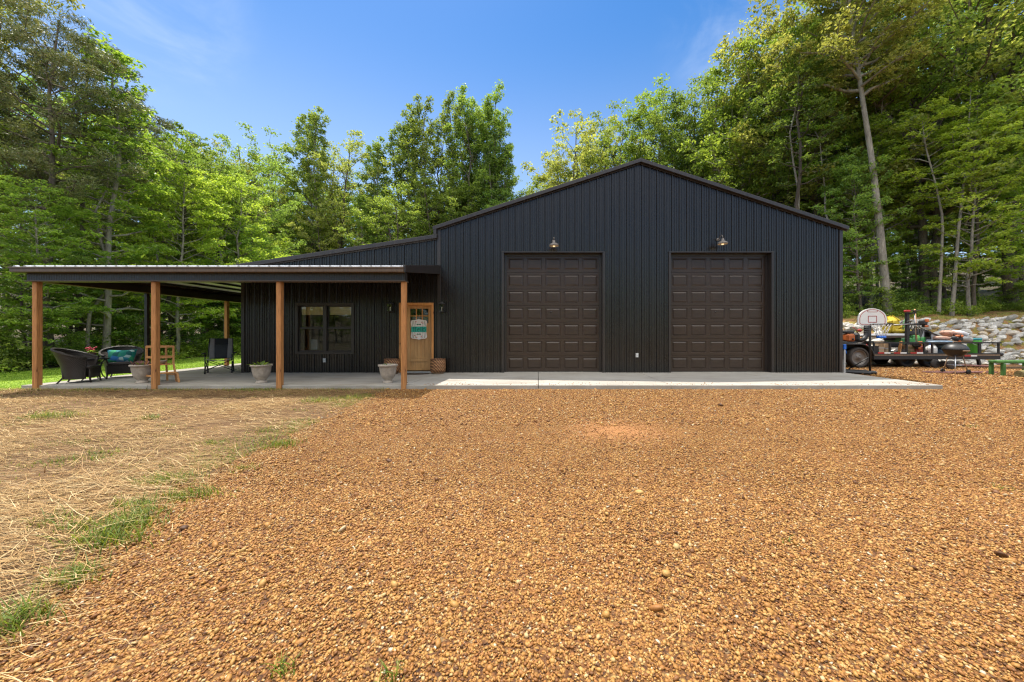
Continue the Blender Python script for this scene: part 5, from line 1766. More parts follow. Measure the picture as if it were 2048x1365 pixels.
tag(link('riprap', np_mesh('riprap', np.concatenate(MBV), np.concatenate(MBF), 3, M['rock'], False)), 'smaller and farther pale grey rocks of the bank on the right', 'rocks', kind='stuff')
def mat_bulb():
    m, nt, n, l, b = new_mat('lit_bulb')
    b.inputs['Base Color'].default_value = (0.9, 0.8, 0.6, 1)
    b.inputs['Emission Color'].default_value = (1.0, 0.72, 0.38, 1)
    b.inputs['Emission Strength'].default_value = 0.8
    m.cycles.emission_sampling = 'NONE'
    return m
M['lit_bulb'] = mat_bulb()
# ------------------------------------------------------------------ things on the walls
def barn_light(px, py, label):
    p = at(px, py, FY - 0.33)
    t = thing('barn_light', label, 'wall lamp', (p.x, FY, p.z), 0, 'barn lights over the garage doors')
    t.scale = (0.88, 0.95, 0.88)
    s = MB()
    s.lathe([(0.160, -0.055), (0.163, -0.045), (0.157, -0.022), (0.140, 0.008), (0.095, 0.032), (0.055, 0.055), (0.045, 0.10), (0.040, 0.13), (0.018, 0.14)], 28, (0, -0.33, 0))
    s.build('lamp_shade', M['bronze'], t)
    i = MB(); i.lathe([(0.156, -0.056), (0.140, -0.050), (0.10, -0.038), (0.04, -0.03), (0.0, -0.03)], 28, (0, -0.33, 0))
    i.build('reflector', M['cream'], t)
    b = MB(); b.ell((0, -0.33, -0.045), 0.045, 0.045, 0.040); b.build('bulb', M['lit_bulb'], t)
    a = MB(); a.tube([(0, -0.33, 0.13), (0, -0.33, 0.20), (0, -0.30, 0.25), (0, -0.24, 0.27), (0, -0.17, 0.24), (0, -0.12, 0.19), (0, -0.03, 0.18)], 0.012, 8)
    a.build('arm', M['bronze'], t)
    c = MB(); c.lathe([(0.055, 0), (0.055, 0.02), (0.04, 0.035), (0.0, 0.036)], 18, (0, -0.022, 0.18), Matrix.Rotation(R(90), 4, 'X')); c.build('wall_plate', M['bronze'], t)
barn_light(1108, 489, 'bronze barn light with cream inside over the left garage door')
barn_light(1446, 485, 'bronze barn light with cream inside over the right garage door')
def lantern(px, py, label):
    p = at(px, py, FY - 0.12)
    t = thing('wall_lantern', label, 'wall lantern', (p.x, FY - 0.022, p.z), 0, 'wall lanterns beside the front door')
    w, h = 0.075, 0.12
    f = MB()
    y0, y1 = -0.20, -0.05
    for x in (-w, w):
        for y in (y0, y1): f.box(x - 0.007, x + 0.007, y - 0.007, y + 0.007, -h + 0.011, h - 0.011)
    f.box(-w - 0.012, w + 0.012, y0 - 0.012, y1 + 0.012, h - 0.01, h + 0.008)
    f.box(-w - 0.012, w + 0.012, y0 - 0.012, y1 + 0.012, -h - 0.008, -h + 0.01)
    f.lathe([(0.10, 0), (0.06, 0.03), (0.02, 0.05), (0.012, 0.08), (0.0, 0.085)], 4, (0, -0.125, h + 0.0085), a0=PI / 4, smooth=False)
    f.build('frame', M['black'], t)
    g = MB()
    for x in (-w, w): g.quad((x, y0, -h), (x, y1, -h), (x, y1, h), (x, y0, h))
    g.quad((-w, y0, -h), (w, y0, -h), (w, y0, h), (-w, y0, h))
    g.build('glass', M['glass'], t)
    c = MB(); c.lathe([(0.016, 0), (0.016, 0.07), (0.0, 0.072)], 12, (0, -0.125, -h + 0.011)); c.ell((0, -0.125, -0.005), 0.018, 0.018, 0.034)
    c.build('bulb', M['cream'], t)
    b = MB(); b.rbox((0, -0.012, 0.0), 0.11, 0.02, 0.30, 0.006); b.tube([(0, -0.02, 0.10), (0, -0.07, 0.15), (0, -0.11, 0.16), (0, -0.125, 0.145)], 0.008, 8); b.build('back_plate', M['black'], t)
lantern(781, 616, 'black wall lantern left of the front door, behind the porch post')
lantern(884, 616, 'black wall lantern on the wall right of the front door')
def outlet(px, py, label):
    p = at(px, py, FY - 0.03)
    t = thing('outlet_cover', label, 'outlet', (p.x, FY - 0.0225, p.z), 0, 'outlet covers on the front wall')
    b = MB(); b.rbox((0, -0.012, 0), 0.085, 0.03, 0.13, 0.006); b.build('cover', M['outlet'], t)
    for z in (-0.028, 0.028):
        s = MB(); s.rbox((0, -0.029, z), 0.036, 0.008, 0.034, 0.003); s.build('socket', M['white'], t)
outlet(1274, 711, 'pale outlet cover low on the wall between the garage doors')
outlet(649, 721, 'grey outlet cover on the dark wall under the window')

# hello plaque on the door
t = thing('door_sign', 'cream plaque with green sprigs and a teal band reading Hello on the front door', 'sign', (-3.635, FY + 0.04, 1.32))
def plaque(w, h):
    pts = []
    def arc(cx_, cz, r, a0, a1, n=6): return [(cx_ + r * math.cos(a0 + (a1 - a0) * i / n), cz + r * math.sin(a0 + (a1 - a0) * i / n)) for i in range(n + 1)]
    q = [(0, h + 0.025), (-0.02, h + 0.008), (-w * 0.55, h - 0.012)] + arc(-w + 0.07, h - 0.085, 0.07, PI * 0.55, PI, 5) + [(-w + 0.012, h * 0.52), (-w + 0.022, h * 0.30), (-w + 0.022, -h * 0.30), (-w + 0.012, -h * 0.52)] + arc(-w + 0.07, -h + 0.085, 0.07, PI, PI * 1.45, 5) + [(-w * 0.55, -h + 0.012), (-0.02, -h - 0.008), (0, -h - 0.025)]
    pts = q + [(-x, z) for x, z in reversed(q[1:-1])]
    return pts
b = MB(); b.prism(plaque(0.25, 0.30), -0.012, 0.0); b.build('plaque', M['sign_white'], t)
b = MB(); b.box(-0.232, 0.232, -0.016, -0.0125, -0.085, 0.085); b.build('band', M['sign_teal'], t)
L = MB()
def stroke(pts, w=0.014):
    for p, q in zip(pts[:-1], pts[1:]): L.bar((p[0], -0.018, p[1]), (q[0], -0.018, q[1]), w, 0.004, up=(0, 1, 0))
def ringpts(cx_, cz, rx, rz, a0=0, a1=2 * PI, n=12): return [(cx_ + rx * math.cos(a0 + (a1 - a0) * i / n), cz + rz * math.sin(a0 + (a1 - a0) * i / n)) for i in range(n + 1)]
stroke([(-0.155, 0.072), (-0.150, -0.07)]); stroke([(-0.095, 0.075), (-0.098, -0.07)]); stroke([(-0.19, 0.035), (-0.06, 0.048)], 0.010)
stroke([(-0.035, -0.02), (0.022, 0.0)] + ringpts(-0.005, -0.018, 0.034, 0.045, 0.5, 5.2), 0.013)
stroke([(0.062, 0.080), (0.062, -0.07)]); stroke([(0.105, 0.082), (0.105, -0.07)])
stroke(ringpts(0.165, -0.012, 0.036, 0.052)); stroke([(0.165, 0.04), (0.205, 0.062)], 0.010)
L.build('lettering', M['ink'], t)
lf = MB()
sg = random.Random(3)
def leaflet(x, z, a, l=0.034, w=0.016):
    d = (math.cos(a), math.sin(a)); s = (-d[1], d[0])
    lf._add([(x, -0.0145, z), (x + d[0] * l * 0.5 + s[0] * w / 2, -0.0145, z + d[1] * l * 0.5 + s[1] * w / 2), (x + d[0] * l, -0.0145, z + d[1] * l), (x + d[0] * l * 0.5 - s[0] * w / 2, -0.0145, z + d[1] * l * 0.5 - s[1] * w / 2)], [(0, 1, 2, 3)])
for sx in (-1, 1):
    for sz in (-1, 1):
        for k in range(5):
            x, z = sx * (0.195 - 0.006 * k), sz * (0.095 + 0.036 * k)
            leaflet(x, z, PI / 2 * sz + 0.7); leaflet(x, z, PI / 2 * sz - 0.7)
            x -= sx * 0.07
            leaflet(x, z, PI / 2 * sz + 0.7, 0.028, 0.012); leaflet(x, z, PI / 2 * sz - 0.7, 0.028, 0.012)
        for a in (0.9, 1.6, 2.3): leaflet(sx * 0.035, sz * 0.125, sz * a, 0.055, 0.026)
lf.build('sprigs', M['sign_green'], t)
for (x, z) in ((-0.085, 0.235), (0.09, 0.215), (0.08, -0.215), (-0.06, -0.245), (0.13, 0.19), (-0.13, -0.19)):
    fl = MB(); fl.lathe([(0.018, 0), (0.0, 0.001)], 7, (x, -0.0155, z), Matrix.Rotation(R(90), 4, 'X')); fl.build('flower', M['sign_pink'], t)

# ------------------------------------------------------------------ porch things
def basket(px, Y, label):
    x = (px - CX) / F * Y
    t = thing('wicker_basket', label, 'basket', (x, Y, 0.0), 0, 'woven basket planters beside the front door')
    b = MB(); b.lathe([(0.185, 0.055), (0.215, 0.06), (0.225, 0.15), (0.222, 0.30), (0.215, 0.425), (0.205, 0.43), (0.20, 0.40)], 32); b.build('basket', M['basket'], t)
    k = MB(); k.lathe([(0.16, 0.0), (0.17, 0.012), (0.165, 0.054)], 24); k.build('base', M['stump'], t)
    r = MB()
    r.tube([(0.214 * math.cos(a), 0.214 * math.sin(a), 0.43) for a in np.linspace(0, 2 * PI, 28, endpoint=False)], 0.014, 8, closed=True); r.build('rim', M['basket'], t)
    s = MB(); s.lathe([(0.198, 0.38), (0.1, 0.395), (0, 0.392)], 20); s.build('soil', M['soil'], t)
basket(876, FY - 0.30, 'woven basket planter right of the front door')
basket(784, FY - 0.32, 'woven basket planter half hidden behind the stone pot by the door')
def leaf_blades(mb, rng, n, L, w, up, cz=0.0, r0=0.05):
    for i in range(n):
        a = rng.uniform(0, 2 * PI); l = L * rng.uniform(0.6, 1.1); e = rng.uniform(0.3, 1.2) * up
        c = Vector((math.cos(a), math.sin(a), 0)); s = Vector((-math.sin(a), math.cos(a), 0))
        p0 = c * r0 * rng.random() + Vector((0, 0, cz))
        pts = [p0 + c * (l * t_ * math.cos(e)) + Vector((0, 0, l * (t_ * math.sin(e) - 0.5 * t_ * t_ * math.cos(e) * 0.8))) for t_ in (0, 0.35, 0.7, 1.0)]
        ws = [w * 0.25, w, w * 0.85, w * 0.1]
        vs = []
        for p, q in zip(pts, ws): vs += [p - s * q + Vector((0, 0, q * 0.3)), p, p + s * q + Vector((0, 0, q * 0.3))]
        fs = []
        for k in range(3):
            for m_ in range(2): fs.append((3 * k + m_, 3 * k + m_ + 1, 3 * k + m_ + 4, 3 * k + m_ + 3))
        mb._add(vs, fs, True)
def stone_pot(px, label, kind, Y=8.62):
    x = (px - CX) / F * Y
    t = thing('stone_pot', label, 'plant pot', (x, Y, 0.0), 0, 'stone pots along the porch edge')
    b = MB()
    b.lathe([(0.115, 0.0), (0.12, 0.012), (0.105, 0.035), (0.085, 0.055), (0.095, 0.08), (0.135, 0.12), (0.165, 0.19), (0.185, 0.28), (0.195, 0.37), (0.205, 0.395), (0.222, 0.405), (0.225, 0.43), (0.215, 0.445), (0.195, 0.44), (0.188, 0.40)], 36)
    b.build('pot', M['stonepot'], t)
    s = MB(); s.lathe([(0.19, 0.395), (0.1, 0.405), (0, 0.40)], 20); s.build('soil', M['soil'], t)
    rg = random.Random(px)
    pl = MB()
    if kind == 'green': leaf_blades(pl, rg, 15, 0.26, 0.034, 0.9, 0.40, 0.1); leaf_blades(pl, rg, 8, 0.15, 0.03, 0.5, 0.41, 0.14)
    elif kind == 'sprout': leaf_blades(pl, rg, 6, 0.16, 0.022, 0.9, 0.40, 0.05)
    else: leaf_blades(pl, rg, 9, 0.15, 0.03, 0.9, 0.42, 0.08)
    pl.build('plant', M['plant_leaf'], t)
    if kind == 'dry':
        d = MB()
        for i in range(40):
            a = rg.uniform(0, 6.28); r_ = rg.uniform(0.03, 0.17)
            d.tube([(r_ * math.cos(a), r_ * math.sin(a), 0.39), (1.2 * r_ * math.cos(a + 0.3), 1.2 * r_ * math.sin(a + 0.3), 0.39 + rg.uniform(0.06, 0.15))], [0.004, 0.012], 4)
        d.build('dry_stems', M['hose'], t)
stone_pot(776, 'round stone pot with one small sprout, by the post at the door', 'sprout')
stone_pot(523, 'round stone pot with broad green leaves beside the middle post', 'green')
stone_pot(285, 'round stone pot with dry brown stems beside the wooden step tower', 'dry')
tg = MB(); tg.lathe([(0.0, 0.014), (0.42, 0.012), (0.43, 0.004), (0.43, 0.0005)], 30, (0, 0, 0))
o = tg.build('door_mat', M['mat'], None, loc=(-3.62, FY - 0.36, 0.0)); o.scale = (1.0, 0.55, 1)
tag(o, 'dark half-round door mat lying in front of the wooden door', 'door mat')

def tub_chair(label, loc, rz):
    t = thing('wicker_chair', label, 'chair', loc, rz, 'dark wicker tub chairs on the porch')
    def shell(r_in):
        def fn(u, v):
            a = (u - 0.5) * 2 * R(128)                       # 0 = middle of the back
            hb = 0.62 + 0.25 * (0.5 + 0.5 * math.cos(max(-PI, min(PI, a * 1.25))))
            z = 0.10 + v * (hb - 0.10)
            flare = 0.30 + 0.10 * max(0, (z - 0.40)) / 0.45 + 0.03 * v + (0.06 * (0.5 + 0.5 * math.cos(a)) * v) - r_in
            return (flare * 1.08 * math.sin(a), flare * math.cos(a) * (1 if abs(a) < PI / 2 else 0.92), z)
        return fn
    b = MB(); b.grid(shell(0.0), 36, 8); b.grid(shell(0.035), 36, 8)
    b.build('backrest', M['wicker'], t)
    f0, f1 = shell(0.0), shell(0.035)
    r = MB(); r.tube([tuple((np.array(f0(u, 1.0)) + np.array(f1(u, 1.0))) / 2) for u in np.linspace(0, 1, 40)], 0.030, 8)
    for u in (0, 1): r.tube([tuple((np.array(f0(u, v)) + np.array(f1(u, v))) / 2) for v in np.linspace(0, 1, 8)], 0.024, 8)
    r.build('rim', M['wicker'], t)
    s = MB(); s.rbox((0, -0.02, 0.39), 0.54, 0.54, 0.07, 0.025); s.build('seat', M['wicker'], t)
    k = MB(); k.box(-0.25, 0.25, -0.285, -0.265, 0.12, 0.354); k.build('apron', M['wicker'], t)
    for (x, y, dx, dy) in ((-0.26, -0.26, -0.01, -0.02), (0.26, -0.26, 0.01, -0.02), (-0.21, 0.24, -0.05, 0.09), (0.21, 0.24, 0.05, 0.09)):
        l = MB(); l.tube([(x, y, 0.36), (x, y, 0.14), (x + dx, y + dy, 0.0)], [0.022, 0.022, 0.018], 8); l.build('leg', M['wicker'], t)
    return t
c1 = tub_chair('dark wicker tub chair near the corner post, turned to the right', (-11.22, 8.72, 0), R(122))
c1.scale = (0.88, 0.88, 0.95)
c2 = tub_chair('dark wicker tub chair holding the blue green cushion', (-11.38, 9.72, 0), R(44))
c2.scale = (0.88, 0.88, 0.95)
cu = MB()
def cush(u, v):
    x, z = (u - 0.5), (v - 0.5)
    ed = (1 - (2 * abs(x)) ** 3) * (1 - (2 * abs(z)) ** 3)
    return x, z, 0.075 * max(0, ed) ** 0.6
for sgn in (-1, 1):
    cu.grid(lambda u, v: (cush(u, v)[0] * 0.50 * (1 + 0.10 * (abs(2 * cush(u, v)[1])) ** 2), sgn * cush(u, v)[2], cush(u, v)[1] * 0.32 * (1 + 0.16 * (abs(2 * cush(u, v)[0])) ** 2)), 14, 10)
o = cu.build('cushion', M['cushion'], None)
o.location = Vector((-11.38, 9.72, 0.575)) + Matrix.Rotation(R(44), 3, 'Z') @ Vector((0, 0.06, 0)); o.rotation_euler = (R(-14), 0, R(44))
tag(o, 'teal, blue and green patterned cushion leaning in the wicker chair', 'cushion')
t = thing('side_table', 'small round black metal table with curved legs between the wicker chairs', 'side table', (-11.45, 9.2, 0))
b = MB(); b.lathe([(0.0, 0.53), (0.24, 0.53), (0.25, 0.54), (0.25, 0.555), (0.0, 0.556)], 30); b.build('table_top', M['black'], t)
for k in range(3):
    a = 2 * PI * k / 3 + 0.2
    l = MB(); l.tube([(math.cos(a) * r_, math.sin(a) * r_, z) for r_, z in ((0.20, 0.53), (0.12, 0.42), (0.10, 0.28), (0.14, 0.12), (0.24, 0.0))], 0.012, 8); l.build('leg', M['black'], t)
t = thing('flower_pot', 'small flower pot with pink red flowers on the black side table', 'flower pot', (-11.57, 9.2, 0.556))
b = MB(); b.lathe([(0.06, 0), (0.085, 0.12), (0.092, 0.13), (0.09, 0.14), (0.075, 0.13)], 20); b.build('pot', M['hose'], t)
b = MB(); leaf_blades(b, random.Random(4), 26, 0.15, 0.022, 1.0, 0.12, 0.05); b.build('leaves', M['plant_leaf'], t)
rg = random.Random(9)
for i in range(16):
    b = MB()
    a, r_ = rg.uniform(0, 6.28), rg.uniform(0.02, 0.13)
    b.ell((r_ * math.cos(a), r_ * math.sin(a), rg.uniform(0.20, 0.29)), 0.022, 0.022, 0.015, 7, 5); b.build('flower', M['flower_red'], t)

# wooden step tower for a child
t = thing('step_tower', 'orange wooden child step tower with rails, standing behind the second post', 'step stool', (-9.25, 8.70, 0), R(-27))
t.scale = (0.9, 0.9, 1.0)
w = 0.24; dpt = 0.19
def tp(sx, sy, z):   # legs splay outwards below
    k = max(0, 1 - z / 0.48)
    return (sx * (w + 0.07 * k), sy * (dpt + 0.05 * k), z)
for sx in (-1, 1):
    for sy in (-1, 1):
        l = MB(); l.bar(tp(sx, sy, 0), tp(sx, sy, 0.48), 0.038, 0.032); l.bar(tp(sx, sy, 0.475), (sx * w, sy * dpt, 0.89), 0.038, 0.032); l.build('leg', M['tower_wood'], t)
b = MB(); b.rbox((0, 0, 0.44), 2 * w + 0.03, 2 * dpt, 0.022, 0.006); b.build('platform', M['tower_wood'], t)
b = MB(); b.rbox((w + 0.11, 0, 0.245), 0.26, 0.40, 0.022, 0.006); b.build('step', M['tower_wood'], t)
b = MB()
for z in (0.62, 0.875):
    for sy in (-1, 1): b.bar((-w, sy * dpt, z), (w, sy * dpt, z), 0.05, 0.020, up=(0, 1, 0))
    for sx in (-1, 1): b.bar((sx * w, -dpt, z), (sx * w, dpt, z), 0.05, 0.020, up=(1, 0, 0))
for sy in (-1, 1):
    b.bar((-w - 0.05, sy * (dpt + 0.03), 0.17), (w + 0.2, sy * (dpt + 0.03), 0.19), 0.04, 0.02, up=(0, 1, 0))
    b.bar((w + 0.24, sy * 0.19, 0.24), (w + 0.30, sy * 0.21, 0.0), 0.038, 0.032)
    b.bar((w + 0.05, sy * 0.22, 0.05), (w + 0.30, sy * 0.22, 0.07), 0.035, 0.02, up=(0, 1, 0))
b.build('rail', M['tower_wood'], t)
b = MB(); b.lathe([(0.055, 0), (0.10, 0.07), (0.105, 0.085), (0.098, 0.085), (0.06, 0.015), (0, 0.012)], 22)
o = b.build('metal_bowl', M['stonepot'], None, loc=(-9.2, 8.68, 0.452)); tag(o, 'small grey bowl set on the platform of the step tower', 'bowl')

# folding chair on wheels
t = thing('camp_chair', 'folding grey and black camp chair on small wheels', 'camp chair', (-9.62, 10.75, 0), R(36))
def fbar(name, pts, r=0.013, m='black'):
    b = MB(); b.tube(pts, r, 8); return b.build(name, M[m], t)
for sx in (-1, 1):
    fbar('leg', [(sx * 0.30, -0.26, 0.05), (sx * 0.30, -0.24, 0.58)])
    fbar('leg', [(sx * 0.30, 0.26, 0.05), (sx * 0.29, 0.22, 0.48), (sx * 0.27, 0.36, 1.04)])
    b = MB(); b.rbox((sx * 0.35, -0.03, 0.60), 0.07, 0.48, 0.03, 0.012); b.build('armrest', M['blackfabric'], t)
    for y in (-0.26, 0.26):
        b = MB(); b.lathe([(0.0, -0.018), (0.045, -0.018), (0.052, -0.01), (0.052, 0.01), (0.045, 0.018), (0, 0.018)], 16, (sx * 0.30, y, 0.053), Matrix.Rotation(R(90), 4, 'Y')); b.build('wheel', M['black'], t)
b = MB()
b.tube([(-0.30, -0.26, 0.10), (0.30, -0.24, 0.40)], 0.010, 8); b.tube([(0.30, -0.26, 0.10), (-0.30, -0.24, 0.40)], 0.010, 8)
b.tube([(-0.30, 0.25, 0.10), (0.30, 0.22, 0.40)], 0.010, 8); b.tube([(0.30, 0.25, 0.10), (-0.30, 0.22, 0.40)], 0.010, 8)
for sx in (-1, 1): b.tube([(sx * 0.30, -0.26, 0.10), (sx * 0.30, 0.22, 0.40)], 0.010, 8); b.tube([(sx * 0.30, 0.26, 0.10), (sx * 0.30, -0.24, 0.40)], 0.010, 8)
b.build('cross_braces', M['black'], t)
b = MB(); b.grid(lambda u, v: ((u - 0.5) * 0.54, -0.25 + 0.46 * v, 0.43 - 0.05 * math.sin(PI * u) - 0.03 * v), 10, 6); b.build('seat', M['fabric'], t, solid=0.02)
b = MB()
def bk(u, v): return ((u - 0.5) * (0.52 + 0.05 * v), 0.21 + 0.16 * v + 0.04 * math.sin(PI * u), 0.42 + 0.62 * v)
b.grid(lambda u, v: bk(0.22 + 0.56 * u, v * 0.72), 8, 6); b.build('back_mesh', M['meshfabric'], t, solid=0.012)
for (u0, u1) in ((0, 0.22), (0.78, 1)):
    b = MB(); b.grid(lambda u, v: bk(u0 + (u1 - u0) * u, v), 4, 8); b.build('back_side', M['fabric'], t, solid=0.016)
b = MB(); b.grid(lambda u, v: bk(0.22 + 0.56 * u, 0.72 + 0.28 * v), 8, 4); b.build('headrest', M['blackfabric'], t, solid=0.018)

# ------------------------------------------------------------------ by the garage corner
GZ0 = -0.09
t = thing('basketball_hoop', 'small portable basketball hoop with white backboard and red lines', 'basketball hoop', (10.35, 11.05, GZ0))
hz = 1.80
def bb(w=0.46, zt=0.53):
    q = [(-0.40, 0.0), (0.40, 0.0), (0.455, 0.045), (0.455, 0.22)]
    for i in range(1, 12):
        a = PI * (0.06 + 0.88 * i / 12)
        q.append((0.455 * math.cos(a), 0.20 + 0.33 * math.sin(a)))
    q += [(-0.455, 0.22), (-0.455, 0.045)]
    return q
B0 = 1.53
def shift(poly, s, dz): return [(x * s, (z - 0.27) * s + 0.27 + dz) for x, z in poly]
b = MB(); b.prism(shift(bb(), 1, B0), -0.08, -0.05); b.build('backboard', M['white'], t, bevel=0.006)
ln = MB()
def line2(pts, w=0.016, closed=False):
    pts = pts + ([pts[0]] if closed else [])
    for p, q in zip(pts[:-1], pts[1:]): ln.bar((p[0], -0.0825, p[1]), (q[0], -0.0825, q[1]), w, 0.004, up=(0, 1, 0))
oq = shift(bb(), 0.86, B0)
line2(oq, 0.014, True)
line2([(-0.13, B0 + 0.10), (0.13, B0 + 0.10), (0.13, B0 + 0.29), (-0.13, B0 + 0.29)], 0.018, True)
line2([(-0.17, B0 + 0.47), (-0.14, B0 + 0.42), (0.14, B0 + 0.42), (0.17, B0 + 0.47)], 0.012)
ln.build('red_lines', M['red'], t)
b = MB()
rc = Vector((0.0, -0.36, B0 + 0.035)); rr_ = 0.235
b.tube([(rc.x + rr_ * math.cos(a), rc.y + rr_ * math.sin(a), rc.z) for a in np.linspace(0, 2 * PI, 28, endpoint=False)], 0.011, 8, closed=True)
b.bar((-0.06, -0.082, rc.z), (-0.06, -0.15, rc.z), 0.03, 0.012); b.bar((0.06, -0.082, rc.z), (0.06, -0.15, rc.z), 0.03, 0.012)
b.build('rim', M['black'], t)
b = MB()
N_ = 12
for k in range(N_):
    for sg_ in (-1, 1):
        pts = []
        for i in range(6):
            u = i / 5; a = 2 * PI * (k + sg_ * u * 1.4) / N_
            r_ = rr_ * (1 - 0.55 * u ** 0.8); pts.append((rc.x + r_ * math.cos(a), rc.y + r_ * math.sin(a), rc.z - 0.36 * u))
        b.tube(pts, 0.0065, 4)
b.build('net', M['white'], t)
b = MB(); b.lathe([(0.09, 0), (0.115, 0.02), (0.11, 0.07), (0.08, 0.08)], 14, (rc.x, rc.y, rc.z - 0.43)); b.build('ball_return', M['blue'], t)
b = MB(); b.tube([(0.0, 0.0, 0.08), (0.0, 0.0, 1.9)], 0.030, 12); b.tube([(0, 0, 1.62), (0, -0.05, 1.62)], 0.02, 8); b.tube([(0, 0, 1.86), (0, -0.05, 1.86)], 0.02, 8); b.build('pole', M['black'], t)
b = MB(); b.tube([(0, 0.02, 0.55), (-0.28, 0.46, 0.11)], 0.014, 8); b.build('brace', M['black'], t)
b = MB(); b.rbox((-0.32, 0.36, 0.062), 0.96, 0.62, 0.11, 0.045, Matrix.Rotation(R(-36), 3, 'Z')); b.rbox((-0.02, 0.06, 0.07), 0.42, 0.22, 0.10, 0.035, Matrix.Rotation(R(-20), 3, 'Z')); b.build('base', M['blackplastic'], t)
for (x, y) in ((-0.17, -0.04), (0.14, -0.02)):
    b = MB(); b.lathe([(0, -0.03), (0.05, -0.03), (0.058, -0.02), (0.058, 0.02), (0.05, 0.03), (0, 0.03)], 16, (x, y, 0.06), Matrix.Rotation(R(60), 4, 'Z') @ Matrix.Rotation(R(90), 4, 'X')); b.build('wheel', M['red'], t)
t = thing('folded_stand', 'thin white post with a blue clamp against the garage corner', 'post', (9.47, 10.95, GZ0))
b = MB(); b.rbox((0, 0, 0.40), 0.045, 0.03, 0.80, 0.004); b.rbox((-0.05, 0.02, 0.24), 0.04, 0.03, 0.48, 0.004); b.build('post', M['outlet'], t)
b = MB(); b.rbox((0, 0, 0.87), 0.085, 0.06, 0.16, 0.012); b.tube([(0, 0, 0.80), (0.05, 0, 0.72), (0.06, 0, 0.66)], 0.012, 6); b.build('clamp', M['blue'], t)
# ------------------------------------------------------------------ the loaded trailer and the clutter by the bank
TY = 13.3
def tx(px, Y=TY): return (px - CX) / F * Y
def tz(py, Y=TY): return CAMH - (py - CY) / F * Y
G0 = -0.09
def wheel(parent, c, r, w, rim='black'):
    """tyre on a rim, axle along y"""
    q = Matrix.Rotation(R(90), 4, 'X')
    o = MB(); rr = r - 0.105 if r > 0.25 else r * 0.6
    o.lathe([(rr, -w * 0.40), (rr + 0.03, -w * 0.5), (r - 0.04, -w * 0.5), (r - 0.008, -w * 0.38), (r, -w * 0.2), (r, w * 0.2), (r - 0.008, w * 0.38), (r - 0.04, w * 0.5), (rr + 0.03, w * 0.5), (rr, w * 0.40), (rr, -w * 0.40)], 36, c, q)
    ty = o.build('wheel', M['rubber'], parent, True)
    m = MB()
    m.lathe([(rr, -w * 0.30), (rr, w * 0.38), (rr - 0.015, w * 0.40), (rr - 0.02, w * 0.2), (rr * 0.62, w * 0.12), (rr * 0.5, w * 0.22), (0.055, w * 0.24), (0.05, w * 0.42), (0, w * 0.43)], 24, c, q)
    for k in range(5):
        a = 2 * PI * k / 5
        m.tube([(c[0] + 0.085 * math.cos(a), c[1] - w * 0.22, c[2] + 0.085 * math.sin(a)), (c[0] + 0.085 * math.cos(a), c[1] - w * 0.30, c[2] + 0.085 * math.sin(a))], 0.012, 6)
    ri = m.build('rim', M[rim], None)
    ri.data.transform(Matrix.Translation(-parent.location)); ri.parent = ty
    return ty
tr = thing('utility_trailer', 'long black flat utility trailer with rails, red and white reflectors and two axles', 'trailer', (15.0, 14.1, G0))
X0, X1, Y0, Y1 = 12.6, 17.35, 13.3, 15.0
DZ = 0.40
def tb(name, mat, fn, **k):
    b = MB(); fn(b); return b.build(name, M[mat], tr, True, **k)
def f_(b):
    b.box(X0, X1, Y0, Y0 + 0.06, 0.22, DZ - 0.035); b.box(X0, X1, Y1 - 0.06, Y1, 0.22, DZ - 0.035)
    x = X0
    while x < X1 + 0.01:
        b.box(max(X0, x - 0.03), min(X1, x + 0.03), Y0 + 0.061, Y1 - 0.061, 0.26, DZ - 0.035); x += (X1 - X0) / 8
    b.bar((X1, Y0 + 0.35, 0.30), (X1 + 0.9, (Y0 + Y1) / 2, 0.34), 0.08, 0.12); b.bar((X1, Y1 - 0.35, 0.30), (X1 + 0.9, (Y0 + Y1) / 2, 0.34), 0.08, 0.12)
tb('frame', 'black', f_, bevel=0.004)
def f_(b):
    n = 11
    for i in range(n):
        y = Y0 + 0.005 + (Y1 - Y0 - 0.01) * i / n
        b.box(X0 + 0.01, X1 - 0.01, y, y + (Y1 - Y0 - 0.01) / n - 0.008, DZ - 0.0345, DZ)
tb('deck', 'stump', f_)
for yy in (Y0 + 0.03, Y1 - 0.03):
    def f_(b):
        b.box(X0, X1 + 0.05, yy - 0.028, yy + 0.028, 0.815, 0.87)
        b.box(X0, X1 + 0.03, yy - 0.026, yy + 0.026, DZ + 0.002, DZ + 0.055)
        for px in (1748, 1781, 1815, 1850, 1866, 1912, 1961, 1999):
            x = tx(px); x = max(x, X0 + 0.03)
            w_ = 0.045 if px == 1961 else 0.027
            b.box(x - w_, x + w_, yy - 0.025, yy + 0.025, DZ + 0.0555, 0.8145)
    tb('rail', 'black', f_, bevel=0.003)
for (a, py) in ((1756, 706.3), (1788, 706.3), (1821, 706.3), (1929, 712)):
    for j, m in enumerate(('red', 'white')):
        x = tx(a) + j * 0.235
        b = MB(); b.box(x, x + 0.232, Y0 - 0.006, Y0 - 0.001, tz(py) - 0.028, tz(py) + 0.028); b.build('reflector', M[m], tr, True)
for px in (1811, 1857):
    wheel(tr, (tx(px, 13.62), 13.66, G0 + 0.34), 0.34, 0.22); wheel(tr, (tx(px, 13.62), 14.64, G0 + 0.34), 0.34, 0.22)
tb('jack', 'black', lambda b: (b.bar((tx(1966), Y0 + 0.10, G0 + 0.02), (tx(1962), Y0 + 0.10, 0.30), 0.075), b.rbox((tx(1966), Y0 + 0.10, G0 + 0.012), 0.24, 0.2, 0.022, 0.006)))
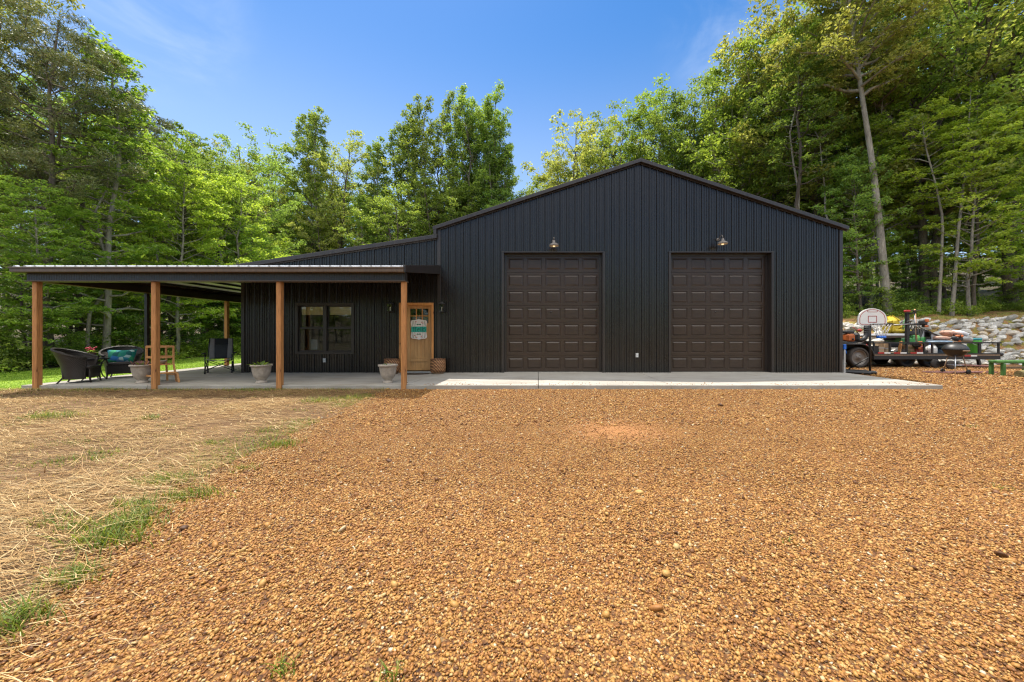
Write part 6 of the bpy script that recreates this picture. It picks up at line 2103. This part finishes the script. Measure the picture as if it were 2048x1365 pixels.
tb('coupler', 'black', lambda b: (b.rbox((X1 + 0.98, 14.15, 0.36), 0.30, 0.12, 0.12, 0.03), b.ell((X1 + 1.1, 14.15, 0.36), 0.09, 0.08, 0.08)))
# rack posts for the trimmers
def f_(b):
    x = tx(1815); b.box(x - 0.05, x + 0.05, Y0 - 0.03, Y0 + 0.06, 0.872, 1.98)
    b.bar((x - 0.5, Y0 + 0.0, 1.50), (x + 0.55, Y0 + 0.0, 1.53), 0.035)
    b.bar((x, Y0 + 0.02, 1.92), (x + 0.02, Y0 - 0.2, 1.96), 0.04)
tb('tool_rack', 'black', f_, bevel=0.004)
tb('rack_cap', 'red', lambda b: b.rbox((tx(1815), Y0 + 0.015, 2.03), 0.17, 0.13, 0.08, 0.02))

def item(name, label, cat, px, py, Y, group=None):
    return thing(name, label, cat, (tx(px, Y), Y, tz(py, Y)), 0, group)
# string trimmers hanging on the rack
def trimmer(label, p, q, eng):
    t = thing('string_trimmer', label, 'string trimmer', eng, 0, 'string trimmers on the trailer')
    e = Vector(eng)
    b = MB(); b.tube([Vector(p) - e, Vector(q) - e], 0.016, 8); b.build('shaft', M['steel'], t)
    b = MB(); b.rbox((0, 0, 0.02), 0.24, 0.20, 0.20, 0.05); b.rbox((0.05, -0.03, -0.11), 0.16, 0.16, 0.10, 0.03); b.build('engine', M['blackplastic'], t)
    b = MB(); b.rbox((0.05, -0.09, 0.09), 0.15, 0.05, 0.12, 0.02); b.build('engine_cover', M['orange'], t)
    b = MB(); b.rbox((0.03, -0.10, -0.12), 0.14, 0.04, 0.08, 0.02); b.build('starter_cover', M['orange'], t)
    m_ = Vector(p) * 0.55 + Vector(q) * 0.45 - e
    b = MB(); b.tube([m_ + Vector((-0.1, -0.03, 0.02)), m_ + Vector((-0.05, -0.12, 0.12)), m_ + Vector((0.05, -0.12, 0.12)), m_ + Vector((0.1, -0.03, 0.02))], 0.014, 6); b.build('handle', M['black'], t)
    b = MB(); d = Vector(q) - e; b.lathe([(0.0, -0.05), (0.05, -0.05), (0.06, 0.0), (0.03, 0.05), (0, 0.05)], 14, d); b.rbox(d + Vector((0.05, 0, 0.07)), 0.28, 0.22, 0.02, 0.008); b.build('cutting_head', M['black'], t)
trimmer('string trimmer lying level on the rack with its orange engine right of the post', (tx(1838), 13.2, 1.57), (tx(1772), 13.22, 1.50), (tx(1840), 13.2, 1.58))
trimmer('string trimmer standing upright behind the rack post, cutting head up', (tx(1832, 13.5), 13.5, 0.85), (tx(1829, 13.5), 13.5, 2.0), (tx(1833, 13.5), 13.5, 0.75))
b = MB(); b.tube([(0, 0, 0), (-0.08, 0.02, 1.75)], 0.022, 8)
tag(b.build('rake_pole', M['tower_wood'], None, loc=(tx(1835, 13.9), 13.9, DZ)), 'bare wooden pole standing up among the load on the trailer', 'tool')

# riding mower
t = item('riding_mower', 'riding mower with yellow seat, grey fenders and green hood on the trailer', 'riding mower', 1790, 700, 14.2)
t.location.z = DZ
ML = t.location
def mm(px, py, Y=14.2): return Vector((tx(px, Y) - ML.x, Y - 14.2, tz(py, Y) - DZ))
b = MB()
def seat_back(u, v):
    p = mm(1766 + 31 * u, 661 - 27 * math.sin(PI * min(1, 0.5 + 0.5 * v)) if False else 661, 14.2)
    return p
sb = MB(); c = mm(1780, 650); sb.rbox((c.x, c.y + 0.0, c.z), 0.62, 0.50, 0.62, 0.16, Matrix.Rotation(R(-14), 3, 'Y')); sb.build('seat_back', M['yellow'], t, bevel=0.05)
sb = MB(); c = mm(1793, 662); sb.rbox((c.x, c.y, c.z), 0.78, 0.56, 0.16, 0.06, Matrix.Rotation(R(4), 3, 'Y')); sb.build('seat', M['yellow'], t, bevel=0.03)
sb = MB(); c = mm(1783, 650); 
for dz in (-0.05, 0.12): sb.tube([(c.x + 0.28 + dz * 0.2, c.y - 0.26, c.z + 0.2 - dz), (c.x + 0.18, c.y - 0.262, c.z - 0.1 - dz), (c.x + 0.2, c.y - 0.262, c.z - 0.24)], 0.012, 6)
sb.build('seat_piping', M['green'], t)
sb = MB(); a, c = mm(1733, 676), mm(1791, 667); sb.rbox(((a.x + c.x) / 2, -0.34, (a.z + c.z) / 2), c.x - a.x, 0.5, 0.16, 0.07); sb.rbox(((a.x + c.x) / 2 + 0.05, 0.2, (a.z + c.z) / 2), c.x - a.x - 0.2, 0.8, 0.14, 0.07); sb.build('fender', M['grey'], t, bevel=0.02)
sb = MB(); a, c = mm(1770, 690), mm(1838, 672); sb.rbox(((a.x + c.x) / 2 + 0.1, 0, (a.z + c.z) / 2 - 0.02), c.x - a.x - 0.2, 0.62, c.z - a.z, 0.09); sb.rbox((c.x - 0.32, 0, c.z - 0.12), 0.72, 0.6, 0.30, 0.10); sb.build('hood', M['green'], t, bevel=0.03)
sb = MB(); sb.rbox((0.1, 0, 0.34), 1.5, 0.6, 0.20, 0.04); a = mm(1803, 668); sb.rbox((a.x - 0.3, 0, a.z - 0.16), 0.5, 0.42, 0.20, 0.03); sb.build('chassis', M['blackplastic'], t)
a = mm(1808, 650); sb = MB(); sb.tube([(a.x + 0.18 * math.cos(q) * 0.5, 0.18 * math.sin(q), a.z + 0.16 * math.cos(q)) for q in np.linspace(0, 2 * PI, 20, endpoint=False)], 0.016, 6, closed=True); sb.tube([(a.x, 0, a.z), (a.x + 0.3, 0, a.z - 0.35)], 0.02, 6); sb.build('steering_wheel', M['black'], t)
for (px, r_, yy) in ((1746, 0.25, -0.40), (1746, 0.25, 0.40), (1826, 0.19, -0.36), (1826, 0.19, 0.36)):
    c = mm(px, 690); wheel(t, (c.x + ML.x, 14.2 + yy, DZ + r_), r_, 0.18)
# levers and cables round the mower seat
sb = MB(); a = mm(1806, 655)
for k in range(5):
    x0 = a.x - 0.25 + 0.1 * k
    sb.tube([(x0, -0.36 + 0.05 * k, a.z - 0.35), (x0 + 0.05 * math.sin(k * 2), -0.40, a.z - 0.02 + 0.05 * k % 0.13), (x0 + 0.22, -0.36, a.z + 0.10 - 0.06 * k), (x0 + 0.3, -0.3, a.z - 0.25)], 0.012, 6)
sb.rbox((a.x + 0.02, -0.30, a.z - 0.22), 0.5, 0.10, 0.16, 0.03)
sb.build('levers', M['blackplastic'], t)
# goods on the deck
def box_item(name, label, cat, px0, px1, py0, py1, Y, mat, dep=0.3, r=0.02, rot=0, group=None):
    x0, x1 = tx(px0, Y), tx(px1, Y); z0, z1 = tz(py1, Y), tz(py0, Y)
    b = MB(); b.rbox((0, 0, (z1 - z0) / 2), x1 - x0, dep, z1 - z0, r, Matrix.Rotation(R(rot), 3, 'Z'))
    return b, (((x0 + x1) / 2, Y, z0))
for (i, (p0, p1, lb)) in enumerate(((1752, 1764, 'left one of two tan cardboard boxes under the mower fender'), (1766, 1776, 'right one of two tan cardboard boxes under the mower fender'))):
    b, l = box_item('', '', '', p0, p1, 684 + 2 * i, 709, 13.55, 'tan', 0.22)
    t = thing('cardboard_box', lb, 'box', l, 0, 'cardboard boxes on the trailer')
    b.build('carton', M['tan'], t, bevel=0.004)
    w_ = tx(p1, 13.55) - tx(p0, 13.55); h_ = tz(684 + 2 * i, 13.55) - tz(709, 13.55)
    b = MB(); b.box(-w_ / 2 - 0.001, w_ / 2 + 0.001, -0.112, 0.112, h_ * 0.48, h_ * 0.56); b.build('tape', M['outlet'], t)
b = MB(); b.bar((-0.08, 0, 0), (0.06, 0.05, 0.5), 0.09, 0.04)
tag(b.build('wood_offcut', M['tower_wood'], None, loc=(tx(1802, 13.5), 13.5, DZ)), 'pale board offcut leaning inside the trailer rail', 'board')
b, l = box_item('', '', '', 1806, 1822, 690, 709, 13.7, 'stump', 0.3)
t = thing('wooden_crate', 'small brown wooden crate behind the trailer rail post', 'crate', l); b.build('crate', M['stump'], t, bevel=0.006)
b = MB()
for z in (0.08, 0.22): b.box(-0.16, 0.16, -0.158, -0.150, z, z + 0.06)
b.build('slats', M['mossbrown'], t)
# gas can
b, l = box_item('', '', '', 1828, 1846, 691, 709, 13.6, 'darkred', 0.26, 0.05)
t = thing('gas_can', 'faded red plastic gas can on the trailer deck', 'gas can', l); b.build('can', M['darkred'], t, bevel=0.015)
b = MB(); b.tube([(-0.10, 0, 0.34), (-0.08, 0, 0.41), (0.06, 0, 0.41), (0.1, 0, 0.34)], 0.016, 8); b.build('handle', M['darkred'], t)
b = MB(); b.lathe([(0.035, 0.33), (0.035, 0.40), (0.015, 0.42), (0.012, 0.46), (0, 0.46)], 14, (0.02, -0.07, 0)); b.build('spout', M['yellow'], t)
# white jug
t = item('white_jug', 'translucent white jug with a handle beside the red gas can', 'jug', 1862, 709, 13.6); t.location.z = DZ
b = MB(); b.lathe([(0.14, 0), (0.165, 0.02), (0.17, 0.22), (0.15, 0.28), (0.06, 0.34), (0.045, 0.36)], 22); b.build('jug', M['white'], t)
b = MB(); b.lathe([(0.05, 0.361), (0.05, 0.39), (0, 0.392)], 16); b.build('cap', M['blue'], t)
b = MB(); b.tube([(0.15, 0, 0.25), (0.19, 0, 0.31), (0.13, 0, 0.36), (0.05, 0, 0.35)], 0.014, 6); b.build('handle', M['white'], t)
# little shed house
t = item('dog_house', 'grey little gabled house with a square window on the trailer', 'dog house', 1860, 709, 13.95)
t.location.z = DZ
DL = t.location
def dd(px, py): return (tx(px, 13.95) - DL.x, tz(py, 13.95) - DZ)
poly = [dd(1840, 702), dd(1838, 679), dd(1845, 662), dd(1882, 676), dd(1881, 702)]
b = MB()
wnd = [dd(1848, 678), dd(1860, 678), dd(1859, 664), dd(1847, 666)]
# front with a real hole: strips round the window
o_ = [dd(1840, 702), dd(1881, 702), dd(1882, 676), dd(1845, 660), dd(1838, 679)]
wl_, wr_, wb_, wt_ = wnd[0][0], wnd[1][0], wnd[0][1], wnd[2][1]
ztop = lambda x: np.interp(x, [o_[4][0], o_[3][0], o_[2][0]], [o_[4][1], o_[3][1], o_[2][1]])
def colm(x0, x1, z0=None, z1=None):
    b.prism([(x0, o_[0][1] if z0 is None else z0), (x1, o_[1][1] if z0 is None else z0), (x1, float(ztop(x1)) if z1 is None else z1), (x0, float(ztop(x0)) if z1 is None else z1)], -0.02, 0.0)
colm(o_[4][0], o_[3][0] if o_[3][0] < wl_ else wl_)
if o_[3][0] < wl_: colm(o_[3][0], wl_)
colm(wl_, wr_, None, wb_); colm(wl_, wr_, wt_, None); colm(wr_, o_[2][0])
b.box(o_[0][0], o_[0][0] + 0.02, 0.001, 0.7, o_[0][1], o_[4][1]); b.box(o_[2][0] - 0.02, o_[2][0], 0.001, 0.7, o_[0][1], o_[2][1] - 0.01)
b.box(o_[0][0] + 0.021, o_[2][0] - 0.021, 0.68, 0.7, o_[0][1], o_[2][1])
b.box(o_[0][0] + 0.021, o_[2][0] - 0.021, 0.001, 0.679, o_[0][1] - 0.02, o_[0][1])
b.box(o_[0][0], o_[0][0] + 0.04, 0.0, 0.04, 0, o_[0][1] - 0.021); b.box(o_[2][0] - 0.05, o_[2][0], 0.0, 0.04, 0, o_[0][1] - 0.021)
b.build('wall', M['palegrey'], t)
b = MB()
for (p, q) in ((o_[4], o_[3]), (o_[3], o_[2])):
    d_ = Vector((q[0] - p[0], 0, q[1] - p[1])).normalized() * 0.06
    b.prism([(p[0] - (d_.x if p is o_[4] else 0), p[1] - (d_.z if p is o_[4] else 0) + 0.004), (q[0] + (d_.x if q is o_[2] else 0), q[1] + (d_.z if q is o_[2] else 0) + 0.004), (q[0] + (d_.x if q is o_[2] else 0), q[1] + (d_.z if q is o_[2] else 0) + 0.035), (p[0] - (d_.x if p is o_[4] else 0), p[1] - (d_.z if p is o_[4] else 0) + 0.035)], -0.06, 0.75)
b.build('roof', M['blackplastic'], t)
b = MB()
for (x0, x1, z0, z1) in ((wl_ - 0.02, wl_ + 0.008, wb_ - 0.02, wt_ + 0.02), (wr_ - 0.008, wr_ + 0.02, wb_ - 0.02, wt_ + 0.02), (wl_ + 0.0085, wr_ - 0.0085, wt_ - 0.008, wt_ + 0.02), (wl_ + 0.0085, wr_ - 0.0085, wb_ - 0.02, wb_ + 0.008)): b.box(x0, x1, -0.032, -0.021, z0, z1)
b.build('window_frame', M['black'], t)
# sacks
def sack(label, px, py, Y, wpx, hpx, mat, rot=0, seed=1, cat='sack'):
    c = at(px, py, Y)
    rx, rz = wpx / 2 / F * Y / 1.12, hpx / 2 / F * Y
    b = MB(); b.ell((0, 0, 0), rx, 0.26, rz, 20, 12, Matrix.Rotation(R(rot), 3, 'Y'), 0.05, seed, 0.75)
    t = thing('filled_sack', label, cat, c, 0, 'filled sacks heaped on the trailer')
    b.build('bag', M[mat], t)
    s = MB(); s.rbox((rx * 0.98, 0, 0), 0.05, 0.34, rz * 0.5, 0.015, Matrix.Rotation(R(rot), 3, 'Y')); s.build('sewn_end', M[mat], t)
sack('tan printed sack lying lower left in the heap', 1880, 677, 13.9, 30, 9, 'pinkbag', 4, 1)
sack('reddish tan sack on top of the heap', 1900, 668, 14.0, 30, 11, 'pinkbag', 14, 2)
sack('white sack on top of the heap, right of the reddish one', 1917, 668, 14.1, 26, 10, 'whitebag', 20, 3)
sack('flat slate blue sack lying along the top rail', 1879, 685, 13.7, 50, 7, 'bluebag', 0, 4)
sack('dark slate sack under the flat blue one', 1890, 693, 13.7, 32, 11, 'bluebag', 4, 5)
sack('grey sack behind the grill lid in the heap', 1925, 679, 14.0, 26, 12, 'palegrey', 8, 6)
sack('dark blue sack lowest in the heap, on the deck', 1888, 703, 13.85, 40, 12, 'bluebag', 0, 7)
# chain saw
t = item('chain_saw', 'orange and black chain saw resting on the sacks above the grill', 'chain saw', 1916, 678, 13.6)
b = MB(); b.rbox((0, 0, 0.0), 0.26, 0.2, 0.16, 0.05); b.rbox((-0.15, 0, 0.03), 0.12, 0.16, 0.14, 0.04); b.build('engine', M['blackplastic'], t)
b = MB(); b.rbox((0.03, -0.02, 0.10), 0.20, 0.18, 0.11, 0.04); b.build('engine_cover', M['orange'], t)
b = MB(); b.rbox((-0.02, -0.02, -0.1), 0.1, 0.15, 0.07, 0.02); b.build('fuel_tank', M['orange'], t)
b = MB(); b.rbox((0.30, 0, 0.02), 0.40, 0.02, 0.08, 0.008); b.build('guide_bar', M['steel'], t)
b = MB(); b.tube([(-0.05, -0.11, 0.02), (-0.04, -0.13, 0.18), (-0.04, 0.1, 0.2), (-0.04, 0.12, 0.0)], 0.014, 6); b.build('handle', M['black'], t)
# green bucket with a teal lid
t = item('green_bucket', 'lime green plastic bucket with a teal lid at the end of the trailer', 'bucket', 1948, 709, 13.9)
t.location.z = DZ
b = MB(); b.lathe([(0.155, 0), (0.165, 0.01), (0.19, 0.46), (0.20, 0.462), (0.20, 0.50), (0.192, 0.505), (0.19, 0.53)], 30); b.build('bucket', M['lime'], t)
b = MB(); b.lathe([(0.197, 0.531), (0.203, 0.54), (0.203, 0.60), (0.19, 0.61), (0, 0.605)], 30); b.build('lid', M['teal'], t)
b = MB(); b.tube([(0.2 * math.cos(a), 0.2 * math.sin(a) - 0.02, 0.47 - 0.16 * math.sin(-a)) for a in np.linspace(-PI, 0, 12)], 0.006, 6); b.build('handle', M['steel'], t)
b = MB()
for z_, (a0, a1) in ((0.10, (-0.75, -0.55)), (0.16, (-0.78, -0.60)), (0.22, (-0.74, -0.55)), (0.28, (-0.78, -0.58)), (0.33, (-0.74, -0.6))):
    for k in range(3):
        aa, ab_ = a0 + (a1 - a0) * k / 3, a0 + (a1 - a0) * (k + 1) / 3
        r_ = 0.166 + 0.054 * z_ + 0.003
        if k == 1 and z_ in (0.16, 0.28): continue
        b.quad((r_ * math.cos(aa), r_ * math.sin(aa), z_), (r_ * math.cos(ab_), r_ * math.sin(ab_), z_), (r_ * math.cos(ab_), r_ * math.sin(ab_), z_ + 0.04), (r_ * math.cos(aa), r_ * math.sin(aa), z_ + 0.04))
b.build('printing', M['black'], t)

# second trailer by the garage corner
t2 = thing('small_trailer', 'short black trailer with a rounded fender, half hidden by the garage corner', 'trailer', (11.4, 14.0, G0))
def tb2(name, mat, fn, **k):
    b = MB(); fn(b); return b.build(name, M[mat], t2, True, **k)
tb2('deck', 'black', lambda b: (b.box(9.9, 12.55, 13.52, 15.0, 0.42, 0.54), b.box(9.9, 12.5, 13.5, 13.56, 0.545, 0.80), b.box(12.44, 12.5, 13.561, 14.9, 0.545, 0.80), b.box(9.9, 12.5, 14.94, 15.0, 0.545, 0.80)), bevel=0.006)
wx = tx(1714, 13.3)
wheel(t2, (wx, 13.3, G0 + 0.385), 0.385, 0.25, 'bronze'); wheel(t2, (wx - 0.86, 13.3, G0 + 0.385), 0.385, 0.25, 'bronze')
def fend(b):
    def fn(u, v):
        # flat top over both wheels, rounded ends
        L_ = 0.86; r_ = 0.50
        s = u * (L_ + PI * r_ * 0.5 * 2 * 0.92)
        q = PI * r_ * 0.5 * 0.92
        if s < q: a = PI / 2 + (q - s) / r_; x, z = wx - 0.86 + r_ * math.cos(a), r_ * math.sin(a)
        elif s < q + L_: x, z = wx - 0.86 + (s - q), r_
        else: a = PI / 2 - (s - q - L_) / r_; x, z = wx + r_ * math.cos(a), r_ * math.sin(a)
        return (x, 13.15 + 0.36 * v, G0 + 0.385 + z)
    b.grid(fn, 40, 3)
    pts = [fn(i / 40, 0) for i in range(41)]
    b.tube(pts, 0.018, 6)
b = MB(); fend(b); b.build('fender', M['blackplastic'], t2, True, solid=0.012)
tb2('side_panel', 'black', lambda b: (b.box(12.56, 12.95, 13.45, 13.52, 0.34, 0.72), b.bar((12.5, 13.5, 0.52), (13.3, 14.0, 0.40), 0.07, 0.10)), bevel=0.006)
# backpack blower on the trailer
t = thing('leaf_blower', 'backpack leaf blower with orange engine and black bent tube, at the garage corner', 'leaf blower', (tx(1697, 13.7), 13.7, 0.81))
b = MB(); b.rbox((0, 0, 0.22), 0.34, 0.30, 0.30, 0.06); b.build('engine_cover', M['orange'], t, bevel=0.012)
b = MB(); b.rbox((-0.01, 0.03, 0.44), 0.34, 0.3, 0.13, 0.04); b.rbox((0.02, 0.02, 0.035), 0.44, 0.34, 0.06, 0.02); b.rbox((0.28, 0.0, 0.25), 0.22, 0.28, 0.34, 0.08); b.build('housing', M['blackplastic'], t)
b = MB(); b.lathe([(0.03, 0), (0.04, 0.015), (0, 0.02)], 12, (0.03, -0.151, 0.17), Matrix.Rotation(R(90), 4, 'X')); b.build('filter_knob', M['black'], t)
b = MB(); b.tube([(0.22, -0.02, 0.14), (0.40, -0.08, 0.12), (0.54, -0.08, 0.18), (0.63, -0.06, 0.32), (0.64, -0.05, 0.50), (0.64, -0.05, 0.78)], [0.07, 0.075, 0.08, 0.08, 0.075, 0.07], 14)
for z in (0.42, 0.5, 0.58): b.tube([(0.64, -0.05, z), (0.64, -0.05, z + 0.03)], 0.085, 14)
b.build('blower_tube', M['black'], t)
b = MB(); b.rbox((0.36, -0.08, 0.50), 0.16, 0.10, 0.12, 0.04); b.tube([(0.30, -0.06, 0.40), (0.2, -0.1, 0.55), (0.12, -0.05, 0.62)], 0.014, 6); b.build('control_handle', M['red'], t)
b = MB(); b.lathe([(0.07, 0), (0.085, 0.02), (0.085, 0.17), (0.05, 0.21), (0.03, 0.24), (0, 0.245)], 16)
o = b.build('fuel_bottle', M['red'], None, loc=(tx(1731, 13.7), 13.7, 0.545)); tag(o, 'small red fuel bottle beside the blower tube', 'bottle')

# kettle grill
t = thing('kettle_grill', 'black round kettle grill on three legs in front of the trailer', 'grill', (13.30, 11.3, G0))
zr = 0.77; r_ = 0.285
b = MB(); b.lathe([(0.0, zr - 0.235), (0.10, zr - 0.225), (0.19, zr - 0.17), (0.255, zr - 0.09), (r_, zr - 0.012), (r_ + 0.012, zr)], 40); b.build('bowl', M['black'], t)
b = MB(); b.lathe([(r_ + 0.016, zr + 0.001), (r_ + 0.014, zr + 0.02), (r_ - 0.012, zr + 0.07), (0.225, zr + 0.14), (0.14, zr + 0.19), (0.0, zr + 0.21)], 40); b.build('lid', M['black'], t)
b = MB(); b.tube([(-0.07, 0, zr + 0.19), (-0.065, 0, zr + 0.25), (0.065, 0, zr + 0.25), (0.07, 0, zr + 0.19)], 0.013, 8); b.build('lid_handle', M['stump'], t)
b = MB(); b.rbox((-0.03, -r_ - 0.035, zr - 0.03), 0.20, 0.05, 0.03, 0.01); b.build('side_handle', M['stump'], t)
for k in range(3):
    a = R(-140) + 2 * PI * k / 3
    p = (0.17 * math.cos(a), 0.17 * math.sin(a), zr - 0.19); q = (0.31 * math.cos(a), 0.31 * math.sin(a), 0.01)
    b = MB(); b.tube([p, q], 0.014, 8); b.build('leg', M['alu' if k == 0 else 'stump'], t)
    if k:
        b = MB(); b.lathe([(0, -0.02), (0.06, -0.02), (0.072, -0.01), (0.072, 0.01), (0.06, 0.02), (0, 0.02)], 18, (q[0], q[1], 0.073), Matrix.Rotation(R(90), 4, 'X')); b.build('wheel', M['black'], t)
b = MB(); b.lathe([(0.0, 0.28), (0.17, 0.275), (0.18, 0.29), (0.0, 0.292)], 24); b.build('ash_tray', M['steel'], t)
# hand truck lying behind the grill
t = thing('hand_truck', 'red hand truck lying on its back behind the grill legs', 'hand truck', (15.2, 12.75, G0))
b = MB()
for y in (0, 0.34): b.tube([(-0.45, y, 0.16), (1.05, y, 0.10)], 0.022, 8)
for x in (-0.2, 0.25, 0.7): b.tube([(x, 0, 0.15 - 0.04 * x), (x, 0.34, 0.15 - 0.04 * x)], 0.016, 6)
b.tube([(1.05, 0, 0.10), (1.18, 0.17, 0.11), (1.05, 0.34, 0.10)], 0.022, 8)
b.build('frame', M['hose'], t)
for (y, x) in ((-0.08, -0.45), (0.42, -0.45)):
    b = MB(); b.lathe([(0.06, -0.04), (0.13, -0.045), (0.16, -0.025), (0.16, 0.025), (0.13, 0.045), (0.06, 0.04)], 22, (x, y, 0.16), Matrix.Rotation(R(90), 4, 'X')); b.build('wheel', M['rubber'], t)
b = MB(); b.rbox((-0.50, 0.17, 0.20), 0.02, 0.30, 0.12, 0.006); b.build('toe_plate', M['black'], t)
# hose tangle
rg = random.Random(12)
pts = []
c = Vector((13.55, 11.45, G0 + 0.015))
for i in range(150):
    u = i / 149; a = i * 0.47
    pts.append((c.x - 0.75 + 1.75 * u + 0.33 * math.cos(a) * rg.uniform(0.7, 1.2), c.y + 0.05 + 0.24 * math.sin(a) * rg.uniform(0.7, 1.2), c.z + 0.012 + 0.03 * abs(math.sin(i * 1.3)) * rg.random()))
b = MB(); b.tube(pts, 0.012, 6)
tag(b.build('garden_hose', M['hose'], None), 'tangled brick red garden hose lying on the gravel under the grill', 'hose')
b = MB(); b.tube([(14.05 + 0.09 * i, 10.55 + 0.05 * math.sin(i * 1.1), G0 + 0.016) for i in range(9)], 0.014, 6)
tag(b.build('iron_rod', M['hose'], None), 'short rusty length of pipe lying in front of the mossy green frame', 'pipe')
# green timber frame at the right edge
t = thing('green_bench', 'mossy green painted timber bench at the right edge of the picture', 'bench', (14.0, 10.7, G0))
b = MB(); b.rbox((0.95, 0.25, 0.42), 1.95, 0.14, 0.08, 0.015); b.rbox((0.95, 0.05, 0.42), 1.95, 0.14, 0.08, 0.015); b.build('seat', M['moss'], t)
for x in (0.06, 1.1):
    for y in (0.02, 0.30):
        b = MB(); b.rbox((x, y, 0.19), 0.09, 0.08, 0.37, 0.012); b.build('leg', M['moss'], t)
b = MB(); b.rbox((1.05, 0.15, 0.24), 1.75, 0.06, 0.07, 0.012); b.build('stretcher', M['stump'], t)
b = MB(); b.rbox((0.75, -0.22, 0.14), 0.95, 0.2, 0.17, 0.02); 
o = b.build('green_beam', M['moss'], None, loc=(14.45, 10.7, G0 + 0.0)); tag(o, 'thick green beam lying on the gravel in front of the bench', 'beam')
b = MB(); b.tube([(0, 0, 0.10), (0.24, 0.02, 0.11), (0.50, 0, 0.10)], [0.10, 0.115, 0.10], 14)
o = b.build('mossy_log', M['mossbrown'], None, loc=(14.12, 10.42, G0 - 0.01)); tag(o, 'short mossy brown log lying in front of the green bench', 'log')
